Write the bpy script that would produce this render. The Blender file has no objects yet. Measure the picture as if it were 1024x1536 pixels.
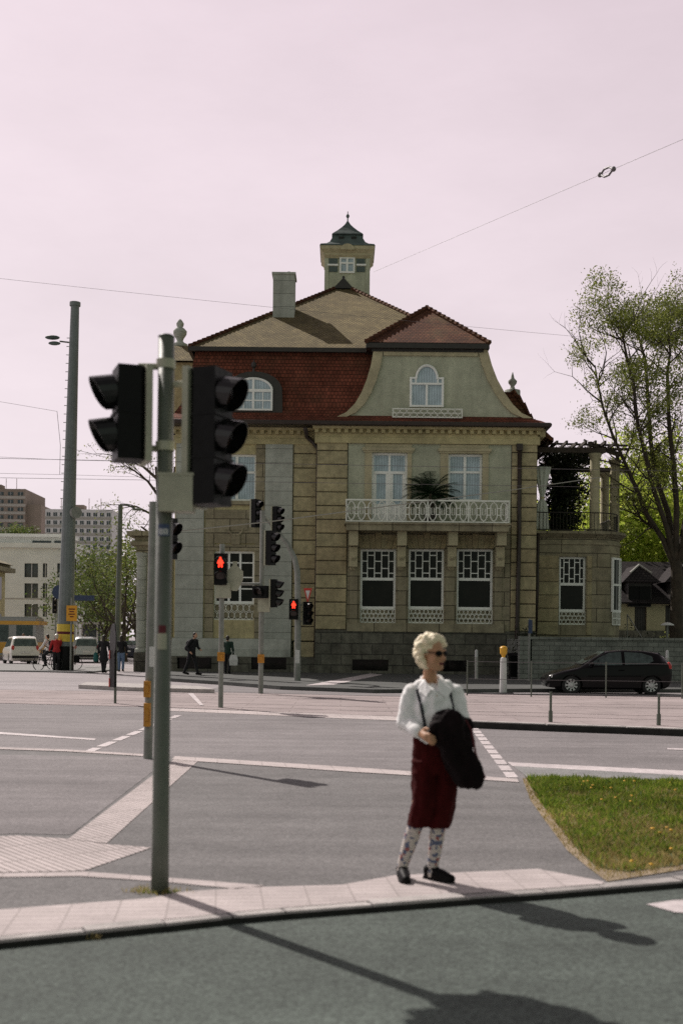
import bpy, bmesh, math, random
from mathutils import Vector, Matrix, noise
V = Vector
R = math.radians
PI = math.pi
rnd = random.Random(11)
S = bpy.context.scene
C = S.collection
F, CX, CY, H, ROLL = 1750.0, 512.0, 957.0, 1.75, R(0.6)
cr, sr = math.cos(ROLL), math.sin(ROLL)


def ray(px, py):
    ix, iy = (px - CX) / F, (CY - py) / F
    return ix * cr - iy * sr, ix * sr + iy * cr


def at(px, py, D):                      # the place seen at a spot of the photo, D metres ahead
    x, z = ray(px, py)
    return V((x * D, D, H + z * D))


def gnd(px, py, z=0.0):                 # the same, on level ground of height z
    x, k = ray(px, py)
    D = (z - H) / k
    return V((x * D, D, z))


def rc(px0, py0, px1, py1, D):          # a rectangle of the photo on an upright wall D metres ahead
    my, mx = (py0 + py1) / 2, (px0 + px1) / 2
    return at(px0, my, D).x, at(px1, my, D).x, at(mx, py1, D).z, at(mx, py0, D).z


# ---------------------------------------------------------------- materials
class NT:
    def __init__(s, tree):
        s.t = tree

    def n(s, typ, ins=None, **props):
        nd = s.t.nodes.new('ShaderNode' + typ)
        for k, v in props.items():
            setattr(nd, k, v)
        for k, v in (ins or {}).items():
            if isinstance(v, bpy.types.NodeSocket):
                s.t.links.new(v, nd.inputs[k])
            else:
                nd.inputs[k].default_value = v
        return nd

    def math(s, op, a, b=0.0, c=None):
        d = {0: a, 1: b}
        if c is not None:
            d[2] = c
        return s.n('Math', d, operation=op).outputs[0]

    def mix(s, f, a, b, mode='MIX'):
        nd = s.n('Mix', {0: f, 6: a, 7: b}, data_type='RGBA', blend_type=mode)
        return nd.outputs[2]

    def scale(s, col, f):
        if isinstance(col, tuple): col = col[:3]
        return s.n('VectorMath', {0: col, 3: f}, operation='SCALE').outputs[0]

    def noise(s, vec, sc, det=4.0, rough=0.6):
        return s.n('TexNoise', {'Vector': vec, 'Scale': sc, 'Detail': det, 'Roughness': rough}).outputs['Fac']

    def coords(s, which='Object'):
        return s.n('TexCoord').outputs[which]

    def vary(s, vec, sc, amount, det=4.0):           # about 1 +- amount
        f = s.noise(vec, sc, det)
        return s.n('MapRange', {0: f, 1: 0.3, 2: 0.7, 3: 1 - amount, 4: 1 + amount}).outputs[0]


def c4(c):
    return (c[0], c[1], c[2], 1.0)


def newmat(name):
    m = bpy.data.materials.new(name)
    m.use_nodes = True
    nt = NT(m.node_tree)
    b = m.node_tree.nodes['Principled BSDF']
    return m, nt, b


def lk(nt, a, b):
    nt.t.links.new(a, b)


def mk(name, col, rough=0.6, var=0.12, sc=6.0, bump=0.0, bsc=60.0, metal=0.0, island=0.0, spec=0.5, col2=None, big=0.0, coat=0.0, streak=0.0):
    m, nt, b = newmat(name)
    co = nt.coords()
    f = nt.vary(co, sc, var)
    if streak:
        f = nt.math('MULTIPLY', f, nt.vary(nt.n('Mapping', {'Vector': co, 'Scale': (2.2, 2.2, 0.16)}).outputs[0], 1.0, streak, 5.0))
    if big:
        f = nt.math('MULTIPLY', f, nt.vary(co, sc * 0.13, big, 3.0))
    base = c4(col)
    if island or col2:
        r = nt.n('NewGeometry').outputs['Random Per Island']
        if col2:
            base = nt.mix(r, c4(col), c4(col2))
        if island:
            f = nt.math('MULTIPLY', f, nt.n('MapRange', {0: r, 1: 0.0, 2: 1.0, 3: 1 - island, 4: 1 + island}).outputs[0])
    lk(nt, nt.scale(base, f), b.inputs['Base Color'])
    rr = nt.n('MapRange', {0: nt.noise(co, sc * 2.3), 1: 0.3, 2: 0.7, 3: max(0.02, rough - 0.08), 4: min(1, rough + 0.08)}).outputs[0]
    lk(nt, rr, b.inputs['Roughness'])
    b.inputs['Metallic'].default_value = metal
    b.inputs['Specular IOR Level'].default_value = spec
    b.inputs['Coat Weight'].default_value = coat
    if bump:
        h = nt.noise(co, bsc, 5.0)
        lk(nt, nt.n('Bump', {'Strength': bump, 'Distance': 0.02, 'Height': h}).outputs[0], b.inputs['Normal'])
    return m


def brick(name, c1, c2, cm, w, h, ms=0.012, off=0.5, rough=0.8, bump=0.6, dist=0.02, rot=0.0, var=0.15, sc=3.0, bias=0.0, big=0.15, fine=0.0, stain=None, lap=0.0):
    m, nt, b = newmat(name)
    uv = nt.n('Mapping', {'Vector': nt.coords('UV'), 'Rotation': (0, 0, rot)}).outputs[0]
    bt = nt.n('TexBrick', {'Vector': uv, 'Color1': c4(c1), 'Color2': c4(c2), 'Mortar': c4(cm), 'Scale': 1.0, 'Mortar Size': ms,
                           'Mortar Smooth': 0.2, 'Bias': bias, 'Brick Width': w, 'Row Height': h}, offset=off)
    co = nt.coords()
    f = nt.math('MULTIPLY', nt.vary(co, sc, var), nt.vary(co, sc * 0.15, big, 3.0))
    if fine:
        f = nt.math('MULTIPLY', f, nt.vary(co, 40.0, fine, 3.0))
    base = bt.outputs['Color']
    if stain:
        f = nt.math('MULTIPLY', f, nt.vary(nt.n('Mapping', {'Vector': co, 'Scale': (1.8, 1.8, 0.15)}).outputs[0], 1.0, 0.16, 5.0))
        sf = nt.n('MapRange', {0: nt.noise(co, 0.55, 6.0, 0.7), 1: 0.5, 2: 0.72, 3: 0.0, 4: 0.7}).outputs[0]
        base = nt.mix(sf, base, c4(stain))
    lk(nt, nt.scale(base, f), b.inputs['Base Color'])
    b.inputs['Roughness'].default_value = rough
    b.inputs['Specular IOR Level'].default_value = 0.12
    hgt = nt.math('SUBTRACT', nt.math('MULTIPLY', nt.noise(co, 25.0, 5.0), 0.35), bt.outputs['Fac'])
    if lap:                                             # each course of tiles laps over the one below
        row = nt.n('SeparateXYZ', {0: uv}).outputs[1]
        hgt = nt.math('SUBTRACT', hgt, nt.math('MULTIPLY', nt.math('FRACT', nt.math('DIVIDE', row, h)), lap))
    lk(nt, nt.n('Bump', {'Strength': bump, 'Distance': dist, 'Height': hgt}).outputs[0], b.inputs['Normal'])
    return m


def asphalt(name, col, warm=(1, 1, 1), speck=0.5, big=0.14, sc=1.0):
    m, nt, b = newmat(name)
    co = nt.n('NewGeometry').outputs['Position']
    f = nt.math('MULTIPLY', nt.vary(co, 0.35 * sc, big, 5.0), nt.vary(co, 3.0 * sc, 0.07, 4.0))
    f = nt.math('MULTIPLY', f, nt.vary(co, 70.0, 0.28, 3.0))
    vo = nt.n('TexVoronoi', {'Vector': co, 'Scale': 55.0}).outputs['Color']
    sp = nt.n('SeparateColor', {0: vo}).outputs[0]
    f = nt.math('MULTIPLY', f, nt.n('MapRange', {0: sp, 1: 0.0, 2: 1.0, 3: 1 - speck * 0.4, 4: 1 + speck * 0.4}).outputs[0])
    # worn, faintly stretched streaks along the traffic
    st = nt.n('Mapping', {'Vector': co, 'Scale': (0.12, 1.6, 1.0)}).outputs[0]
    f = nt.math('MULTIPLY', f, nt.vary(st, 1.1, 0.17, 4.0))
    # thin cracks / tar seams
    vc = nt.n('TexVoronoi', {'Vector': nt.n('VectorMath', {0: co, 1: nt.n('VectorMath', {0: nt.n('TexNoise', {'Vector': co, 'Scale': 0.9, 'Detail': 4.0}).outputs['Color'], 3: 1.6}, operation='SCALE').outputs[0]}, operation='ADD').outputs[0],
                              'Scale': 0.17}, feature='DISTANCE_TO_EDGE').outputs['Distance']
    cf = nt.n('MapRange', {0: vc, 1: 0.0, 2: 0.004, 3: 0.84, 4: 1.0}).outputs[0]
    f = nt.math('MULTIPLY', f, cf)
    lk(nt, nt.scale(c4([col * w for w in warm]), f), b.inputs['Base Color'])
    b.inputs['Roughness'].default_value = 0.88
    b.inputs['Specular IOR Level'].default_value = 0.3
    lk(nt, nt.n('Bump', {'Strength': 0.5, 'Distance': 0.006, 'Height': nt.noise(co, 90.0, 4.0)}).outputs[0], b.inputs['Normal'])
    return m


def leafmat(name, a, b_, trans=0.35):
    m, nt, b = newmat(name)
    r = nt.n('NewGeometry').outputs['Random Per Island']
    co = nt.n('NewGeometry').outputs['Position']
    c = nt.mix(r, c4(a), c4(b_))
    c = nt.scale(c, nt.vary(co, 0.5, 0.3, 3.0))
    lk(nt, c, b.inputs['Base Color'])
    b.inputs['Roughness'].default_value = 0.6
    b.inputs['Specular IOR Level'].default_value = 0.25
    tr = nt.n('BsdfTranslucent', {'Color': nt.scale(c, 1.5)})
    mx = nt.n('MixShader', {0: trans, 1: b.outputs[0], 2: tr.outputs[0]})
    lk(nt, mx.outputs[0], nt.t.nodes['Material Output'].inputs[0])
    return m


def glow(name, col, strength):
    m, nt, b = newmat(name)
    b.inputs['Base Color'].default_value = c4([x * 0.5 for x in col])
    b.inputs['Emission Color'].default_value = c4(col)
    b.inputs['Emission Strength'].default_value = strength
    return m


MAT = {}


def mats():
    m = MAT
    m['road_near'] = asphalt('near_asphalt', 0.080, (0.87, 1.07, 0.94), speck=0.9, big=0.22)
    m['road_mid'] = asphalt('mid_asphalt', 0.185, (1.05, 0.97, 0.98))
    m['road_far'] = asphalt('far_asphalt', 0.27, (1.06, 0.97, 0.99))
    m['walk'] = asphalt('pavement_asphalt', 0.140, (1.03, 0.99, 0.98), speck=0.6, big=0.16)
    m['walk_pale'] = asphalt('pale_pavement_asphalt', 0.17, (1.05, 0.97, 0.98), speck=0.6, big=0.16)
    m['walk_shade'] = asphalt('shaded_pavement_asphalt', 0.085, (0.98, 1.02, 0.97), speck=0.6)  # asphalt darkened to deepen the villa's shadow on it
    m['joint'] = mk('dark_mortar_joint', (0.05, 0.043, 0.03), 0.95, 0.2, 5.0)
    m['walk_far'] = asphalt('far_pavement', 0.22, (1.0, 1.0, 0.98))
    m['tactile'] = brick('tactile_paving', (0.52, 0.46, 0.45), (0.46, 0.41, 0.40), (0.26, 0.23, 0.22), 0.60, 0.06, 0.010, 0.0, 0.85, 0.8, 0.01, R(52), 0.08, 3.0, big=0.1, fine=0.1)
    m['slab'] = brick('kerb_slabs', (0.50, 0.445, 0.435), (0.455, 0.405, 0.395), (0.36, 0.32, 0.31), 0.30, 0.10, 0.006, 0.0, 0.85, 0.5, 0.01, R(-6), 0.10, 3.0, big=0.12, fine=0.12)
    m['kerb'] = mk('kerb_stone', (0.36, 0.335, 0.32), 0.85, 0.25, 5.0, 0.5, 40.0, island=0.2)
    m['paint'] = mk('worn_road_paint', (0.50, 0.45, 0.45), 0.7, 0.22, 9.0, 0.2, 60.0, big=0.15)
    m['trambed'] = brick('tram_bed', (0.34, 0.29, 0.285), (0.315, 0.27, 0.265), (0.26, 0.22, 0.215), 2.4, 0.9, 0.02, 0.5, 0.85, 0.4, 0.01, 0, 0.10, 2.0, fine=0.15)
    m['rail'] = mk('rail_steel', (0.27, 0.225, 0.22), 0.6, 0.2, 5.0)
    m['kerbface'] = mk('shaded_kerb_face', (0.022, 0.021, 0.019), 0.95, 0.3, 6.0, 0.4, 40.0)  # near-black colour takes in the shade on the dirty kerb face
    m['soil'] = mk('dry_soil', (0.27, 0.21, 0.14), 0.95, 0.3, 3.0, 0.7, 25.0)
    m['turf'] = mk('turf_ground', (0.085, 0.10, 0.03), 0.95, 0.4, 2.2, 0.8, 30.0, big=0.3)
    m['blade'] = leafmat('grass_blade', (0.06, 0.13, 0.012), (0.22, 0.25, 0.04), 0.4)
    m['straw'] = leafmat('dry_grass_blade', (0.38, 0.29, 0.13), (0.24, 0.21, 0.07), 0.3)
    m['dandelion'] = mk('dandelion_flower', (0.75, 0.42, 0.03), 0.7, 0.15)
    # villa
    m['stone'] = mk('warm_sandstone', (0.47, 0.42, 0.245), 0.85, 0.22, 4.0, 0.5, 30.0, col2=(0.27, 0.225, 0.13), island=0.30, big=0.25, streak=0.12)
    m['stone_grey'] = brick('grey_sandstone', (0.32, 0.29, 0.195), (0.26, 0.23, 0.155), (0.075, 0.065, 0.045), 1.5, 0.66, 0.02, 0.5, 0.85, 0.6, 0.02, 0, 0.2, 3.0, fine=0.12, stain=(0.16, 0.145, 0.11))
    m['base_stone'] = brick('basement_rubble', (0.15, 0.145, 0.115), (0.115, 0.11, 0.09), (0.06, 0.058, 0.05), 0.95, 0.5, 0.02, 0.5, 0.9, 0.9, 0.04, 0, 0.3, 4.0, fine=0.2, stain=(0.09, 0.095, 0.075))
    m['plaster'] = mk('green_grey_plaster', (0.42, 0.44, 0.325), 0.9, 0.10, 3.0, 0.5, 60.0, big=0.15, streak=0.12)
    m['pilaster'] = brick('pale_plaster_courses', (0.41, 0.43, 0.38), (0.38, 0.40, 0.35), (0.16, 0.165, 0.145), 40.0, 0.66, 0.010, 0.0, 0.9, 0.6, 0.015, 0, 0.10, 3.0, fine=0.15, stain=(0.28, 0.29, 0.25))
    m['plaster_trim'] = mk('plaster_trim', (0.43, 0.39, 0.25), 0.9, 0.14, 3.0, 0.4, 50.0, big=0.15)
    m['cornice'] = mk('cornice_stone', (0.47, 0.415, 0.225), 0.85, 0.16, 4.0, 0.3, 40.0, big=0.18, streak=0.12)
    m['tile_red'] = brick('red_roof_tiles', (0.22, 0.068, 0.042), (0.15, 0.05, 0.032), (0.09, 0.035, 0.022), 0.18, 0.19, 0.018, 0.5, 0.85, 1.0, 0.05, 0, 0.25, 2.0, fine=0.12, lap=1.2, stain=(0.11, 0.06, 0.035))
    m['tile_tan'] = brick('weathered_roof_tiles', (0.195, 0.157, 0.075), (0.14, 0.112, 0.055), (0.08, 0.063, 0.034), 0.18, 0.19, 0.018, 0.5, 0.9, 1.0, 0.05, 0, 0.22, 1.6, fine=0.12, lap=1.2, stain=(0.15, 0.125, 0.06))
    m['tile_brown'] = brick('brown_roof_tiles', (0.14, 0.056, 0.029), (0.095, 0.04, 0.023), (0.06, 0.028, 0.018), 0.18, 0.19, 0.018, 0.5, 0.9, 1.0, 0.05, 0, 0.25, 1.8, fine=0.12, lap=1.2, stain=(0.13, 0.10, 0.05))
    m['copper'] = mk('patinated_copper', (0.075, 0.105, 0.095), 0.6, 0.25, 3.0, 0.3, 30.0, big=0.2)
    m['dark_metal'] = mk('dark_sheet_metal', (0.028, 0.024, 0.02), 0.5, 0.2, 4.0)
    m['pipe'] = mk('brown_downpipe', (0.033, 0.022, 0.016), 0.5, 0.2, 4.0)
    m['white'] = mk('white_window_paint', (0.86, 0.88, 0.83), 0.5, 0.06, 5.0)
    m['white_iron'] = mk('white_painted_iron', (0.80, 0.82, 0.74), 0.5, 0.08, 5.0)
    m['pane_dark'] = mk('dark_window_glass', (0.010, 0.009, 0.007), 0.06, 0.8, 1.1, 0.06, 1.2, spec=0.22)
    m['pane_lead'] = mk('leaded_glass', (0.045, 0.043, 0.034), 0.12, 0.5, 2.2, spec=0.5)
    m['pane_sky'] = mk('curtained_glass', (0.42, 0.52, 0.57), 0.10, 0.22, 1.6, spec=0.6)  # pale blue base holds sky reflection as well as curtains
    wv = m['pane_sky']
    wn = NT(wv.node_tree)
    wb_ = wv.node_tree.nodes['Principled BSDF']
    ws = wb_.inputs['Base Color'].links[0].from_socket
    wt = wn.n('TexWave', {'Vector': wn.coords(), 'Scale': 2.6, 'Distortion': 2.5, 'Detail': 2.0, 'Detail Scale': 0.6}, bands_direction='X').outputs['Fac']
    lk(wn, wn.scale(ws, wn.n('MapRange', {0: wt, 1: 0.0, 2: 1.0, 3: 0.78, 4: 1.08}).outputs[0]), wb_.inputs['Base Color'])  # curtain fold shading put into the pane colour
    m['black'] = mk('black_plastic', (0.006, 0.006, 0.006), 0.5, 0.15, 8.0, spec=0.15)
    m['visor'] = mk('black_visor_sheet', (0.006, 0.006, 0.006), 0.27, 0.15, 8.0, spec=0.5)
    m['mastgrey'] = mk('grey_painted_steel', (0.105, 0.12, 0.095), 0.5, 0.14, 5.0, 0.15, 40.0, big=0.12)
    m['mast'] = mk('blue_grey_mast_paint', (0.15, 0.175, 0.17), 0.55, 0.12, 4.0, 0.15, 30.0, big=0.12)
    m['galv'] = mk('galvanised_steel', (0.22, 0.23, 0.205), 0.5, 0.18, 6.0, metal=0.1, big=0.12)
    m['boxgrey'] = mk('grey_green_cast_box', (0.36, 0.36, 0.27), 0.5, 0.14, 6.0)
    m['orange'] = mk('orange_request_box', (0.50, 0.22, 0.02), 0.45, 0.1, 8.0)
    m['yellow'] = mk('yellow_plastic', (0.75, 0.40, 0.03), 0.45, 0.1, 8.0)
    m['signyel'] = mk('yellow_sign_sheet', (0.70, 0.33, 0.02), 0.5, 0.1, 8.0)
    m['poster'] = mk('yellow_poster', (0.62, 0.47, 0.06), 0.7, 0.15, 9.0)
    m['blue'] = mk('blue_sign_sheet', (0.03, 0.05, 0.11), 0.5, 0.1, 8.0)
    m['red'] = mk('red_sign_sheet', (0.50, 0.04, 0.03), 0.5, 0.1, 8.0)
    m['red_glow'] = glow('red_lamp_lit', (1.0, 0.035, 0.015), 2.6)
    m['lens_dark'] = mk('unlit_lens', (0.03, 0.018, 0.014), 0.2, 0.3, 20.0)
    m['conc'] = mk('pale_concrete', (0.45, 0.44, 0.40), 0.85, 0.12, 5.0, 0.3, 40.0)
    m['wire'] = mk('cable', (0.13, 0.12, 0.125), 0.6, 0.1)
    m['rope'] = mk('pale_span_wire', (0.30, 0.30, 0.26), 0.6, 0.1)
    m['bark'] = mk('tree_bark', (0.055, 0.042, 0.028), 0.9, 0.35, 3.0, 0.8, 18.0)
    m['bark_pale'] = mk('twig_bark', (0.15, 0.13, 0.11), 0.9, 0.3, 3.0, 0.5, 18.0)
    m['leaf_olive'] = leafmat('olive_leaves', (0.075, 0.10, 0.018), (0.175, 0.19, 0.045), 0.45)
    m['leaf_spring'] = leafmat('spring_leaves', (0.19, 0.27, 0.03), (0.38, 0.42, 0.08), 0.55)
    m['leaf_mid'] = leafmat('mid_green_leaves', (0.05, 0.085, 0.02), (0.12, 0.14, 0.04), 0.35)
    m['leaf_grey'] = leafmat('grey_buds', (0.13, 0.12, 0.085), (0.20, 0.19, 0.13), 0.3)
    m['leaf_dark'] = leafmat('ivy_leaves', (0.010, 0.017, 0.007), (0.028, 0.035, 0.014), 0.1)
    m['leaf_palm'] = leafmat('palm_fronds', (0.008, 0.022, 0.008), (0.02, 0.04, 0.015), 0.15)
    m['wood_dark'] = mk('weathered_pergola_wood', (0.06, 0.048, 0.036), 0.9, 0.3, 4.0, 0.4, 30.0)
    m['curtain'] = mk('white_curtain_cloth', (0.55, 0.58, 0.50), 0.9, 0.06, 4.0)
    m['gardenwall'] = brick('grey_block_wall', (0.235, 0.25, 0.22), (0.195, 0.21, 0.185), (0.11, 0.115, 0.105), 0.42, 0.19, 0.012, 0.5, 0.9, 0.7, 0.02, 0, 0.18, 3.0, fine=0.25, stain=(0.16, 0.17, 0.14))
    m['cream'] = mk('cream_render', (0.42, 0.385, 0.235), 0.9, 0.10, 1.5, 0.3, 40.0, big=0.1)
    m['slate'] = brick('dark_roof_slates', (0.05, 0.043, 0.043), (0.035, 0.03, 0.031), (0.015, 0.013, 0.013), 0.25, 0.2, 0.02, 0.5, 0.85, 0.8, 0.03)
    m['modern'] = mk('pale_modern_render', (0.74, 0.74, 0.71), 0.9, 0.08, 0.6, big=0.06)
    m['tower_brown'] = mk('brown_tower_panels', (0.27, 0.215, 0.18), 0.9, 0.1, 0.15)
    m['tower_white'] = mk('pale_tower_panels', (0.70, 0.67, 0.68), 0.9, 0.08, 0.15)
    m['win_far'] = mk('far_window_glass', (0.06, 0.075, 0.085), 0.15, 0.4, 0.5)
    m['pink_band'] = mk('hazed_band', (0.42, 0.39, 0.36), 0.9, 0.1, 0.3)  # paled in place of distance haze
    # vehicles
    m['car_black'] = mk('black_car_paint', (0.005, 0.0045, 0.005), 0.18, 0.1, 3.0, spec=0.2)
    m['car_white'] = mk('white_car_paint', (0.66, 0.65, 0.60), 0.3, 0.05, 3.0, coat=0.5)
    m['car_silver'] = mk('silver_car_paint', (0.46, 0.47, 0.47), 0.3, 0.06, 3.0, metal=0.4, coat=0.5)
    m['car_navy'] = mk('dark_blue_car_paint', (0.018, 0.02, 0.035), 0.25, 0.08, 3.0, coat=0.5)
    m['car_glass'] = mk('car_window_glass', (0.055, 0.075, 0.072), 0.06, 0.5, 5.0)
    m['tyre'] = mk('tyre_rubber', (0.014, 0.014, 0.014), 0.85, 0.2, 8.0)
    m['hubcap'] = mk('silver_hubcap', (0.55, 0.56, 0.55), 0.35, 0.1, 8.0, metal=0.4)
    m['tail'] = mk('red_tail_lamp', (0.42, 0.025, 0.02), 0.2, 0.1, 8.0)
    m['headlamp'] = mk('clear_headlamp', (0.62, 0.62, 0.60), 0.12, 0.1, 8.0)
    # people
    m['skin'] = mk('skin', (0.55, 0.33, 0.22), 0.55, 0.06, 20.0, spec=0.35)
    m['skin_tan'] = mk('tanned_skin', (0.47, 0.26, 0.15), 0.55, 0.08, 25.0, spec=0.35)
    m['blond'] = mk('blond_hair', (0.86, 0.76, 0.53), 0.55, 0.14, 28.0, 0.45, 90.0)
    m['hair_dark'] = mk('dark_hair', (0.02, 0.014, 0.01), 0.6, 0.2, 25.0)
    m['hair_brown'] = mk('brown_hair', (0.14, 0.07, 0.035), 0.6, 0.2, 25.0)
    m['blouse'] = mk('white_blouse', (0.86, 0.86, 0.85), 0.85, 0.06, 12.0, 0.25, 30.0)
    m['skirt'] = mk('dark_red_cloth', (0.044, 0.0045, 0.0045), 0.95, 0.25, 12.0, 0.4, 45.0, spec=0.1)
    m['jacket'] = mk('black_jacket_cloth', (0.0075, 0.004, 0.0045), 0.9, 0.25, 10.0, 0.5, 35.0, spec=0.15)
    m['strap'] = mk('dark_strap', (0.02, 0.02, 0.028), 0.7, 0.1)
    m['shoe'] = mk('black_leather', (0.006, 0.006, 0.006), 0.5, 0.15, 12.0, spec=0.08)
    m['c_black'] = mk('black_clothing', (0.012, 0.012, 0.014), 0.9, 0.2, 8.0)
    m['c_jeans'] = mk('blue_jeans', (0.12, 0.18, 0.28), 0.9, 0.15, 8.0)
    m['c_red'] = mk('red_jacket', (0.36, 0.02, 0.02), 0.9, 0.15, 8.0)
    m['c_white'] = mk('white_shirt', (0.62, 0.62, 0.60), 0.9, 0.08, 8.0)
    m['c_green'] = mk('dark_green_jacket', (0.016, 0.04, 0.028), 0.9, 0.15, 8.0)
    m['c_teal'] = mk('teal_bag_cloth', (0.02, 0.11, 0.10), 0.9, 0.15, 8.0)
    m['c_maroon'] = mk('maroon_shirt', (0.11, 0.02, 0.025), 0.9, 0.15, 8.0)
    m['helmet'] = mk('pale_helmet', (0.55, 0.50, 0.42), 0.4, 0.08, 8.0)
    m['bike'] = mk('black_bicycle_frame', (0.02, 0.02, 0.022), 0.4, 0.1)
    m['tram_yellow'] = mk('tram_yellow', (0.62, 0.33, 0.04), 0.4, 0.05, 3.0)
    m['tram_grey'] = mk('tram_grey', (0.30, 0.31, 0.30), 0.4, 0.06, 3.0)
    # patterned socks: a pale knit with blue and red motifs
    mm, nt, b = newmat('patterned_socks')
    co = nt.coords()
    w = nt.n('TexVoronoi', {'Vector': co, 'Scale': 46.0})
    sepc = nt.n('SeparateColor', {0: w.outputs['Color']})
    col = nt.mix(nt.math('GREATER_THAN', sepc.outputs[0], 0.72), c4((0.50, 0.46, 0.42)), c4((0.10, 0.12, 0.19)))
    col = nt.mix(nt.math('GREATER_THAN', sepc.outputs[1], 0.87), col, c4((0.27, 0.09, 0.085)))
    lk(nt, col, b.inputs['Base Color'])
    b.inputs['Roughness'].default_value = 0.9
    m['sock'] = mm


mats()

# ---------------------------------------------------------------- mesh helpers
ORG = {}


class MB:
    def __init__(s):
        s.v, s.f = [], []

    def add(s, vs, fs):
        o = len(s.v)
        s.v += [V(p) for p in vs]
        s.f += [[i + o for i in f] for f in fs]

    def bb(s, x0, x1, y0, y1, z0, z1):
        s.add([(x0, y0, z0), (x1, y0, z0), (x1, y1, z0), (x0, y1, z0), (x0, y0, z1), (x1, y0, z1), (x1, y1, z1), (x0, y1, z1)],
              [(0, 3, 2, 1), (4, 5, 6, 7), (0, 1, 5, 4), (1, 2, 6, 5), (2, 3, 7, 6), (3, 0, 4, 7)])

    def box(s, c, d, rz=0.0, M=None):
        o = len(s.v)
        x, y, z = d[0] / 2, d[1] / 2, d[2] / 2
        s.bb(-x, x, -y, y, -z, z)
        T = Matrix.Translation(c) @ (M if M is not None else Matrix.Rotation(rz, 4, 'Z'))
        for i in range(o, len(s.v)):
            s.v[i] = T @ s.v[i]

    def chbox(s, x0, x1, y0, y1, z0, z1, b=0.02):       # a block with chamfered front edges (front = y0)
        s.add([(x0 + b, y0, z0 + b), (x1 - b, y0, z0 + b), (x1 - b, y0, z1 - b), (x0 + b, y0, z1 - b),
               (x0, y0 + b, z0), (x1, y0 + b, z0), (x1, y0 + b, z1), (x0, y0 + b, z1),
               (x0, y1, z0), (x1, y1, z0), (x1, y1, z1), (x0, y1, z1)],
              [(0, 1, 2, 3), (4, 5, 1, 0), (5, 6, 2, 1), (6, 7, 3, 2), (7, 4, 0, 3), (8, 9, 5, 4), (9, 10, 6, 5), (10, 11, 7, 6), (11, 8, 4, 7), (8, 11, 10, 9)])

    def quad(s, *p):
        s.add(p, [tuple(range(len(p)))])

    def extrude(s, poly, vec):
        n = len(poly)
        vec = V(vec)
        p = [V(q) for q in poly]
        s.add(p + [q + vec for q in p], [tuple(range(n)), tuple(range(2 * n - 1, n - 1, -1))] + [(i, n + i, n + (i + 1) % n, (i + 1) % n) for i in range(n)])

    def tube(s, pts, r, n=8, cap=True, flat=None):
        pts = [V(p) for p in pts]
        rs = r if isinstance(r, (list, tuple)) else [r] * len(pts)
        o = len(s.v)
        pu = None
        for i, p in enumerate(pts):
            d = (pts[min(i + 1, len(pts) - 1)] - pts[max(i - 1, 0)]).normalized()
            if pu is None:
                a = V((0, 0, 1)) if abs(d.z) < 0.9 else V((1, 0, 0))
                u = d.cross(a).normalized()
            else:
                u = (pu - d * pu.dot(d)).normalized()
            w = d.cross(u)
            pu = u
            for k in range(n):
                t = 2 * PI * k / n
                s.v.append(p + (u * math.cos(t) + w * math.sin(t)) * rs[i])
        for i in range(len(pts) - 1):
            for k in range(n):
                a, b = o + i * n + k, o + i * n + (k + 1) % n
                s.f.append([a, b, b + n, a + n])
        if cap:
            s.f.append([o + k for k in range(n - 1, -1, -1)])
            e = o + (len(pts) - 1) * n
            s.f.append([e + k for k in range(n)])

    def lathe(s, prof, T=Matrix(), n=16, sx=1.0, sy=1.0, ph=0.0, cap=True):
        o = len(s.v)
        for r, z in prof:
            for k in range(n):
                t = 2 * PI * k / n + ph
                s.v.append(T @ V((r * math.cos(t) * sx, r * math.sin(t) * sy, z)))
        for i in range(len(prof) - 1):
            for k in range(n):
                a, b = o + i * n + k, o + i * n + (k + 1) % n
                s.f.append([a, b, b + n, a + n])
        if cap:
            s.f.append([o + k for k in range(n - 1, -1, -1)])
            e = o + (len(prof) - 1) * n
            s.f.append([e + k for k in range(n)])

    def ell(s, c, r, n=14, m=8, M=Matrix()):
        prof = [(max(1e-4, math.sin(PI * i / m)), -math.cos(PI * i / m)) for i in range(m + 1)]
        s.lathe(prof, Matrix.Translation(c) @ M @ Matrix.Diagonal((r[0], r[1], r[2], 1)), n)

    def cap(s, a, b, ra, rb, n=12):                     # tapered limb with round ends
        a, b = V(a), V(b)
        d = (b - a)
        L = d.length
        q = V((0, 0, 1)).rotation_difference(d).to_matrix().to_4x4()
        pr = [(max(1e-4, ra * math.sin(t)), -ra * math.cos(t)) for t in (0.0, .5, 1.0, PI / 2)]
        pr += [(max(1e-4, rb * math.cos(t)), L + rb * math.sin(t)) for t in (0.0, .5, 1.0, PI / 2)]
        s.lathe(pr, Matrix.Translation(a) @ q, n)

    def loft(s, rings, closed=True):
        o = len(s.v)
        n = len(rings[0])
        for rg in rings:
            s.v += [V(p) for p in rg]
        for i in range(len(rings) - 1):
            for k in range(n if closed else n - 1):
                a, b = o + i * n + k, o + i * n + (k + 1) % n
                s.f.append([a, b, b + n, a + n])
        return o

    def xform(s, T, start=0):
        for i in range(start, len(s.v)):
            s.v[i] = T @ s.v[i]

    def build(s, name, mat, parent=None, smooth=False, recalc=False, org=None):
        me = bpy.data.meshes.new(name)
        if not s.v:
            s.v, s.f = [V((0, 0, 0))], []
        if org is None:
            xs = [p.x for p in s.v]; ys = [p.y for p in s.v]; zs = [p.z for p in s.v]
            org = V(((min(xs) + max(xs)) / 2, (min(ys) + max(ys)) / 2, min(zs)))
        org = V(org)
        me.from_pydata([p - org for p in s.v], [], s.f)
        if recalc:
            bm = bmesh.new(); bm.from_mesh(me)
            bmesh.ops.recalc_face_normals(bm, faces=bm.faces)
            bm.to_mesh(me); bm.free()
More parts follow.
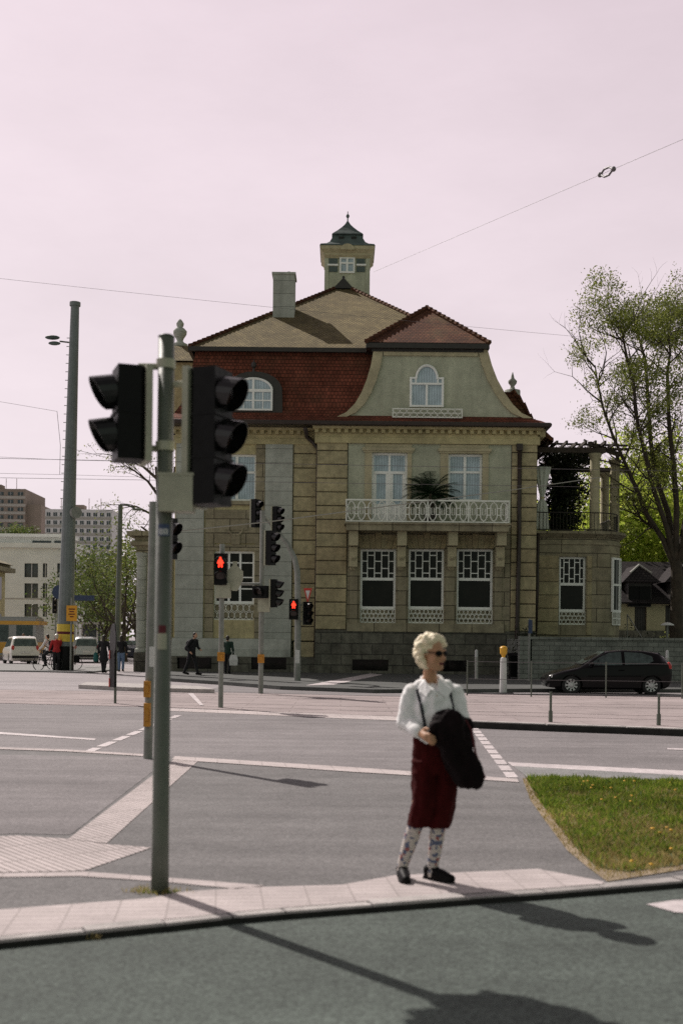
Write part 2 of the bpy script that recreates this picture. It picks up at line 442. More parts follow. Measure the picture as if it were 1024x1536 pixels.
        uvs(me, org)
        return link(name, me, mat, parent, org, smooth)


def uvs(me, org=V((0, 0, 0))):
    uv = me.uv_layers.new(name='UVMap').data
    Z = V((0, 0, 1))
    for p in me.polygons:
        nn = p.normal
        if abs(nn.z) > 0.985:
            u, w = V((1, 0, 0)), V((0, 1, 0))
        else:
            u = Z.cross(nn).normalized()
            w = nn.cross(u)
        for li in p.loop_indices:
            q = me.vertices[me.loops[li].vertex_index].co + org
            uv[li].uv = (q.dot(u), q.dot(w))


def link(name, me, mat, parent, org, smooth=False):
    ob = bpy.data.objects.new(name, me)
    C.objects.link(ob)
    for q in (mat if isinstance(mat, (list, tuple)) else [mat]):
        me.materials.append(MAT[q] if isinstance(q, str) else q)
    if smooth:
        for p in me.polygons:
            p.use_smooth = True
    if parent is not None:
        ob.parent = parent
        ob.location = org - ORG[parent.name]
    else:
        ob.location = org
    ORG[ob.name] = V(org)
    return ob


def tag(o, label=None, cat=None, group=None, kind=None):
    if label: o['label'] = label
    if cat: o['category'] = cat
    if group: o['group'] = group
    if kind: o['kind'] = kind
    return o


def thing(name, label, cat, loc=(0, 0, 0), group=None):
    o = bpy.data.objects.new(name, None)
    C.objects.link(o)
    o.empty_display_size = 0.2
    o.location = loc
    ORG[o.name] = V(loc)
    return tag(o, label, cat, group)


def struct(name, mb, mat, **k):
    return tag(mb.build(name, mat, **k), kind='structure')


def copy_tree(o, parent=None):
    c = o.copy()
    C.objects.link(c)
    c.parent = parent
    for ch in list(o.children):
        copy_tree(ch, c)
    return c


def dup(o, loc, rz, label, group=None):
    c = copy_tree(o)
    c.location = loc
    c.rotation_euler = (0, 0, rz)
    c['label'] = label
    if group: c['group'] = group
    return c


def bake(mb, name, mat, parent, voxel, smooth=3, disp=0.0, dsc=20.0, fac=0.5):
    """Union of overlapping closed shapes into one continuous skin."""
    me = bpy.data.meshes.new(name + '_src')
    me.from_pydata([tuple(p) for p in mb.v], [], mb.f)
    ob = bpy.data.objects.new(name + '_src', me)
    C.objects.link(ob)
    md = ob.modifiers.new('r', 'REMESH'); md.mode = 'VOXEL'; md.voxel_size = voxel
    if smooth:
        sm = ob.modifiers.new('s', 'SMOOTH'); sm.factor = fac; sm.iterations = smooth
    dg = bpy.context.evaluated_depsgraph_get()
    dg.update()
    new = bpy.data.meshes.new_from_object(ob.evaluated_get(dg))
    bpy.data.objects.remove(ob); bpy.data.meshes.remove(me)
    new.name = name
    if disp:
        nn = [v.normal.copy() for v in new.vertices]
        for v, q in zip(new.vertices, nn):
            v.co += q * disp * (noise.noise(v.co * dsc) + .4 * noise.noise(v.co * dsc * 2.6))
    uvs(new)
    return link(name, new, mat, parent, V((0, 0, 0)), True)


def wallh(mb, x0, x1, z0, z1, y, holes, dep):
    """Upright wall facing the camera with real openings and their reveals."""
    xs = sorted({x0, x1} | {q for h in holes for q in h[:2] if x0 < q < x1})
    zs = sorted({z0, z1} | {q for h in holes for q in h[2:] if z0 < q < z1})
    for i in range(len(xs) - 1):
        for j in range(len(zs) - 1):
            mx, mz = (xs[i] + xs[i + 1]) / 2, (zs[j] + zs[j + 1]) / 2
            if any(h[0] < mx < h[1] and h[2] < mz < h[3] for h in holes):
                continue
            mb.quad((xs[i], y, zs[j]), (xs[i + 1], y, zs[j]), (xs[i + 1], y, zs[j + 1]), (xs[i], y, zs[j + 1]))
    for a, b, c, d in holes:
        a, b, c, d = max(a, x0), min(b, x1), max(c, z0), min(d, z1)
        if a >= b or c >= d:
            continue
        mb.quad((a, y, c), (a, y, d), (a, y + dep, d), (a, y + dep, c))
        mb.quad((b, y, c), (b, y + dep, c), (b, y + dep, d), (b, y, d))
        mb.quad((a, y, d), (b, y, d), (b, y + dep, d), (a, y + dep, d))
        mb.quad((a, y, c), (a, y + dep, c), (b, y + dep, c), (b, y, c))


def arc(cx, cz, r, a0, a1, n, y=0.0, rz=None):
    return [V((cx + r * math.cos(a0 + (a1 - a0) * i / n), y, cz + (rz or r) * math.sin(a0 + (a1 - a0) * i / n))) for i in range(n + 1)]
# ---------------------------------------------------------------- world, sun, camera
def world_and_camera():
    w = bpy.data.worlds.new('World')
    S.world = w
    w.use_nodes = True
    nt = NT(w.node_tree)
    bg = w.node_tree.nodes['Background']
    el, az = R(44.0), math.atan2(-0.62, 0.785)          # sun behind the villa, to the left; azimuth from +Y towards +X
    sky = nt.n('TexSky', sky_type='NISHITA')
    sky.sun_disc = False
    sky.sun_elevation = el
    sky.sun_rotation = az % (2 * PI)
    sky.dust_density = 4.0
    sky.air_density = 1.0
    # thin bright haze, pinkish: the sky with most of its blue taken out, brighter low down and towards the sun
    hsv = nt.n('HueSaturation', {'Saturation': 0.12, 'Color': sky.outputs[0]})
    tint = nt.mix(1.0, hsv.outputs[0], (1.03, 0.96, 1.0, 1), 'MULTIPLY')
    co = nt.coords('Generated')
    sund = V((-0.62 * math.cos(el), 0.785 * math.cos(el), math.sin(el)))
    dt = nt.n('VectorMath', {0: co, 1: tuple(sund)}, operation='DOT_PRODUCT').outputs['Value']
    fw = nt.n('MapRange', {0: dt, 1: -0.25, 2: 0.50, 3: 0.0, 4: 1.0}, interpolation_type='SMOOTHSTEP').outputs[0]
    zz = nt.n('SeparateXYZ', {0: co}).outputs[2]
    zen = nt.n('MapRange', {0: zz, 1: 0.50, 2: 0.90, 3: 1.0, 4: 0.14}, interpolation_type='SMOOTHSTEP').outputs[0]
    glowf = nt.math('MULTIPLY', nt.math('MULTIPLY_ADD', fw, 4.4, 2.75), zen)
    cl = nt.n('Mapping', {'Vector': co, 'Scale': (1.0, 1.0, 3.0), 'Rotation': (0.2, 0.1, 0.6)}).outputs[0]
    clf = nt.n('MapRange', {0: nt.noise(cl, 1.7, 7.0, 0.62), 1: 0.3, 2: 0.7, 3: 0.89, 4: 1.09}).outputs[0]
    low = nt.n('MapRange', {0: zz, 1: 0.02, 2: 0.50, 3: 0.0, 4: 1.0}).outputs[0]
    pk = nt.mix(low, (1.09, 0.965, 1.01, 1), (0.965, 0.80, 0.878, 1))
    haze = nt.scale(nt.mix(fw, (0.84, 1.0, 0.82, 1), pk), nt.math('MULTIPLY', glowf, clf))  # unseen sky away from the sun tinted green to colour the shade
    lk(nt, nt.mix(0.88, tint, haze), bg.inputs[0])
    bg.inputs[1].default_value = 0.115
    sun = bpy.data.lights.new('sun', 'SUN')
    sun.energy = 4.7
    sun.angle = R(0.5)
    sun.color = (1.0, 0.92, 0.86)
    so = bpy.data.objects.new('sun', sun)
    so.rotation_euler = (-sund).to_track_quat('-Z', 'Y').to_euler()
    so.location = (-30, 30, 50)
    C.objects.link(so)
    cam = bpy.data.cameras.new('camera')
    co_ = bpy.data.objects.new('camera', cam)
    C.objects.link(co_)
    cam.sensor_fit = 'VERTICAL'
    cam.sensor_height = 36.0
    cam.sensor_width = 24.0
    cam.lens = F / 1536 * 36.0
    cam.shift_y = (CY - 768) / 1536
    cam.clip_start = 0.1
    cam.clip_end = 3000
    cam.dof.use_dof = True
    cam.dof.focus_distance = 46.0
    cam.dof.aperture_fstop = 1.9
    X, Y, Z = V((cr, 0, sr)), V((-sr, 0, cr)), V((0, -1, 0))
    M = Matrix((X, Y, Z)).transposed().to_4x4()
    M.translation = (0, 0, H)
    co_.matrix_world = M
    S.camera = co_
    S.view_settings.view_transform = 'Standard'
    S.view_settings.look = 'None'
    S.view_settings.exposure = 0.0
    S.view_settings.gamma = 1.0
    S.cycles.max_bounces = 8
    S.cycles.use_denoising = False


# ---------------------------------------------------------------- ground
def sheet(name, px, z, mat, thick=0.0):
    mb = MB()
    p = [gnd(x, y, z) for x, y in px]
    area = sum(p[i].x * p[(i + 1) % len(p)].y - p[(i + 1) % len(p)].x * p[i].y for i in range(len(p)))
    if area < 0:
        p.reverse()
    if thick:
        mb.extrude([q - V((0, 0, thick)) for q in p], (0, 0, thick))
        return struct(name, mb, mat, recalc=True)
    mb.quad(*p)
    return struct(name, mb, mat)


KERB = [(-260, 1452), (-60, 1418), (0, 1410), (130, 1397), (250, 1385), (350, 1374), (430, 1367), (560, 1357), (700, 1346), (820, 1338), (905, 1331), (1024, 1321), (1150, 1308), (1400, 1278)]
ZW = 0.045


def ground():
    mb = MB(); mb.bb(-900, 900, -60, 1500, -0.5, 0.0)
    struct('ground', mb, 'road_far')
    mb = MB()
    e = [gnd(x, y + 8, 0.004) for x, y in KERB]
    mb.quad(*([V((-9, -30, .004)), V((16, -30, .004))] + [V((p.x, p.y + 0.35, .004)) for p in reversed(e)]))
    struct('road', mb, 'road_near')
    # pavement with its kerb: the kerb drops to the road on the left
    edge = [gnd(x, y, ZW) for x, y in KERB]
    far = [gnd(x, y, ZW) for x, y in [(-420, 1112), (-100, 1119), (100, 1125), (260, 1136), (520, 1152), (780, 1171), (1100, 1190), (1500, 1210)]]
    mb = MB()
    mb.quad(*(list(edge) + list(reversed(far))))
    struct('pavement', mb, 'walk')
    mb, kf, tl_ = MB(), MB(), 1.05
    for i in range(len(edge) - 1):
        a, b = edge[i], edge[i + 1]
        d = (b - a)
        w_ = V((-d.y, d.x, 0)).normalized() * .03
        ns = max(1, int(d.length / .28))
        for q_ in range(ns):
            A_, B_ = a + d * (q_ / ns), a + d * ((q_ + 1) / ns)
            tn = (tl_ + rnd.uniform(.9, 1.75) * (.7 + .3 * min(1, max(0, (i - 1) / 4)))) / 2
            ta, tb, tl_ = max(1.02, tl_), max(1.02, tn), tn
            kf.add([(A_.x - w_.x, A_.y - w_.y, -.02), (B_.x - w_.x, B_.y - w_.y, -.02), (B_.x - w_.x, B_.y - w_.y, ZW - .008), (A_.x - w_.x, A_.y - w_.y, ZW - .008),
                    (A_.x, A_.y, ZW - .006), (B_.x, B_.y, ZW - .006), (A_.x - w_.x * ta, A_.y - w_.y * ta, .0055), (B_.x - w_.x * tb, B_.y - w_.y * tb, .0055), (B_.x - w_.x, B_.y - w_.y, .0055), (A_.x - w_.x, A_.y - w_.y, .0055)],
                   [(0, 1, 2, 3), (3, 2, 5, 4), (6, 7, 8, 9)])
        m = max(1, int(d.length / 1.0))
        nrm = V((-d.y, d.x, 0)).normalized()
        for k in range(m):
            p, q = a + d * (k / m), a + d * ((k + 1) / m) - d.normalized() * 0.016
            j = rnd.uniform(-0.004, 0.004)
            pts = [p - nrm * .02, q - nrm * .02, q + nrm * .12, p + nrm * .12]
            zt = ZW + 0.006 + j
            mb.add([(t.x, t.y, -0.06) for t in pts] + [(t.x, t.y, zt - (0.012 if ii < 2 else 0)) for ii, t in enumerate(pts)]
                   + [(t.x, t.y, zt) for t in (pts[0] + nrm * .012, pts[1] + nrm * .012)],
                   [(0, 1, 5, 4), (1, 2, 6, 9, 5), (2, 3, 7, 6), (3, 0, 4, 8, 7), (4, 5, 9, 8), (8, 9, 6, 7)])
    struct('kerb', mb, 'kerb')
    struct('kerb_face', kf, 'kerbface')  # face and foot strip coloured dark where the kerb lies in shade
    z = ZW + 0.005
    up = [(905, 1322), (806, 1303), (590, 1313), (512, 1327), (365, 1331), (270, 1338), (225, 1347), (0, 1364), (-60, 1370), (-260, 1400)]
    low = [(x, y - 6) for x, y in KERB[:11]]
    sheet('kerb_paving', low + up, z, 'slab')
    sheet('tactile_paving', [(103, 1258), (160, 1265), (300, 1139), (262, 1138)], z, 'tactile')
    sheet('tactile_paving', [(-200, 1266), (25, 1253), (102, 1258), (159, 1266), (228, 1271), (126, 1306), (-200, 1312)], z, 'tactile')
    sheet('tactile_paving', [(-200, 1313), (126, 1307), (300, 1320), (398, 1328), (355, 1333), (240, 1322), (120, 1314), (-200, 1318)], z, 'slab')
    sheet('pavement', [(-200, 1128), (215, 1136), (250, 1141), (106, 1252), (25, 1250), (-200, 1260)], z - .002, 'walk_pale')
    sheet('paving_line', [(262, 1134), (520, 1150), (775, 1168), (778, 1173), (520, 1157), (300, 1142), (258, 1139)], z + 0.003, 'slab')
    sheet('paving_line', [(-200, 1114), (100, 1124), (215, 1131), (215, 1134), (100, 1127), (-200, 1117)], z + 0.003, 'slab')
    # carriageway between the pavement and the tram tracks
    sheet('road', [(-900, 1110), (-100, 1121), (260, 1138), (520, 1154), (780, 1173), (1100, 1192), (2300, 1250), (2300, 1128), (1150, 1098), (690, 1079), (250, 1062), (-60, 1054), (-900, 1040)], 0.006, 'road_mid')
    sheet('road_marking', [(-300, 1083), (0, 1098), (145, 1108), (142, 1110), (0, 1101), (-300, 1086)], 0.012, 'paint')
    sheet('road_marking', [(760, 1143), (1024, 1156), (1400, 1172), (1400, 1179), (1024, 1163), (768, 1149)], 0.012, 'paint')
    sheet('cycle_lane', [(769, 1149), (1024, 1163), (1400, 1179), (1400, 1192), (1024, 1172), (790, 1165)], 0.010, 'walk_far')
    sheet('road_marking', [(1000, 1122), (1100, 1125), (1100, 1128), (1000, 1124)], 0.012, 'paint')
    mb, nq = MB(), 0
    for (a, b, wd, n) in [((126, 1130), (270, 1072), 26, 8), ((768, 1166), (703, 1082), 30, 13)]:
        A, B = gnd(*a, .012), gnd(*b, .012)
        d = (B - A)
        for k in range(n):
            p, q = A + d * (k / n), A + d * ((k + 0.80) / n)
            w = V((0.075, 0, 0))
            mb.quad(p - w, p + w, q + w, q - w)
    struct('road_marking', mb, 'paint')
    mb = MB()                                            # large faded arrow and edge marks on the near road
    mb.quad(*[gnd(x, y, .009) for x, y in [(968, 1356), (1010, 1368), (1120, 1375), (1120, 1345), (1010, 1350)]])
    struct('road_marking', mb, 'paint')
    # tram bed: level on the left, raised behind a kerb on the right
    sheet('tram_bed', [(-900, 1039), (-60, 1053), (250, 1061), (690, 1078), (690, 1047), (300, 1038), (-60, 1034), (-900, 1010)], 0.009, 'trambed')
    sheet('paving_line', [(250, 1062), (480, 1070), (700, 1079), (700, 1085), (480, 1076), (250, 1066)], 0.012, 'slab')
    sheet('tram_bed', [(692, 1080), (1150, 1097), (2300, 1135), (2300, 1070), (1150, 1046), (692, 1040)], 0.13, 'trambed', 0.16)
    mb = MB()
    k = [gnd(x, y, .145) for x, y in [(692, 1081), (820, 1086), (940, 1090), (1150, 1098), (1500, 1112)]]
    for a, b in zip(k, k[1:]):
        d = b - a
        m = max(1, int(d.length / 1.0))
        for i in range(m):
            p, q = a + d * (i / m), a + d * ((i + .985) / m)
            mb.add([(p.x, p.y, -.03), (q.x, q.y, -.03), (q.x, q.y + .2, -.03), (p.x, p.y + .2, -.03), (p.x, p.y, .145), (q.x, q.y, .145), (q.x, q.y + .2, .15), (p.x, p.y + .2, .15)],
                   [(0, 1, 5, 4), (1, 2, 6, 5), (2, 3, 7, 6), (3, 0, 4, 7), (4, 5, 6, 7)])
    struct('kerb', mb, 'kerb')
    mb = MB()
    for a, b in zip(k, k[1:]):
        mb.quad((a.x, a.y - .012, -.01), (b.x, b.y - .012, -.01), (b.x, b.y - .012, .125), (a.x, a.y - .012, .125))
    struct('kerb_face', mb, 'kerbface')  # dark sheet painting the shade below the tram kerb
    for (a, b, zz) in [((-300, 1041), (690, 1070), .016), ((-300, 1037), (690, 1064), .016), ((-300, 1029), (690, 1054), .016), ((-300, 1026), (690, 1050), .016),
                       ((694, 1071), (1500, 1093), .138), ((694, 1066), (1500, 1086), .138), ((694, 1056), (1500, 1072), .138), ((694, 1052), (1500, 1067), .138)]:
        A, B = gnd(*a, zz), gnd(*b, zz)
        mb = MB()
        mb.quad(A - V((0, .035, .003)), B - V((0, .035, .003)), B + V((0, .035, -.003)), A + V((0, .035, -.003)))
        struct('tram_rail', mb, 'rail')
    # beyond the tracks
    sheet('road', [(300, 1037), (690, 1047), (1150, 1052), (2300, 1072), (2300, 1030), (1150, 1030), (780, 1028), (520, 1025), (380, 1018)], 0.007, 'road_mid')
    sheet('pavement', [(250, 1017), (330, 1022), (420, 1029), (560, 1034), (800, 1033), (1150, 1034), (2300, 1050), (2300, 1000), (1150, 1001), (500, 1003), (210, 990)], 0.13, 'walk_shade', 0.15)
    sheet('pavement', [(118, 1027), (200, 1031), (322, 1034), (300, 1029), (200, 1025), (130, 1023)], 0.13, 'kerb', 0.15)
    sheet('pavement', [(-300, 1002), (60, 1006), (130, 1008), (180, 1003), (140, 998), (-300, 990)], 0.07, 'walk_far', 0.09)
    sheet('road_marking', [(282, 1040), (300, 1058), (306, 1058), (290, 1040)], 0.02, 'paint')
    sheet('road_marking', [(458, 1028), (556, 1010), (574, 1012), (500, 1027)], 0.137, 'paint')  # pale strip painting the sunlit sliver within the villa's shadow


def grass():
    poly = [(783, 1168), (830, 1166), (1024, 1172), (1250, 1182), (1500, 1190), (1500, 1225), (1250, 1268), (1024, 1304), (960, 1314), (910, 1322), (880, 1300), (850, 1275), (820, 1235), (795, 1200)]
    P = [gnd(x, y, ZW + .006) for x, y in poly]
    mb = MB(); mb.quad(*[P[i] for i in range(len(P))])
    if mb.v[0].y > mb.v[5].y:
        mb.f = [list(reversed(mb.f[0]))]
    struct('soil', mb, 'soil')
    inner = [(790, 1168), (832, 1167), (1024, 1173), (1250, 1183), (1490, 1192), (1490, 1222), (1250, 1258), (1024, 1296), (940, 1307), (893, 1300), (867, 1275), (842, 1245), (811, 1205)]
    Q = [gnd(x, y, ZW + .012) for x, y in inner]

    def inside(x, y, L):
        c = False
        for i in range(len(L)):
            a, b = L[i], L[i - 1]
            if (a.y > y) != (b.y > y) and x < (b.x - a.x) * (y - a.y) / (b.y - a.y) + a.x:
                c = not c
        return c

    g, s, fl = MB(), MB(), MB()
    x0, x1 = min(p.x for p in P), min(11.0, max(p.x for p in P))
    y0, y1 = min(p.y for p in P), max(p.y for p in P)

    def blade(m, x, y, h, w):
        t = rnd.uniform(0, 6.28)
        u = V((math.cos(t), math.sin(t), 0)) * w
        ln = V((rnd.gauss(0, .5), rnd.gauss(0, .5), 0)) * h * 0.8
        b = V((x, y, ZW))
        m.add([b - u, b + u, b + u * .6 + ln * .4 + V((0, 0, h * .6)), b + ln + V((0, 0, h)), b - u * .6 + ln * .4 + V((0, 0, h * .6))], [(0, 1, 2, 3, 4)])
    nb = 0
    while nb < 46000:
        x, y = rnd.uniform(x0, x1), rnd.uniform(y0, y1)
        if not inside(x, y, P) or x > 0.62 * y * 0.5 + 1.2:
            continue
        nb += 1
        ins = inside(x, y, Q)
        dn = noise.noise(V((x * 1.3, y * 1.3, 0)))
        cl = noise.noise(V((x * 4.5, y * 4.5, 3)))
        if not ins:
            if rnd.random() < .45:
                blade(s, x, y, rnd.uniform(.015, .04), .005)
            continue
        if rnd.random() < 0.08 + max(0, .7 * dn) + max(0, min(.55, (13.6 - y) * .13)):
            blade(s, x, y, rnd.uniform(.03, .07), .006)
        elif cl > -0.33:
            blade(g, x, y, rnd.uniform(.035, .085) * (1 + cl * .8), .008)
    k = 0
    while k < 34:
        cx, cy = rnd.uniform(x0, x1), rnd.uniform(y0, y1)
        if not inside(cx, cy, Q) or noise.noise(V((cx * 1.1, cy * 1.1, 9))) < 0.05:
            continue
        k += 1
        for _ in range(rnd.randint(1, 3)):
            x, y = cx + rnd.gauss(0, .1), cy + rnd.gauss(0, .1)
            h = rnd.uniform(.05, .09)
            fl.ell((x, y, ZW + h), (.017, .017, .008), 6, 4)
    # weeds along the kerb and round the pole foot
    for i in range(len(KERB) - 5):
        a, b = gnd(KERB[i + 3][0], KERB[i + 3][1] + 12, 0), gnd(KERB[i + 4][0], KERB[i + 4][1] + 12, 0)
        for _ in range(150):
            p = a.lerp(b, rnd.random())
            if noise.noise(V((p.x * 1.7, 0, 5))) > 0.34 and rnd.random() < .4:
                blade(s, p.x, p.y - .02 - abs(rnd.gauss(0, .03)), rnd.uniform(.02, .05), .005)
                for vv in s.v[-5:]:
                    vv.z -= ZW - .004
    pf = gnd(240, 1338, ZW)
    for _ in range(170):
        t, r_ = rnd.uniform(0, 6.28), rnd.uniform(.06, .14) if rnd.random() < .7 else rnd.uniform(.1, .22)
        x, y = pf.x + math.cos(t) * r_ * 1.2 - .03, pf.y + math.sin(t) * r_ * .5
        blade(s if rnd.random() < .75 else g, x, y, rnd.uniform(.015, .045), .004)
    mb = MB(); mb.quad(*[V((q.x, q.y, ZW + .010)) for q in Q])
    if mb.v[0].y > mb.v[5].y:
        mb.f = [list(reversed(mb.f[0]))]
    struct('soil', mb, 'turf')
    tag(g.build('grass', 'blade'), 'green spring grass growing on the verge beside the pavement', 'grass', kind='stuff')
    tag(s.build('dry_grass', 'straw'), 'dry straw coloured grass along the edge of the verge and kerb', 'grass', kind='stuff')
    tag(fl.build('dandelions', 'dandelion'), 'yellow dandelion flowers scattered over the green verge', 'flowers', kind='stuff')


# ---------------------------------------------------------------- villa
D1, D2 = 54.0, 54.6


def ux(px, py=800, D=D1): return at(px, py, D).x
def uz(py, px=640, D=D1): return at(px, py, D).z


def window(root, r, y, kind, pane='pane_dark'):
    x0, x1, z0, z1 = r
    w, h = x1 - x0, z1 - z0
    f = MB()
    t, d = .10, .07

    def bar(a, b, c, e, dd=0.0):
        f.bb(a, b, y - d - dd, y + .02, c, e)
    bar(x0, x0 + t, z0, z1); bar(x1 - t, x1, z0, z1)
    bar(x0 + t, x1 - t, z1 - t, z1); bar(x0 + t, x1 - t, z0, z0 + t)
    p = MB(); p.quad((x0, y, z0), (x1, y, z0), (x1, y, z1), (x0, y, z1))
    if kind == 'lead':
        zm = z0 + h * .50
        bar(x0 + t, x1 - t, zm - .07, zm + .06, .02)
        n = 5
        for i in range(1, n):
            xx = x0 + w * i / n
            f.bb(xx - .022, xx + .022, y - .03, y + .01, zm + .06, z1 - t)
        for i in range(n):
            for q in ((.36, .80) if i % 2 else (.20, .60)):
                zz = zm + (z1 - zm) * q
                f.bb(x0 + w * i / n + .022, x0 + w * (i + 1) / n - .022, y - .03, y + .01, zz - .022, zz + .022)
    elif kind == 'cross':
        zm = z0 + h * .62
        bar(x0 + t, x1 - t, zm - .05, zm + .05, .01)
        xm = (x0 + x1) / 2
        bar(xm - .06, xm + .06, z0 + t, zm - .05, .005); bar(xm - .06, xm + .06, zm + .05, z1 - t, .005)
    elif kind == 'grid':
        for q in (.36, .64):
            xx = x0 + w * q
            bar(xx - .05, xx + .05, z0 + t, z1 - t)
        for q in (.28, .5, .78):
            zz = z0 + h * q
            f.bb(x0 + t, x0 + w * .36 - .05, y - .05, y + .01, zz - .03, zz + .03)
            f.bb(x0 + w * .36 + .05, x0 + w * .64 - .05, y - .05, y + .01, zz - .03, zz + .03)
            f.bb(x0 + w * .64 + .05, x1 - t, y - .05, y + .01, zz - .03, zz + .03)
    elif kind == 'door':
        zm = z0 + h * .72
        bar(x0 + t, x1 - t, zm - .06, zm + .06, .02)
        xm = (x0 + x1) / 2
        bar(xm - .07, xm + .07, z0 + t, zm - .06, .01); bar(xm - .05, xm + .05, zm + .06, z1 - t)
        bar(x0 + t, xm - .07, z0 + t, z0 + h * .27); bar(xm + .07, x1 - t, z0 + t, z0 + h * .27)
        bar(x0 + t, x0 + t + .12, z0 + h * .27, zm - .06, -.01); bar(x1 - t - .12, x1 - t, z0 + h * .27, zm - .06, -.01)
        bar(xm - .17, xm - .07, z0 + h * .27, zm - .06, -.01); bar(xm + .07, xm + .17, z0 + h * .27, zm - .06, -.01)
    wn = f.build('window' if kind != 'door' else 'balcony_door', 'white', root)
    p.build('pane', pane, wn)
    return wn


def lattice(root, r, y, name='window_grille', rows=3, cell=.19, parent=None):
    x0, x1, z0, z1 = r
    m = MB()
    m.bb(x0, x1, y - .02, y + .02, z0, z0 + .04); m.bb(x0, x1, y - .02, y + .02, z1 - .04, z1)
    m.bb(x0, x0 + .04, y - .018, y + .018, z0 + .04, z1 - .04); m.bb(x1 - .04, x1, y - .018, y + .018, z0 + .04, z1 - .04)
    hh = (z1 - z0 - .08) / rows
    n = max(1, round((x1 - x0 - .08) / cell))
    ww = (x1 - x0 - .08) / n
    for j in range(rows):
        for i in range(n + (j % 2 == 0)):
            cx = x0 + .04 + ww * (i + (.5 if j % 2 else 0)); cz = z0 + .04 + hh * (j + .5)
            pts = [V((min(max(cx + ww * .52 * math.cos(t * PI / 4), x0 + .03), x1 - .03), y, cz + hh * .5 * math.sin(t * PI / 4))) for t in range(9)]
            m.tube(pts, .016, 4, False)
    return m.build(name, 'white_iron', root)


def quoins(mb, x0, x1, z0, z1, y, ch=.66, proud=.07, cols=1):
    n = max(1, round((z1 - z0) / ch))
    h = (z1 - z0) / n
    for j in range(n):
        c = cols if cols == 1 or j % 2 else max(1, cols - 1)
        for i in range(c):
            a, b = x0 + (x1 - x0) * i / c, x0 + (x1 - x0) * (i + 1) / c
            mb.chbox(a + .012, b - .012, y - proud - rnd.uniform(-.008, .012), y + .03, z0 + h * j + .02, z0 + h * (j + 1) - .02, .028)


def tube_path(root, name, pts, r, mat='pipe', n=8):
    m = MB(); m.tube(pts, r, n)
    return m.build(name, mat, root, smooth=True)


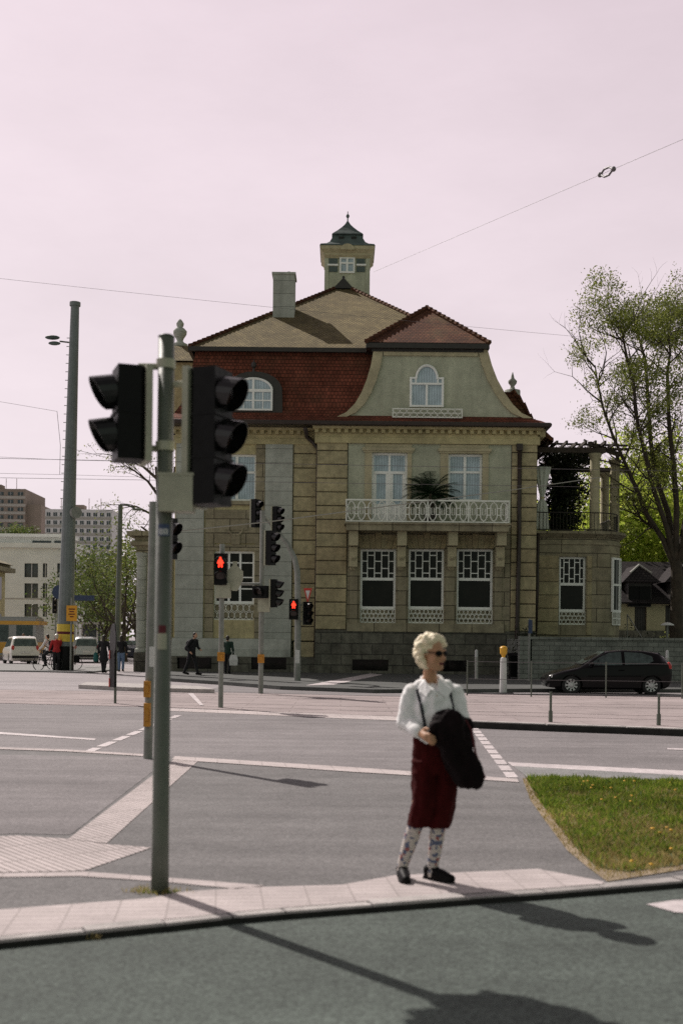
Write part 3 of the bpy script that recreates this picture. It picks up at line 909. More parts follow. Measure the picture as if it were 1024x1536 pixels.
def villa():
    base = V((.8, D1, 0.0))
    v = thing('villa', 'two-storey sandstone villa with a red mansard roof, curved bay and small tower', 'house', base)
    zg = .12
    zc = uz(657)                       # underside of the cornice
    XL, XR = at(262, 800, D2).x, at(804, 800, D1).x
    XM = at(474, 800, D1).x
    ZE = uz(638)
    # body behind the facades
    m = MB(); m.bb(XL + .02, XR - .02, D2 + .42, 78, 0.0, ZE - .1)
    m.build('wall', 'plaster', v)
    # --- right section, ground floor
    gf = [rc(540, 824, 593, 913, D1 + .2), rc(612, 824, 665, 913, D1 + .2), rc(684, 824, 738, 914, D1 + .2)]
    lat = [rc(540, 913, 593, 935, D1 + .1), rc(612, 913, 665, 935, D1 + .1), rc(684, 914, 738, 936, D1 + .1)]
    zf = uz(790); zb = uz(946)
    xa, xb = ux(521), ux(765)
    m = MB()
    holes = [(a[0], a[1], l[2], a[3]) for a, l in zip(gf, lat)]
    wallh(m, xa, xb, zb, zf, D1, holes, .42)
    m.build('wall', 'stone_grey', v)
    for r_, l in zip(gf, lat):
        window(v, r_, D1 + .26, 'lead')
        lattice(v, l, D1 + .12, rows=3)
        q = MB(); q.bb(l[0], l[1], D1 + .2, D1 + .4, l[2], l[3] - .01); q.build('window_apron', 'stone_grey', v)
        q = MB()                        # splayed flat arch of voussoirs over each window
        xm, zt = (r_[0] + r_[1]) / 2, r_[3] + .03
        w = r_[1] - r_[0]
        for i in range(7):
            a, b = (i / 7 - .5) * w * 1.02, ((i + 1) / 7 - .5) * w * 1.02
            hgt = .62 if i != 3 else .74
            q.extrude([(xm + a + .008, D1 - .035, zt), (xm + b - .008, D1 - .035, zt), (xm + b * 1.32 - .008, D1 - .035, zt + hgt), (xm + a * 1.32 + .008, D1 - .035, zt + hgt)], (0, .06, 0))
        q.build('window_arch', 'stone', v, recalc=True)
    for px0, px1 in ((524, 536), (596, 609), (668, 681), (741, 752)):
        a, b, c, d = rc(px0, 797, px1, 946, D1)
        m = MB(); m.bb(a, b, D1 - .06, D1 + .02, zb, d); m.build('pier', 'stone_grey', v)
    m = MB(); a, b, c, d = rc(520, 935, 756, 948, D1); m.bb(a, b, D1 - .16, D1 + .05, c, d - .06); m.bb(a, b, D1 - .10, D1 + .05, d - .06, d)
    m.build('sill_course', 'stone_grey', v)
    # basement
    m = MB()
    hol = [(ux(528, 998), ux(582, 998), .25, uz(990)), (ux(660, 998), ux(700, 998), .25, uz(990))]
    wallh(m, XM, XR, 0, zb, D1 - .12, hol, .4)
    m.quad((XM, D1 - .12, zb), (XR, D1 - .12, zb), (XR, D1 + .1, zb), (XM, D1 + .1, zb))
    m.quad((XM, D1 - .12, 0), (XM, D1 - .12, zb), (XM, D1 + .8, zb), (XM, D1 + .8, 0))
    m.build('basement', 'base_stone', v)
    for h in hol:
        m = MB(); m.quad((h[0], D1 + .2, h[2]), (h[1], D1 + .2, h[2]), (h[1], D1 + .2, h[3]), (h[0], D1 + .2, h[3])); m.build('basement_window', 'pane_dark', v)
    # --- right section, upper floor
    dr = rc(557, 680, 610, 784, D1 + .2); wr = rc(671, 682, 722, 752, D1 + .2)
    m = MB(); wallh(m, xa, xb, zf, zc, D1, [dr, wr], .4)
    m.build('wall', 'plaster', v)
    window(v, dr, D1 + .24, 'door', 'pane_sky'); window(v, wr, D1 + .24, 'cross', 'pane_sky')
    for (p0, p1), o in (((547, 617), dr), ((660, 732), wr)):
        m = MB()
        a, b = ux(p0, 700), ux(p1, 700)
        m.bb(a, o[0], D1 - .06, D1 + .02, o[2], o[3]); m.bb(o[1], b, D1 - .06, D1 + .02, o[2], o[3])
        m.bb(a, b, D1 - .06, D1 + .02, o[3], zc - .3)
        m.bb(a - .12, b + .12, D1 - .16, D1 - .062, zc - .62, zc - .48); m.bb(a - .06, b + .06, D1 - .11, D1 - .062, zc - .70, zc - .62)
        m.build('window_surround', 'plaster_trim', v)
    # quoins
    for qa, qb in ((XM, xa - .02), (xb + .02, XR)):
        m = MB(); quoins(m, qa, qb, zb, zc, D1, cols=1); m.build('quoin', 'stone', v)
    m = MB(); m.quad((XM, D1 - .01, zb), (xa, D1 - .01, zb), (xa, D1 - .01, zc), (XM, D1 - .01, zc)); m.build('wall', 'joint', v); m = MB()
    m.quad((XM, D1 - .01, zb), (XM, D1 - .01, zc), (XM, D1 + .7, zc), (XM, D1 + .7, zb)); m.build('wall', 'cornice', v)
    m = MB(); m.quad((xb, D1 - .01, zb), (XR, D1 - .01, zb), (XR, D1 - .01, zc), (xb, D1 - .01, zc)); m.build('wall', 'joint', v); m = MB()
    m.quad((XR, D1 - .01, 0), (XR, D1 + .5, 0), (XR, D1 + .5, zc), (XR, D1 - .01, zc))
    m.build('wall', 'cornice', v)
    # right flank, coursed stone behind bay and terrace
    m = MB(); m.quad((XR, D1 + .5, 0), (XR, 78, 0), (XR, 78, zc), (XR, D1 + .5, zc)); m.build('wall', 'stone_grey', v)
    # --- left section
    X0, X1 = XL, at(478, 800, D2).x
    wu = rc(326, 682, 385, 752, D2 + .2); wg = rc(322, 827, 382, 905, D2 + .2); lg = rc(320, 905, 384, 930, D2 + .1)
    zp = uz(958, 400, D2); zq = uz(985, 400, D2)
    m = MB(); wallh(m, X0, X1, zp, zc, D2, [wu, (wg[0], wg[1], lg[2], wg[3])], .42); m.build('wall', 'cornice', v)
    window(v, wu, D2 + .24, 'cross', 'pane_sky'); window(v, wg, D2 + .24, 'grid', 'pane_dark')
    lattice(v, lg, D2 + .1, rows=2, cell=.26)
    q = MB(); q.bb(lg[0], lg[1], D2 + .2, D2 + .4, lg[2], lg[3] - .01); q.build('window_apron', 'stone_grey', v)
    for p0, p1 in ((264, 306), (397, 438)):
        a, b = at(p0, 800, D2).x, at(p1, 800, D2).x
        m = MB(); m.bb(a, b, D2 - .12, D2 + .02, zp, zc - .28); m.build('pilaster', 'pilaster', v)
    m = MB()
    a, b, c, d = rc(320, 765, 388, 815, D2)
    m.bb(a, b, D2 - .07, D2 + .02, c, d)
    m.bb(a + .12, b - .12, D2 - .10, D2 - .072, c + .5, d - .14)
    m.bb(a + .5, b - .5, D2 - .13, D2 - .102, c + .62, d - .26)
    m.tube(arc((a + b) / 2, d - .85, .34, PI, 2 * PI, 10, D2 - .12), .05, 6)
    m.bb(wg[0] - .3, wg[1] + .3, D2 - .09, D2 + .02, wg[3] + .02, wg[3] + .3)
    m.bb((a + b) / 2 - .2, (a + b) / 2 + .2, D2 - .14, D2 - .072, wg[3] + .3, c + .49)
    m.build('relief_panel', 'stone_grey', v)
    for a, b in ((at(308, 800, D2).x, wg[0] - .02), (wg[1] + .02, at(396, 800, D2).x)):
        m = MB()
        m.bb(a, b, D2 - .05, D2 + .02, zp, wg[3] + .019)
        m.bb(a, b, D2 - .05, D2 + .02, wg[3] + .019, zc - .3)
        m.build('window_surround', 'stone_grey', v)
    m = MB(); m.bb(wu[0] - .4, wu[1] + .4, D2 - .14, D2 - .02, wu[2] - .2, wu[2] - .01)
    m.build('window_sill', 'stone_grey', v)
    m = MB(); m.quad((at(438.5, 800, D2).x, D2 - .006, zp - .1), (X1, D2 - .006, zp - .1), (X1, D2 - .006, zc - .3), (at(438.5, 800, D2).x, D2 - .006, zc - .3)); m.build('wall', 'joint', v)
    m = MB(); quoins(m, at(439, 800, D2).x, X1 - .02, zp - .1, zc - .02, D2, cols=1); m.build('quoin', 'stone', v)
    m = MB()                            # pale battered plinth under the pilasters
    m.extrude([(X0 - .05, D2 - .42, zq), (X0 - .05, D2 - .42, zq + .35), (X0 - .05, D2 - .14, zp), (X0 - .05, D2 + .1, zp), (X0 - .05, D2 + .1, zq)], (at(438, 800, D2).x - X0 + .05, 0, 0))
    m.build('plinth', 'pilaster', v, recalc=True)
    m = MB()
    hol = [(at(268, 998, D2).x, at(319, 998, D2).x, .25, uz(986, 300, D2)), (at(378, 998, D2).x, at(430, 998, D2).x, .25, uz(986, 400, D2))]
    wallh(m, X0 - .1, X1, 0, zq, D2 - .46, hol, .4)
    m.quad((X0 - .1, D2 - .46, zq), (X1, D2 - .46, zq), (X1, D2 + .1, zq), (X0 - .1, D2 + .1, zq))
    m.quad((X0 - .1, D2 - .46, 0), (X0 - .1, D2 - .46, zq), (X0 - .1, D2 + .5, zq), (X0 - .1, D2 + .5, 0))
    m.build('basement', 'base_stone', v)
    for h in hol:
        m = MB(); m.quad((h[0], D2 - .1, h[2]), (h[1], D2 - .1, h[2]), (h[1], D2 - .1, h[3]), (h[0], D2 - .1, h[3])); m.build('basement_window', 'pane_dark', v)
    m = MB()
    quoins(m, at(440, 980, D2).x, X1 - .02, zq - .02, zp - .12, D2, proud=.2)
    m.build('quoin', 'stone', v)
    # --- cornice with dentils
    m = MB()
    e = .35
    for a, b, y in ((XM - .1, XR + .1, D1), (X0 - .1, XM - .12, D2)):
        m.bb(a, b, y - .14, y + .2, zc - .28, zc - .02)
        m.bb(a, b, y - .10, y + .2, zc - .02, zc + .16)
        m.bb(a - .1, b + .1, y - .42, y + .2, zc + .34, zc + .55)
        x = a
        while x < b - .15:
            m.bb(x, x + .17, y - .3, y - .09, zc + .17, zc + .339)
            x += .34
        m.bb(a, b, y - .08, y + .2, zc + .161, zc + .339)
    m.bb(XR, XR + .35, D1 - .1, 78, zc + .1, zc + .54)
    m.bb(X0 - .4, X0, D2 - .1, 78, zc + .1, zc + .54)
    m.build('cornice', 'cornice', v)
    # --- roof
    ex0, ex1, ey0, ey1 = X0 - .45, XR + .45, D1 - .62, 78.5
    prof = [(0, ZE), (.18, ZE + .18), (.55, ZE + .42), (.92, ZE + .95), (1.22, ZE + 1.9), (1.45, ZE + 2.9), (1.62, ZE + 3.72)]

    def ringp(t, z):
        return [V((ex0 + t * .82, ey0 + t, z)), V((ex1 - t * 2.0, ey0 + t, z)), V((ex1 - t * 2.0, ey1 - t, z)), V((ex0 + t * .82, ey1 - t, z))]
    m = MB(); m.loft([ringp(t, z) for t, z in prof])
    rf = m.build('mansard_roof', 'tile_red', v)
    m = MB(); m.tube([(ex0, ey0 - .05, ZE - .05), (ex1, ey0 - .05, ZE - .05), (ex1, 78, ZE - .05)], .11, 8)
    m.bb(ex0 + .1, ex1 - .1, ey0 + .01, D1 + .3, ZE - .14, ZE - .02)
    m.bb(XR - .3, ex1 - .05, D1 + .31, 78, ZE - .14, ZE - .02)
    m.build('gutter', 'pipe', v)
    # upper hipped roof, ridge running away from the street
    t, z = prof[-1]
    zt = z
    o = .28
    a, b, c, d = ringp(t, z)
    a, b, c, d = a + V((-o, -o, 0)), b + V((o, -o, 0)), c + V((o, o, 0)), d + V((-o, o, 0))
    apx = at(515, 428, 64.5)
    apb = V((apx.x, 69.0, apx.z))
    m = MB(); m.quad(a, b, apx); m.quad(b, c, apb, apx); m.quad(c, d, apb); m.quad(d, a, apx, apb)
    up = m.build('upper_roof', 'tile_tan', v)
    m = MB()
    for p, q in ((a, apx), (b, apx), (apx, apb)):
        n = int((q - p).length / .34)
        for i in range(n):
            u = p.lerp(q, i / n); w = p.lerp(q, (i + 1.15) / n)
            m.tube([u + V((0, 0, .03)), w + V((0, 0, .0))], [.125, .10], 6)
    m.build('ridge_tiles', 'tile_brown', up)
    m = MB()
    pts = [a, b, c, d]
    for p, q in zip(pts, pts[1:] + pts[:1]):
        dd = (q - p).normalized()
        mid = (p + q) / 2
        M = Matrix.Rotation(math.atan2(dd.y, dd.x), 4, 'Z')
        m.box(mid - V((0, 0, .11)), ((q - p).length - .01, .16, .2), M=M)
    m.build('eaves_board', 'dark_metal', up)
    m = MB()                             # small dark hood on the front end of the ridge
    hz = apx + V((0, -.3, -.1))
    m.add([hz + V((-.55, -.5, -.3)), hz + V((.55, -.5, -.3)), hz + V((0, -.5, .30)), hz + V((-.55, .8, -.3)), hz + V((.55, .8, -.3)), hz + V((0, .8, .30))],
          [(0, 1, 2), (0, 2, 5, 3), (1, 4, 5, 2), (3, 5, 4)])
    m.tube([hz + V((0, -.52, .30)), hz + V((0, .8, .30))], .08, 6)
    m.build('ridge_hood', 'dark_metal', up)
    # chimney
    x0, x1, z0, z1 = rc(410, 412, 442, 478, 59.4)
    m = MB(); m.bb(x0, x1, 59.0, 60.3, z0 - 1.5, z1 - .1); m.bb(x0 - .06, x1 + .06, 58.94, 60.36, z1 - .1, z1)
    m.tube([(x1 - .32, 59.6, z1), (x1 - .32, 59.6, z1 + .2)], [.12, .1], 8)
    m.build('chimney', 'pilaster', up)
    # --- tower behind the ridge
    D = 71.0
    x0, x1, z0, z1 = rc(489.5, 375, 551.5, 452, D)
    w = (x1 - x0) / 2
    cx, cy = (x0 + x1) / 2, D + w
    m = MB(); m.bb(x0, x1, D, D + 2 * w, z0 - 3, z1)
    for s in (-1, 1):
        m.bb(cx + s * w - .12, cx + s * w + .12, D - .06, D + .2, z0 - 3, z1 - .01)
    tw = m.build('tower', 'plaster', v)
    T = Matrix.Translation((cx, cy, 0))
    q2 = math.sqrt(2)
    zz = lambda py: at(520, py, D).z
    m = MB(); m.lathe([(q2 * (w + .06), zz(388)), (q2 * (w + .2), zz(384)), (q2 * (w + .2), zz(381)), (q2 * (w + .38), zz(376)), (q2 * (w + .38), zz(370))], T, 4, ph=PI / 4)
    m.extrude(arc(cx, zz(378), .42, 0, PI, 10, D - .48, .36), (0, .4, 0))
    m.build('tower_cornice', 'plaster_trim', tw, recalc=True)
    m = MB()
    m.lathe([(q2 * (w + .42), zz(371)), (q2 * (w + .36), zz(368.5)), (q2 * (w + .02), zz(365)), (q2 * (w - .18), zz(361)), (q2 * (w - .32), zz(354)), (q2 * (w - .42), zz(348.5))], T, 4, ph=PI / 4)
    m.lathe([(q2 * (w - .3), zz(348.4)), (q2 * (w - .38), zz(346)), (q2 * .62, zz(340)), (q2 * .36, zz(333)), (q2 * .17, zz(327)), (.06, zz(321))], T, 4, ph=PI / 4)
    m.tube([(cx, cy, zz(323)), (cx, cy, zz(306))], [.05, .025], 6)
    m.ell((cx, cy, zz(313)), (.11, .11, .13), 8, 6)
    m.build('tower_roof', 'copper', tw)
    m = MB()
    for s in (-1, 1):
        for i in range(5):
            m.bb(cx + s * (.28 + .1) - .16, cx + s * .38 + .16, D + .26, D + .6, zz(359) + i * .06, zz(359) + i * .06 + .03)
    m.bb(cx - .7, cx + .7, D + .55, D + .7, zz(360), zz(350))
    m.build('tower_louvre', 'dark_metal', tw)
    wr_ = rc(509, 386, 532, 410, D)
    window(tw, wr_, D - .03, 'cross', 'pane_sky')
    for p0, p1 in ((493.5, 506), (534.5, 547)):
        m = MB()
        a_, b_, c_, d_ = rc(p0, 385, p1, 396, D); m.bb(a_, b_, D - .05, D, c_, d_)
        a_, b_, c_, d_ = rc(p0, 400, p1, 408, D); m.bb(a_, b_, D - .05, D, c_, d_)
        m.build('tower_shutter', 'copper', tw)
    m = MB(); a_, b_, c_, d_ = rc(491, 396.5, 507, 399, D); m.bb(a_, b_, D - .1, D, c_, d_); a_, b_, c_, d_ = rc(534, 396.5, 549, 399, D); m.bb(a_, b_, D - .1, D, c_, d_)
    m.build('tower_sill', 'white', tw)
    # --- gable over the right section
    yg = D1 - .10
    left = [(503, 627), (520, 619), (533, 606), (543, 589), (551, 569), (557, 548), (562, 519)]
    right = [(728, 520), (736, 549), (744, 570), (755, 590), (767, 607), (780, 620), (797, 628)]
    P = [at(x, y, yg) for x, y in left + right]
    P.reverse()
    m = MB(); m.quad(*P)
    gb = m.build('gable', 'plaster', v)
    m = MB()
    n = len(P)
    for i in range(n - 1):
        A, B = P[i], P[i + 1]
        m.quad(A, A + V((0, 9, 0)), B + V((0, 9, 0)), B)
    m.build('gable_flank', 'tile_red', gb)
    cxg = at(645, 575, yg)
    m = MB()                             # raised border following the curved sides
    for side in (left, right):
        Q = [at(x, y, yg) for x, y in side]
        for A, B in zip(Q, Q[1:]):
            s = 1 if side is left else -1
            wd = V((.42 * s, 0, 0))
            m.extrude([A + V((-.03 * s, -.12, 0)), B + V((-.03 * s, -.12, 0)), B + wd + V((0, -.12, 0)), A + wd + V((0, -.12, 0))], (0, .13, 0))
    A, B = at(575, 520, yg), at(716, 520, yg)
    m.bb(A.x, B.x, yg - .115, yg + .01, A.z - .42, A.z)
    m.build('gable_border', 'plaster_trim', gb, recalc=True)
    x0, x1, z0, z1 = rc(614, 558, 665, 611, yg)
    f = MB(); yb = yg - .08
    zs = z0 + (z1 - z0) * .66
    xm = (x0 + x1) / 2
    rr = (x1 - x0) * .30
    f.bb(x0, x0 + .1, yb - .02, yg, z0, zs + .3); f.bb(x1 - .1, x1, yb - .02, yg, z0, zs + .3); f.bb(x0 + .1, x1 - .1, yb - .02, yg, z0, z0 + .09)
    f.bb(x0 + .1, x1 - .1, yb - .03, yg, zs - .05, zs + .04); f.bb(xm - .05, xm + .05, yb - .01, yg, z0 + .09, zs - .05)
    f.bb(x0 + .1, xm - rr, yb - .015, yg, zs + .22, zs + .3); f.bb(xm + rr, x1 - .1, yb - .015, yg, zs + .22, zs + .3)
    f.tube(arc(xm, zs + .22, rr + .02, 0, PI, 12, yb, .62), .06, 6)
    f.bb(xm - rr - .07, xm - rr, yb - .01, yg, zs + .04, zs + .3); f.bb(xm + rr, xm + rr + .07, yb - .01, yg, zs + .04, zs + .3)
    wn = f.build('window', 'white', gb)
    p = MB(); yy = yg - .03
    p.quad(V((x0, yy, z0)), V((x1, yy, z0)), V((x1, yy, zs + .28)), *[q for q in arc(xm, zs + .22, rr, 0, PI, 12, yy, .6)], V((x0, yy, zs + .28)))
    p.build('pane', 'pane_sky', wn)
    lattice(gb, rc(588, 613, 693, 627, yg - .25), yg - .3, 'window_balcony', rows=2, cell=.3)
    # gable roof
    e0, e1 = at(549, 513, yg - .4), at(734, 513, yg - .4)
    ap = at(640, 462, yg + 2.9)
    za = e0.z
    m = MB()
    L = V((e0.x, e0.y, za)); Rr = V((e1.x, e1.y, za))
    bk = 8.5
    m.quad(L, Rr, ap); m.quad(Rr, V((Rr.x, Rr.y + bk, za)), V((ap.x, ap.y + bk - 3, ap.z)), ap); m.quad(V((L.x, L.y + bk, za)), L, ap, V((ap.x, ap.y + bk - 3, ap.z)))
    gr = m.build('gable_roof', 'tile_brown', gb)
    m = MB()
    for p, q in ((L, ap), (Rr, ap), (ap, V((ap.x, ap.y + bk - 3, ap.z)))):
        n = int((q - p).length / .34)
        for i in range(n):
            m.tube([p.lerp(q, i / n) + V((0, 0, .04)), p.lerp(q, (i + 1.15) / n)], [.125, .10], 6)
    m.build('gable_ridge_tiles', 'tile_brown', gb)
    m = MB(); m.bb(L.x, Rr.x, L.y + .02, L.y + .5, za - .24, za - .02); m.bb(L.x + .01, L.x + .4, L.y + .51, L.y + 8, za - .23, za - .02); m.bb(Rr.x - .4, Rr.x - .01, L.y + .51, L.y + 8, za - .23, za - .02)
    m.bb(e0.x + .25, e1.x - .25, L.y + .24, L.y + .5, za - .36, za - .241)
    m.build('gable_eaves', 'dark_metal', gb)
    # --- arched dormer on the left mansard
    yd = ey0 + .62
    x0, x1, z0, z1 = rc(338, 557, 424, 628, yd)
    xm = (x0 + x1) / 2
    w = (x1 - x0) / 2
    hh = z1 - z0
    po = [V((x0, yd, z0)), V((x0 + .02, yd, z0 + hh * .45))] + [V((xm - w * math.cos(PI * i / 12), yd, z0 + hh * (.50 + .5 * math.sin(PI * i / 12) ** .8))) for i in range(1, 12)] + [V((x1 - .02, yd, z0 + hh * .45)), V((x1, yd, z0))]
    po.reverse()
    m = MB(); m.extrude(po, (0, 2.2, 0)); dm = m.build('dormer', 'dark_metal', v, recalc=True)
    xx0, xx1, zz0, zz1 = rc(351, 567, 409, 616, yd)
    m = MB(); p = MB()
    xm2 = (xx0 + xx1) / 2
    rise = (zz1 - zz0) * .38
    ap_ = arc(xm2, zz1 - rise, (xx1 - xx0) / 2, 0, PI, 14, yd - .03, rise)
    p.quad(V((xx0, yd - .03, zz0)), V((xx1, yd - .03, zz0)), *ap_)
    m.tube(arc(xm2, zz1 - rise, (xx1 - xx0) / 2 - .03, 0, PI, 14, yd - .05, rise - .03), .055, 6)
    m.bb(xx0, xx0 + .08, yd - .09, yd, zz0, zz1 - rise); m.bb(xx1 - .08, xx1, yd - .09, yd, zz0, zz1 - rise); m.bb(xx0 + .08, xx1 - .08, yd - .09, yd, zz0, zz0 + .08)
    m.bb(xx0 + .08, xx1 - .08, yd - .10, yd, zz1 - rise - .08, zz1 - rise + .05)
    m.bb(xm2 - .05, xm2 + .05, yd - .085, yd, zz0 + .08, zz1 - .05)
    zq_ = (zz0 + zz1 - rise) / 2
    m.bb(xx0 + .08, xm2 - .05, yd - .06, yd, zq_ - .03, zq_ + .03); m.bb(xm2 + .05, xx1 - .08, yd - .06, yd, zq_ - .03, zq_ + .03)
    for q in (-.5, .5):
        xq = xm2 + q * (xx1 - xx0) / 2
        m.bb(xq - .02, xq + .02, yd - .055, yd, zz0 + .08, zq_ - .03); m.bb(xq - .02, xq + .02, yd - .055, yd, zq_ + .03, zz1 - rise - .08)
    wn = m.build('window', 'white', dm); p.build('pane', 'pane_sky', wn)
    ft = at(380, 556, yd)
    m = MB(); m.tube([ft - V((0, -.2, .1)), ft + V((0, .2, .55))], [.07, .02], 6); m.ell(ft + V((0, .2, .3)), (.14, .14, .16), 8, 6); m.build('dormer_finial', 'dark_metal', dm)
    # --- left cross gable with its urn
    m = MB()
    xw = at(256, 560, 60).x
    zt2 = at(280, 519, 60).z
    m.bb(xw, -5.2, 58.5, 66.5, ZE, zt2 - 1.2)
    m.build('side_gable', 'cornice', v)
    m = MB()
    q0 = [V((xw - .4, 58.1, zt2 - 1.2)), V((-4, 58.1, zt2 - 1.2)), V((-4, 66.9, zt2 - 1.2)), V((xw - .4, 66.9, zt2 - 1.2))]
    q1 = [V((xw + .1, 60.0, zt2)), V((-4, 60.0, zt2)), V((-4, 65, zt2)), V((xw + .1, 65, zt2))]
    m.loft([q0, q1]); m.quad(*q1)
    m.build('side_gable_roof', 'tile_tan', v)
    uc = at(270, 518, 60.5)
    T = Matrix.Translation(uc)
    k = 1.36 / 1.36
    m = MB(); m.lathe([(.40, -.15), (.40, .05), (.24, .12), (.16, .22), (.20, .34), (.34, .55), (.36, .72), (.24, .86), (.14, .92), (.18, 1.0), (.2, 1.12), (.12, 1.26), (.03, 1.36)], T, 12)
    m.build('stone_urn', 'pilaster', v, smooth=True)
    uc = at(768, 588, 62)
    m = MB(); m.lathe([(.42, -.9), (.42, .08), (.16, .14), (.1, .3), (.22, .46), (.24, .58), (.1, .72), (.07, .85), (.02, 1.05)], Matrix.Translation(uc), 10); m.build('stone_urn', 'pilaster', v, smooth=True)
    # --- downpipes
    y = D1 - .16
    def seg(pts, D): return [at(x, yy_, D) for x, yy_ in pts]
    tube_path(v, 'downpipe', [at(458, 642, ey0)] + seg([(460, 655), (470, 664), (477, 674), (476, 800), (473, 1003)], D2 - .3), .10)
    tube_path(v, 'downpipe', seg([(779, 668), (778, 800), (775, 950), (775, 1000)], y), .10)
    m = MB(); m.bb(*(lambda a: (a[0], a[1], y - .13, y + .1, a[2], a[3]))(rc(774, 666, 783, 676, y))); m.build('rainwater_head', 'pipe', v)
    # --- balcony
    bx0, bx1 = at(519, 790, 52.7).x, at(763, 790, 52.7).x
    zt3, zs3 = at(640, 784, 52.7).z, at(640, 797, 53).z
    m = MB(); m.bb(bx0, bx1, 52.72, D1 - .02, zs3, zt3 - .08); m.bb(bx0 - .08, bx1 + .08, 52.62, D1 - .02, zt3 - .08, zt3)
    bal = m.build('balcony', 'stone_grey', v)
    rl = MB()
    zr0, zr1 = zt3 + .02, at(640, 749.5, 52.7).z

    def railing(p, q, yb):
        d = (q - p)
        L_ = d.length
        d.normalize()
        M = Matrix.Rotation(math.atan2(d.y, d.x), 4, 'Z')
        hh_ = zr1 - zr0
        def rb(s0, s1, a_, b_, t=.05):
            c = p + d * ((s0 + s1) / 2); c.z = (a_ + b_) / 2
            rl.box(c, (s1 - s0, t, b_ - a_), M=M)
        rb(0, L_, zr1 - .07, zr1, .08); rb(0, L_, zr0, zr0 + .05, .06)
        n = max(2, round(L_ / .46))
        w_ = L_ / n
        for i in range(n + 1):
            s = i * w_
            if i % 4 == 0:
                rb(max(0, s - .03), min(L_, s + .03), zr0 + .05, zr1 - .07, .058)
        for i in range(n):
            s = i * w_
            a_, b_, c_ = s + w_ * .18, s + w_ * .82, s + w_ * .5
            lo, hi = zr0 + .05, zr1 - .07
            pts = [(a_, lo + .2), (c_ - .06, lo + .05), (c_ + .06, lo + .05), (b_, lo + .2), (b_, hi - .2), (c_ + .06, hi - .05), (c_ - .06, hi - .05), (a_, hi - .2), (a_, lo + .2)]
            rl.tube([p + d * u + V((0, 0, z_ - p.z)) for u, z_ in pts], .026, 4, False)
            for z_ in (lo + .3, hi - .3):
                rb(s - w_ * .18 + .0 if i else s, s + w_ * .18, z_ - .02, z_ + .02, .04)
            rb(c_ - .018, c_ + .018, lo, lo + .05, .03); rb(c_ - .018, c_ + .018, hi - .05, hi, .03)
            pts = [(c_ - .06, lo + .3), (c_ + .06, lo + .3), (c_ + .06, hi - .3), (c_ - .06, hi - .3), (c_ - .06, lo + .3)]
            rl.tube([p + d * u + V((0, 0, z_ - p.z)) for u, z_ in pts], .018, 4, False)
    railing(V((bx0, 52.72, zr0)), V((bx1, 52.72, zr0)), 0)
    railing(V((bx0, 52.76, zr0)), V((bx0, D1, zr0)), 0)
    railing(V((bx1, 52.76, zr0)), V((bx1, D1, zr0)), 0)
    rl.build('railing', 'white_iron', bal)
    for px in (530, 602.5, 678.5, 751):
        c = at(px, 800, 53.3).x
        m = MB()
        m.bb(c - .21, c + .21, 53.0, D1 - .062, at(px, 818, 53).z, zs3 - .005)
        m.bb(c - .19, c + .19, 53.45, D1 - .062, at(px, 850, 53.5).z, at(px, 818, 53).z - .03)
        m.tube([(c, 53.45, at(px, 834, 53.5).z), (c, D1 - .1, at(px, 852, 53.5).z)], .16, 6)
        m.build('corbel', 'plaster_trim', bal)
    # --- curved bay with terrace on top
    yb = 56.0
    r = 1.5
    bx = at(925, 900, 58).x
    b0 = XR + .005
    foot = [V((b0, yb, 0)), V((bx - r - .25, yb, 0))] + [V((bx - r + r * math.sin(t * PI / 16), yb + r * 1.2 - r * 1.2 * math.cos(t * PI / 16), 0)) for t in range(1, 9)] + [V((bx, 66, 0))]
    zt4 = at(840, 797, yb).z
    wb = rc(838, 835, 878, 917, yb); lb = rc(838, 917, 878, 937, yb)
    m = MB()
    wallh(m, b0, foot[1].x, 0, zt4 - .3, yb, [(wb[0], wb[1], lb[2], wb[3])], .4)
    for A, B in zip(foot[1:], foot[2:]):
        m.quad(A, B, B + V((0, 0, zt4 - .3)), A + V((0, 0, zt4 - .3)))
    by = m.build('curved_bay', 'stone_grey', v)
    qb = MB()
    quoins(qb, b0 + .06, wb[0] - .03, at(840, 953, yb).z, at(840, 833, yb).z, yb, proud=.05)
    qb.build('bay_quoin', 'stone', by)
    qb = MB()
    quoins(qb, wb[1] + .03, foot[1].x + .06, at(840, 953, yb).z, at(840, 833, yb).z, yb, proud=.05)
    qb.build('bay_quoin', 'stone', by)
    window(by, wb, yb + .24, 'lead'); lattice(by, lb, yb + .1)
    q = MB(); q.bb(lb[0], lb[1], yb + .2, yb + .4, lb[2], lb[3] - .01); q.bb(wb[0], wb[1], yb + .41, yb + .45, lb[3], wb[3]); q.build('window_apron', 'stone_grey', by)
    # second window, following the bend
    f, p, g = MB(), MB(), MB()
    Z0, Z1 = wb[2], wb[3]
    zm = (Z0 + Z1) / 2
    fp = foot[4:9]
    for i, (A, B) in enumerate(zip(fp, fp[1:])):
        dv = (B - A).normalized(); nv = V((dv.y, -dv.x, 0)); M = Matrix.Rotation(math.atan2(dv.y, dv.x), 4, 'Z')
        L_ = (B - A).length
        mid = (A + B) / 2 + nv * .02
        p.box(mid + V((0, 0, zm)), (L_, .03, Z1 - Z0 - .02), M=M)
        for z_ in (Z0 + .05, zm, Z1 - .05):
            f.box(mid + nv * .02 + V((0, 0, z_)), (L_ + .01, .08, .1), M=M)
        for k in range(3):
            g.box(A.lerp(B, k / 3) + nv * .05 + V((0, 0, (lb[2] + lb[3]) / 2)), (.03, .03, lb[3] - lb[2]), M=M)
        for z_ in (lb[2] + .02, lb[3] - .02, (lb[2] + lb[3]) / 2):
            g.box(mid + nv * .03 + V((0, 0, z_)), (L_, .04, .04), M=M)
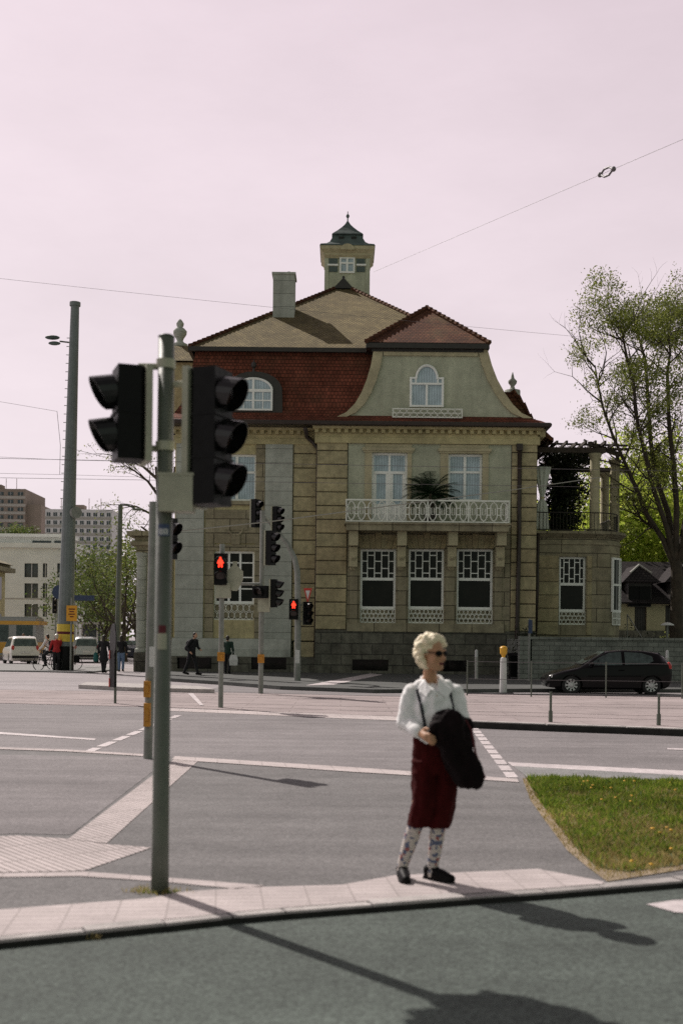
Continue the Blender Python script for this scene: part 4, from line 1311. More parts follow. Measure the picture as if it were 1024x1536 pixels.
        if i in (0, 2):
            f.box(A + nv * .04 + V((0, 0, zm)), (.08, .10, Z1 - Z0), M=M)
        if i == 3:
            f.box(B + nv * .04 + V((0, 0, zm)), (.08, .10, Z1 - Z0), M=M)
    wn = f.build('window', 'white', by); p.build('pane', 'pane_dark', wn)
    g.build('window_grille', 'white_iron', by)
    m = MB()

    def grow(g, z_):
        out = []
        for i, P_ in enumerate(foot):
            if i < 2: d_ = V((0, -1, 0))
            elif i == len(foot) - 1: d_ = V((1, 0, 0))
            else:
                d_ = V((math.sin((i - 1) * PI / 16), -math.cos((i - 1) * PI / 16), 0))
            q_ = P_ + d_ * g; q_.z = z_
            out.append(q_)
        out.append(V((b0, 66, z_)))
        return out
    for g0, g1, za_, zb_ in ((.06, .06, zt4 - .62, zt4 - .52), (.05, .28, zt4 - .3, zt4 - .12), (.30, .30, zt4 - .12, zt4)):
        m.loft([grow(g0, za_), grow(g1, zb_)])
        m.quad(*grow(g1, zb_)); m.quad(*reversed(grow(g0, za_)))
    m.build('bay_cornice', 'stone_grey', by)
    tube_path(v, 'downpipe', seg([(806, 800), (805, 880), (802, 960)], yb - .2), .09)
    # --- pergola on the terrace
    cols = [(891, 56.7), (921, 58.6), (906, 63.2), (833, 63.5)]
    ztop = at(891, 680, 56.7).z
    for px, dd in cols:
        m = MB()
        c = at(px, 760, dd)
        T = Matrix.Translation((c.x, dd, 0))
        m.lathe([(.30, zt4), (.30, zt4 + .18), (.245, zt4 + .24), (.235, ztop - .35), (.215, ztop - .3), (.30, ztop - .16), (.33, ztop - .02)], T, 20)
        m.build('pergola_column', 'plaster_trim', v, smooth=True)
    m = MB()
    cpos = [V((at(px, 760, dd).x, dd, ztop)) for px, dd in cols]
    def beam(A, B, w_, h_, ex=.0):
        d_ = (B - A); L_ = d_.length; d_.normalize()
        rot = d_.to_track_quat('X', 'Z').to_matrix().to_4x4()
        m.box((A + B) / 2 + V((0, 0, h_ / 2)), (L_ + ex, w_, h_), M=rot)
    beam(V((XR, 56.7, ztop + .02)), cpos[0] + V((.5, 0, .02)), .2, .24)
    beam(cpos[0] + V((-.4, -.6, .27)), cpos[1] + V((.4, .8, .27)), .18, .2)
    beam(cpos[1] + V((0, -.5, .03)), cpos[2] + V((.9, .8, .03)), .18, .22)
    beam(V((XR, 63.3, ztop + .02)), cpos[2] + V((1.2, 0, .02)), .2, .24)
    for i in range(9):
        x = XR + .35 + i * .46
        beam(V((x, 55.9, ztop + .3 + rnd.uniform(-.03, .06))), V((x + rnd.uniform(-.15, .15), 64.2, ztop + .3 + rnd.uniform(-.03, .1))), .10, .14)
    beam(V((XR, 58.5, ztop + .46)), cpos[1] + V((.7, 0, .46)), .10, .12)
    beam(V((XR, 57.2, ztop + .5)), cpos[1] + V((.3, -1.3, .44)), .08, .1)
    m.build('pergola_beam', 'wood_dark', v)
    m = MB()
    fp = [q_ for q_ in grow(-.12, zt4)][:-1]
    for A, B in zip(fp, fp[1:]):
        n = max(1, int((B - A).length / .16))
        m.tube([A + V((0, 0, .92)), B + V((0, 0, .92))], .028, 5); m.tube([A + V((0, 0, .1)), B + V((0, 0, .1))], .02, 5)
        for i in range(n):
            q_ = A.lerp(B, i / n)
            m.tube([q_, q_ + V((0, 0, .92))], .013, 4)
    m.build('terrace_railing', 'dark_metal', v)
    m = MB(); m.bb(XR - .02, XR + .03, 57.5, 62.5, zt4 + .02, zt4 + 3.0); m.build('terrace_door', 'dark_metal', v)
    # side eaves, darker and lower, over the terrace
    m = MB()
    e_ = [V((XR + .4, D1 + 1.4, ZE - .15)), V((XR + 1.0, D1 + 1.4, ZE - .45)), V((XR + 1.0, 70, ZE - .45)), V((XR + .4, 70, ZE - .15))]
    m.extrude(e_, (0, 0, .18)); m.build('side_eaves', 'tile_brown', v, recalc=True)
    ys = D1 + 2.6
    sp = [at(x, y, ys) for x, y in ((827, 659), (816, 652), (804, 640), (793, 624), (784, 608), (776, 596), (768, 588), (735, 588), (735, 659))]
    m = MB(); m.extrude(list(reversed(sp)), (0, 11, 0)); m.build('side_roof', 'tile_brown', v, recalc=True)
    m = MB()
    for p_, q_ in zip(sp[:6], sp[1:7]):
        n = max(1, int((q_ - p_).length / .3))
        for i in range(n):
            m.tube([p_.lerp(q_, i / n), p_.lerp(q_, (i + 1.1) / n) + V((.03, 0, .05))], [.09, .12], 6)
    m.build('side_ridge_tiles', 'tile_brown', v)
    # --- porch on the left corner
    px0, px1 = at(207, 900, 57.5).x, XL + .03
    zt5 = at(215, 802, 57.5).z
    m = MB(); m.bb(px0 + .25, px1, 57.7, 63, 0, zt5 - .6)
    po_ = m.build('porch', 'cornice', v)
    m = MB(); m.bb(px0 - .05, px1, 57.2, 63.2, zt5 - .9, zt5 - .55); m.bb(px0 - .3, px1, 56.95, 63.4, zt5 - .55, zt5 - .38); m.bb(px0 - .12, px1, 57.15, 63.3, zt5 - .38, zt5 - .1); m.bb(px0 - .45, px1, 56.8, 63.5, zt5 - .1, zt5 + .12)
    m.build('porch_cornice', 'stone_grey', po_)
    for dx in (.2, 1.35):
        m = MB(); m.lathe([(.32, .1), (.32, 1.1), (.26, 1.15), (.25, zt5 - 1.2), (.32, zt5 - .95), (.34, zt5 - .901)], Matrix.Translation((px0 + dx, 57.45, 0)), 14)
        m.build('porch_column', 'pilaster', po_, smooth=False)
    m = MB(); m.bb(px0 - .1, px1, 57.05, 57.9, 0, .95); m.build('porch_plinth', 'base_stone', po_)
    return v
# ---------------------------------------------------------------- traffic lights and street furniture
def tf(c, ang, tilt=0.0):
    return Matrix.Translation(c) @ Matrix.Rotation(ang, 4, 'Z') @ Matrix.Rotation(tilt, 4, 'Y')


def sighead(root, c, ang, n, lit=-1, pitch=.30, w=.29, dep=.15, vl=.20, vr=.118, man=False, shell=True, arm=None):
    """A signal head facing ang; its shell, visors and lenses are pieces of it."""
    T = tf(c, ang)
    h = n * pitch + .05
    m = MB()
    prof = [(-w / 2 + .03, -.5 * dep), (w / 2 - .03, -.5 * dep), (w / 2, -.5 * dep + .03), (w / 2, .5 * dep), (-w / 2, .5 * dep), (-w / 2, -.5 * dep + .03)]
    m.extrude([(y, x, -h / 2) for x, y in prof], (0, 0, h))
    for i in range(1, n):
        z = h / 2 - .025 - pitch * i
        m.bb(-.5 * dep + .02, .5 * dep + .012, -w / 2 - .004, w / 2 + .004, z - .008, z + .008)
    m.xform(T)
    hd = m.build('signal_head', 'black', root, recalc=True)
    if shell:
        m = MB(); m.bb(-.5 * dep - .045, -.5 * dep - .002, -w / 2 - .015, w / 2 + .015, -h / 2 - .01, h / 2 + .01); m.xform(T)
        m.build('back_shell', 'boxgrey', hd)
    for i in range(n):
        z = h / 2 - .025 - pitch * (i + .5)
        L = T @ Matrix.Translation((.5 * dep, 0, z)) @ Matrix.Rotation(R(9), 4, 'Y')
        m = MB()
        K = 16
        o, ii = [], []
        rings = [[], [], [], []]
        for k in range(K + 1):
            t = R(-58) + (PI + R(116)) * k / K
            s = (math.sin(t) + .85) / 1.85
            ln = vl * (.42 + .58 * max(0, s) ** .7)
            cy, sz = math.cos(t), math.sin(t)
            rings[0].append((.002, vr * cy, vr * sz)); rings[1].append((ln, vr * cy * .97, vr * sz * .97))
            rings[2].append((ln, (vr - .005) * cy * .97, (vr - .005) * sz * .97)); rings[3].append((.002, (vr - .005) * cy, (vr - .005) * sz))
        m.loft(rings, closed=False)
        m.quad(*[r_[0] for r_ in rings]); m.quad(*[r_[-1] for r_ in reversed(rings)])
        m.xform(L)
        m.build('visor', 'visor', hd, smooth=False)
        m = MB()
        if i == lit and man:
            # standing man symbol on the lit lens
            m.ell((.014, 0, vr * .62), (.012, vr * .20, vr * .20), 10, 6)
            m.cap((.014, 0, vr * .30), (.014, 0, -vr * .08), vr * .24, vr * .20, 10)
            for s in (-1, 1):
                m.cap((.014, s * vr * .2, vr * .26), (.014, s * vr * .42, -vr * .16), vr * .15, vr * .13, 8)
                m.cap((.014, s * vr * .16, -vr * .1), (.014, s * vr * .24, -vr * .80), vr * .17, vr * .15, 8)
            m.xform(L); m.build('lit_symbol', 'red_glow', hd)
            m = MB()
        m.ell((.0, 0, 0), (.012, vr * .92, vr * .92), 16, 6)
        m.xform(L)
        m.build('lens', 'red_glow' if (i == lit and not man) else 'lens_dark', hd, smooth=True)
    return hd


def pole(root, pts, r, mat='mastgrey', n=16, capped=True):
    m = MB(); m.tube(pts, r, n)
    return m.build('pole', mat, root, smooth=False)


def reqbox(root, c, mat='orange', w=.13, h=.24):
    m = MB(); m.box(c, (w, .12, h)); m.box((c[0], c[1] - .07, c[2]), (w * .6, .03, h * .5))
    return m.build('request_box', mat, root)


def signals():
    G = 'traffic lights around the crossing'
    # near pole
    b = gnd(240, 1338, ZW)
    D = b.y
    t = at(250, 505, D)
    r = thing('traffic_light', 'nearest dark grey pole with a three-lamp and a two-lamp black signal head back to back', 'traffic light', b, G)
    m = MB(); m.tube([b, b + V((0, 0, .35)), t], [.060, .056, .054], 24); m.tube([t, t + V((0, 0, .012))], [.058, .04], 24)
    pl = m.build('pole', 'mastgrey', r)
    for p in pl.data.polygons: p.use_smooth = len(p.vertices) == 4
    h1 = at(316, 657, D - .02)
    sighead(r, h1, R(-22), 3, pitch=.283, w=.25, dep=.19, vl=.14, vr=.120)
    h2 = at(193, 622, D - .02)
    sighead(r, h2, R(180 + 20), 2, pitch=.283, w=.25, dep=.18, vl=.155, vr=.120)
    m = MB()
    c = at(266, 742, D - .03); m.box(c, (.225, .17, .235)); m.bb(c.x - .12, c.x + .12, c.y - .09, c.y + .09, c.z + .1176, c.z + .135)
    mb_ = m.build('mounting_box', 'boxgrey', r)
    m = MB(); zc_ = t.z - .20
    c = at(247, 740, D)
    for z in (zc_, h2.z - .22):
        m.tube([V((c.x, D, z)), V((h2.x + .06, D - .0, z))], .022, 8)
        m.tube([V((c.x, D, z - .015)), V((c.x, D, z + .045))], .064, 20)
    m.tube([V((c.x, D, h1.z + .36)), V((h1.x - .05, D - .01, h1.z + .36))], .022, 8)
    m.build('bracket', 'boxgrey', r)
    m = MB()
    def wrap(px0, py0, px1, py1, off=.0015):
        p = at((px0 + px1) / 2, (py0 + py1) / 2, D)
        pts = []
        cxp = at(0, 0, D)
        zc0, zc1 = at(245, py1, D).z, at(245, py0, D).z
        axx = b.lerp(t, (zc0 - b.z) / (t.z - b.z)).x
        rad = .0575 + off
        a0 = math.asin(max(-1, min(1, (at(px0, py0, D).x - axx) / rad))); a1 = math.asin(max(-1, min(1, (at(px1, py0, D).x - axx) / rad)))
        return axx, rad, a0, a1, zc0, zc1
    def label(px0, py0, px1, py1, mat, off=.0015, parent=None):
        ax_, rad, a0, a1, z0, z1 = wrap(px0, py0, px1, py1, off)
        q = MB()
        n = 8
        for i in range(n):
            s0, s1 = a0 + (a1 - a0) * i / n, a0 + (a1 - a0) * (i + 1) / n
            q.quad((ax_ + rad * math.sin(s0), D - rad * math.cos(s0), z0), (ax_ + rad * math.sin(s1), D - rad * math.cos(s1), z0), (ax_ + rad * math.sin(s1), D - rad * math.cos(s1), z1), (ax_ + rad * math.sin(s0), D - rad * math.cos(s0), z1))
        return q.build('sticker', mat, parent or r)
    st = label(239, 787, 256, 805, 'blue')
    for x in (241, 244.5, 248, 251.5):
        label(x, 794, x + 2, 803, 'c_white', .003, None)
    label(238, 950, 252, 974, 'boxgrey', .002); label(240, 938, 251, 950, 'c_maroon', .002)
    # second pole just behind
    b2 = gnd(222, 1138, ZW)
    D = b2.y
    r = thing('traffic_light', 'grey pole with yellow request boxes directly behind the nearest signal pole', 'traffic light', b2, G)
    t = at(231, 753, D)
    pole(r, [b2, t], .062, 'galv', 20)
    for y0, y1 in ((1021, 1046), (1054, 1090)):
        c = at(221.5, (y0 + y1) / 2, D - .07); reqbox(r, c, 'orange', .09, (y1 - y0) / 112)
    sighead(r, at(254, 808, D), R(-30), 2, pitch=.26, w=.22, dep=.12, vl=.12, vr=.095)
    c = at(236, 810, D); m = MB(); m.tube([c, at(250, 809, D)], .02, 6); m.build('bracket', 'galv', r)
    m = MB(); c = at(228, 985, D - .068); m.box(c, (.07, .01, .28)); m.build('sticker', 'c_white', r)
    # pedestrian signal, lit red
    b = gnd(331, 1061, .012); D = b.y
    r = thing('traffic_light', 'slim grey pole with a large lit red man and a yellow request box', 'traffic light', b, G)
    pole(r, [b, at(333.5, 816, D)], .062, 'galv', 14)
    sighead(r, at(331, 854, D - .16), R(-90), 2, lit=0, pitch=.36, w=.31, dep=.14, vl=.13, vr=.15, man=True, shell=False)
    m = MB(); c = at(335, 886, D - .02); m.box(c, (.36, .3, .36)); m.build('junction_box', 'boxgrey', r)
    m = MB(); c = at(352, 864, D - .1)
    q = [(-.21, 0), (0, -.36), (.21, 0), (0, .36)]
    m.extrude([c + V((x, 0, z)) for x, z in [(-.2, -.08), (-.06, -.36), (.06, -.36), (.2, -.08), (.2, .12), (.05, .26), (.05, .36), (-.05, .36), (-.05, .26), (-.2, .12)]], (0, .12, 0))
    m.tube([c + V((0, .06, 0)), V((b.x, D, c.z))], .02, 6)
    m.build('loudspeaker', 'boxgrey', r, recalc=True)
    reqbox(r, at(331.5, 985, D - .06), 'orange', .17, .22)
    # signal cluster pole
    b = gnd(391, 1040, .012); D = b.y
    r = thing('traffic_light', 'grey pole with three stacked signal heads facing right and a horizontal bar', 'traffic light', b, G)
    pole(r, [b, at(394, 766, D)], .078, 'galv', 14)
    sighead(r, at(406, 822, D - .1), R(-28), 3, pitch=.335, w=.30, dep=.2, vl=.2, vr=.135)
    sighead(r, at(411, 890, D - .1), R(-10), 3, pitch=.27, w=.30, dep=.16, vl=.22, vr=.125)
    sighead(r, at(391, 888, D - .2), R(-110), 1, pitch=.33, w=.48, dep=.2, vl=.2, vr=.14)
    m = MB(); c = at(396, 903, D); m.box(c, (.36, .3, .62)); m.build('junction_box', 'boxgrey', r)
    m = MB(); m.tube([at(356, 876, D), at(392, 876, D)], .045, 8); m.build('bracket', 'galv', r)
    reqbox(r, at(391.5, 988, D - .08), 'orange', .20, .26)
    # gooseneck mast
    b = gnd(446, 1021, .13); D = b.y
    r = thing('traffic_light', 'tall curved gooseneck signal mast with two heads on its arm and a lit red man', 'traffic light', b, G)
    pts = [b, at(447, 900, D), at(446, 858, D), at(442, 838, D), at(432, 817, D), at(418, 799, D), at(404, 783, D), at(389, 768, D)]
    pole(r, pts, [.125, .115, .11, .10, .085, .08, .07, .06], 'galv', 12)
    sighead(r, at(384, 770, D - .1), R(-35), 3, pitch=.33, w=.34, dep=.2, vl=.2, vr=.14)
    sighead(r, at(415, 779, D - .1), R(-30), 3, pitch=.30, w=.32, dep=.2, vl=.2, vr=.13)
    sighead(r, at(440.5, 914, D - .2), R(-90), 2, lit=0, pitch=.36, w=.34, dep=.16, vl=.14, vr=.16, man=True, shell=False)
    sighead(r, at(461, 920, D - .1), R(-60), 3, pitch=.27, w=.30, dep=.18, vl=.2, vr=.125)
    m = MB(); m.tube([at(447, 907, D), at(461, 907, D)], .04, 6); m.tube([at(447, 932, D), at(461, 932, D)], .04, 6); m.build('bracket', 'galv', r)
    c = at(461.5, 893, D - .12)
    m = MB(); m.extrude([c + V((-.16, 0, .27)), c + V((0, 0, -.34)), c + V((.16, 0, .27))], (0, .03, 0)); g = m.build('give_way_sign', 'red', r, recalc=True)
    m = MB(); m.extrude([c + V((-.085, -.006, .18)), c + V((0, -.006, -.16)), c + V((.085, -.006, .18))], (0, .005, 0)); m.build('sign_face', 'c_white', g, recalc=True)
    m = MB(); c = at(446, 985, D - .115); m.box(c, (.16, .03, .5)); m.build('sticker', 'c_white', r)


def furniture():
    # catenary mast with street lamp
    b = gnd(97, 1005, .07); D = b.y
    t = at(113, 456, D)
    r = thing('catenary_mast', 'very tall tapering grey steel mast with a lamp arm and yellow posters', 'mast', b)
    m = MB(); m.tube([b, b.lerp(t, .02), t], [.42, .40, .20], 14); m.tube([t + V((0, 0, -.1)), t + V((0, 0, .08))], .26, 14)
    m.build('pole', 'mast', r)
    m = MB(); m.tube([b, b.lerp(t, .065)], [.44, .415], 14); m.build('dark_foot', 'black', r)
    A = at(107, 514, D); B = at(90, 512, D)
    m = MB(); m.tube([A, B], .04, 6)
    ar = m.build('lamp_arm', 'mastgrey', r)
    m = MB(); m.ell(at(79, 510, D) + V((0, 0, .12)), (.36, .22, .10), 14, 8); m.ell(at(82, 515, D), (.30, .18, .09), 14, 6); m.build('lamp', 'copper', ar, smooth=True)
    m = MB()
    for i in range(26):
        q = b.lerp(t, .33 + .6 * i / 26)
        rad = .40 - .20 * (.33 + .6 * i / 26)
        m.tube([q + V((-rad + .02, 0, 0)), q + V((-rad - .13, 0, 0))], .018, 4)
    m.build('climbing_rung', 'mastgrey', r)
    m = MB(); c = at(114, 769, D - .3); m.lathe([(.27, -.12), (.27, .12)], tf(c, 0) @ Matrix.Rotation(PI / 2, 4, 'X') @ Matrix.Rotation(R(35), 4, 'Y'), 20)
    m.tube([c, c + V((-.3, .3, 0))], .05, 6); m.build('round_box', 'galv', r)
    def band(y0, y1, mat, nm):
        m = MB()
        for (ya, yb_) in ((y0, y1),):
            p0, p1 = b.lerp(t, (b.z * 0 + (952.7 - ya + 52) / 549.0)), b.lerp(t, ((952.7 - yb_ + 52) / 549.0))
            k0, k1 = (952.7 - ya + 52) / 549, (952.7 - yb_ + 52) / 549
            m.tube([p1, p0], [.425 - .2 * k1, .425 - .2 * k0], 14, False)
        return m.build(nm, mat, r)
    band(936, 947, 'poster', 'poster'); band(951, 962, 'poster', 'poster'); band(947, 951, 'c_maroon', 'poster_stripe')
    # stop sign pole with yellow sign and street name plate
    b = gnd(105.5, 1005, .07); D = b.y - .8
    b = V((at(106, 1006, D).x, D, .07))
    r = thing('sign_post', 'thin post with a square yellow sign beside the tall grey mast', 'sign', b)
    pole(r, [b, at(108, 896, D)], .045, 'galv', 8)
    m = MB(); c = at(108, 920, D - .06); m.box(c, (.50, .03, .74)); s = m.build('yellow_sign', 'signyel', r)
    m = MB()
    for z, w_ in ((.2, .3), (.08, .22), (-.04, .3), (-.16, .18)):
        m.box(c + V((0, -.02, z)), (w_, .008, .05))
    m.build('sign_print', 'c_maroon', s)
    D = 66.0
    r = thing('street_name_sign', 'long dark blue street name plate on a thin post right of the mast', 'sign', V((at(113, 990, D).x, D, 0)))
    pole(r, [V((at(113, 990, D).x, D, 0)), at(112.5, 892, D)], .035, 'galv', 8)
    m = MB(); x0, x1, z0, z1 = rc(111, 893, 142, 901, D); m.bb(x0, x1, D - .06, D - .03, z0, z1); m.build('name_plate', 'blue', r)
    D = 64.0
    bx = at(86, 992, D)
    r = thing('blue_round_sign', 'round blue traffic sign half hidden behind the tall grey mast', 'sign', V((bx.x, D, 0)))
    pole(r, [V((bx.x, D, 0)), at(87.5, 872, D)], .035, 'galv', 8)
    m = MB(); c = at(89, 888, D - .06); m.lathe([(.38, -.015), (.38, .015)], tf(c, 0) @ Matrix.Rotation(PI / 2, 4, 'X'), 24); m.build('sign_disc', 'blue', r)
    D = 70.0
    bx = V((at(83, 985, D).x, D, 0))
    r = thing('traffic_light', 'small far traffic light in front of the pale modern house, left of the mast', 'traffic light', bx, 'traffic lights around the crossing')
    pole(r, [bx, at(84, 893, D)], .05, 'galv', 8)
    sighead(r, at(83, 908, D - .1), R(-60), 3, pitch=.3, vl=.16)
    D = 82.0
    bx = V((at(138, 970, D).x, D, 0))
    # slim lamp behind
    D = 58.0
    b = V((at(176, 985, D).x, D, 0))
    t = at(181, 757, D)
    r = thing('street_lamp', 'slim tall grey lamp post with a short dark arm in front of the trees', 'street lamp', b)
    pole(r, [b, t], [.16, .11], 'mastgrey', 10)
    m = MB(); m.tube([t, at(192, 758, D), at(202, 762, D)], .05, 6); m.ell(at(207, 764, D), (.3, .12, .07), 10, 6); m.build('lamp_arm', 'mastgrey', r)
    # guide beacon on the island tip
    b = gnd(173, 1055, .012); D = b.y
    r = thing('guide_beacon', 'thin post with dark sign panels seen edge on and a red striped beacon', 'sign', b)
    pole(r, [b, at(174, 935, D)], .034, 'mastgrey', 10)
    c = at(170, 960, D + .05)
    m = MB(); Tm = tf(c, R(-68)) ; m.lathe([(.40, -.012), (.42, -.008), (.42, .008), (.40, .012)], Tm @ Matrix.Rotation(PI / 2, 4, 'X'), 24); m.build('round_sign', 'black', r)
    c = at(169.5, 1003, D + .05)
    m = MB(); m.box((0, 0, 0), (.36, .05, .95)); m.xform(tf(c, R(-58)))
    p = m.build('beacon_panel', 'black', r)
    m = MB()
    for z in (-.36, 0.36):
        m.box((-.155, -.03, z), (.05, .02, .22))
    m.xform(tf(c, R(-58))); m.build('red_stripe', 'red', p)
    # lit-top bollard and plain posts
    b = gnd(754, 1042, .012); D = b.y
    r = thing('bollard', 'white bollard with a yellow lantern head standing on the tram tracks', 'bollard', b)
    m = MB(); T = Matrix.Translation(b); m.lathe([(.34, 0), (.34, .05), (.30, .07)], T, 18); m.build('foot', 'black', r)  # black disc painting the dark oval shadow round the post
    m = MB(); m.lathe([(.115, .07), (.10, 1.05), (.09, 1.16), (.05, 1.18)], T, 14); m.build('post', 'c_white', r)
    m = MB(); m.lathe([(.05, 1.18), (.06, 1.24), (.11, 1.3), (.12, 1.48), (.09, 1.52), (.02, 1.54)], T, 14); m.build('lantern', 'yellow', r)
    for (px, py0, py1, D, lab) in ((714, 976, 1019, 47.6, 'short white post left of the yellow topped bollard'), (1000, 977, 1020, 45.5, 'short white post behind the tail of the black hatchback')):
        p = at(px, py1, D); q = at(px, py0, D)
        p.z = .13
        r = thing('marker_post', lab, 'post', p, 'white posts in front of the villa')
        m = MB(); m.tube([p, q - V((0, 0, .25))], [.07, .065], 10); m.build('post', 'conc', r)
        m = MB(); m.tube([q - V((0, 0, .25)), q, q + V((0, 0, .05))], [.068, .062, .02], 10); m.build('post_tip', 'c_white', r)
    D = 46.2
    p = at(793, 1012, D); p.z = .13
    r = thing('sign_post', 'thin grey post with a narrow plate at the end of the grey garden wall', 'sign', p)
    pole(r, [p, at(794, 928, D)], .045, 'galv', 8)
    m = MB(); x0, x1, z0, z1 = rc(791.5, 930, 797.5, 950, D); m.bb(x0, x1, D - .07, D - .045, z0, z1); m.build('plate', 'blue', r)
    # low chain fence on the tram kerb and railing behind it
    fr = thing('rail_fence', 'low wire fence on dark posts along the raised tram kerb', 'fence', gnd(825, 1085, .13))
    pp = [gnd(x, y, .13) for x, y in ((825, 1083), (987, 1088), (1152, 1094), (1330, 1100))]
    for p in pp:
        m = MB(); m.tube([p, p + V((0, 0, .22))], .042, 8); m.tube([p + V((0, 0, .22)), p + V((0, 0, .60))], .026, 8); m.build('post', 'mastgrey', fr)
    m = MB(); m.tube([p + V((0, 0, .57)) for p in pp], .009, 5); m.build('wire', 'wire', fr)
    fr = thing('rail_fence', 'taller wire railing with thin dark posts right in front of the black hatchback', 'fence', gnd(908, 1046, .13))
    xs = [(700, 1043), (796, 1045), (908, 1046.5), (1022, 1048), (1140, 1050)]
    pp = [gnd(x, y, .13) for x, y in xs]
    for p in pp:
        m = MB(); m.tube([p, p + V((0, 0, 1.02))], .022, 6); m.build('post', 'mastgrey', fr)
    for z in (.98, .48, .06):
        m = MB(); m.tube([p + V((0, 0, z)) for p in pp], .008 if z > .1 else .02, 5); m.build('wire', 'wire', fr)
    # dark bins in the corner between villa and wall
    for i, (px, lab) in enumerate(((772, 'dark wheeled bin in the corner beside the villa downpipe'), (785, 'dark wheeled bin nearest the end of the grey garden wall'))):
        D = 48.5
        p = at(px, 1012, D); p.z = .13
        r = thing('wheelie_bin', lab, 'bin', p, 'bins beside the villa')
        m = MB(); m.loft([[p + V((sx * .21, sy * .24, .08)) for sx, sy in ((-1, -1), (1, -1), (1, 1), (-1, 1))], [p + V((sx * .26, sy * .32, .95)) for sx, sy in ((-1, -1), (1, -1), (1, 1), (-1, 1))]])
        m.quad(*[p + V((sx * .21, sy * .24, .08)) for sx, sy in ((-1, 1), (1, 1), (1, -1), (-1, -1))]); m.build('tub', 'black', r)
        m = MB(); m.extrude([p + V((-.28, -.35, .96)), p + V((-.28, .34, .96)), p + V((-.28, .34, 1.03)), p + V((-.28, -.2, 1.08))], (.56, 0, 0)); m.build('lid', 'black', r, recalc=True)
        for s in (-1, 1):
            m = MB(); m.lathe([(.1, -.03), (.1, .03)], tf(p + V((s * .2, .27, .1)), 0) @ Matrix.Rotation(PI / 2, 4, 'Y'), 12); m.build('wheel', 'tyre', r)
    # garden wall
    D = 47.2
    x0, x1 = at(797, 985, D).x, 34.0
    zt = at(900, 956, D).z
    g = thing('garden_wall', 'long grey block garden wall with flat coping behind the black hatchback', 'wall', V((x0, D, 0)))
    m = MB(); m.bb(x0, x1, D, D + .36, 0, zt - .1); m.build('wall', 'gardenwall', g)
    m = MB(); x = x0 - .06
    while x < x1:
        m.bb(x, x + 1.19, D - .06, D + .42, zt - .1, zt); x += 1.2
    m.build('coping', 'conc' if False else 'gardenwall', g)
    m = MB(); m.bb(x0 - .5, x0 - .07, D - .05, D + .45, 0, zt + .02); m.build('end_pier', 'gardenwall', g)
    m = MB(); m.bb(x0 - .07, x0 + .3, D + .36, 55.8, 0, zt - .1); m.build('return_wall', 'gardenwall', g)


def wires():
    def w(lab, pts, r=.012, mat='wire', sag=0.0, extra=None, n=16):
        p = []
        for a, b in zip(pts, pts[1:]):
            for i in range(n):
                k = i / n
                q = a.lerp(b, k); q.z -= sag * 4 * k * (1 - k)
                p.append(q)
        p.append(pts[-1])
        m = MB(); m.tube(p, r, 5)
        if extra:
            c, d = extra
            d = d.normalized()
            u = V((0, 0, 1))
            for s in (-1, 1):
                m.tube([c - d * .32, c - d * .12 + u * .09 * s, c + d * .12 + u * .09 * s, c + d * .32], .026, 6)
            m.ell(c - d * .34, (.06, .06, .06), 8, 6); m.ell(c + d * .34, (.06, .06, .06), 8, 6)
        return tag(m.build('overhead_wire', 'wire' if mat is None else mat), lab, 'wire', 'overhead wires')
    D = 30.0
    A, B = at(-400, 372, 34), at(1500, 556, 44)
    w('long thin span wire crossing the whole sky above the villa chimney', [A, B], .0045, sag=.25)
    A, B = at(560, 408, 46), at(1100, 176, 22)
    c = at(918, 256, 27.0)
    dirv = (B - A).normalized()
    k = (c - A).dot(dirv); cc = A + dirv * k
    w('span wire with a dark insulator loop rising to the upper right corner', [A, B], .005, extra=(cc, B - A))
    w('contact wire crossing the villa just under the upper windows', [at(-300, 682, 31), at(1500, 716, 31)], .006)
    w('contact wire crossing the villa through the middle of the balcony door', [at(-300, 712, 33), at(1500, 740, 33)], .006)
    w('pale span wire slanting up past the curved signal mast to the balcony', [at(236, 800, 30), at(400, 783, 32), at(760, 736, 40), at(900, 716, 43)], .016, 'rope')
    w('thin wire from the left frame edge to a hook above the round box', [at(-250, 560, 52), at(86, 617, 53.6)], .007)
    w('thin drooping wire hanging beside the climbing rungs of the mast', [at(86, 617, 53.6), at(91, 668, 53.6), at(90, 712, 53.6)], .011)
    w('thin wire meeting the mast just above the round box from the left', [at(-200, 676, 50), at(96, 690, 53.7), at(230, 693, 56)], .007)
    w('thin wire meeting the mast just below the rooftop level of the tower block', [at(-200, 706, 52), at(96, 712, 53.7), at(230, 716, 58)], .007)
    w('slanting feeder wire from the mast down to the hidden tree', [at(112, 674, 53.6), at(260, 712, 62)], .009)


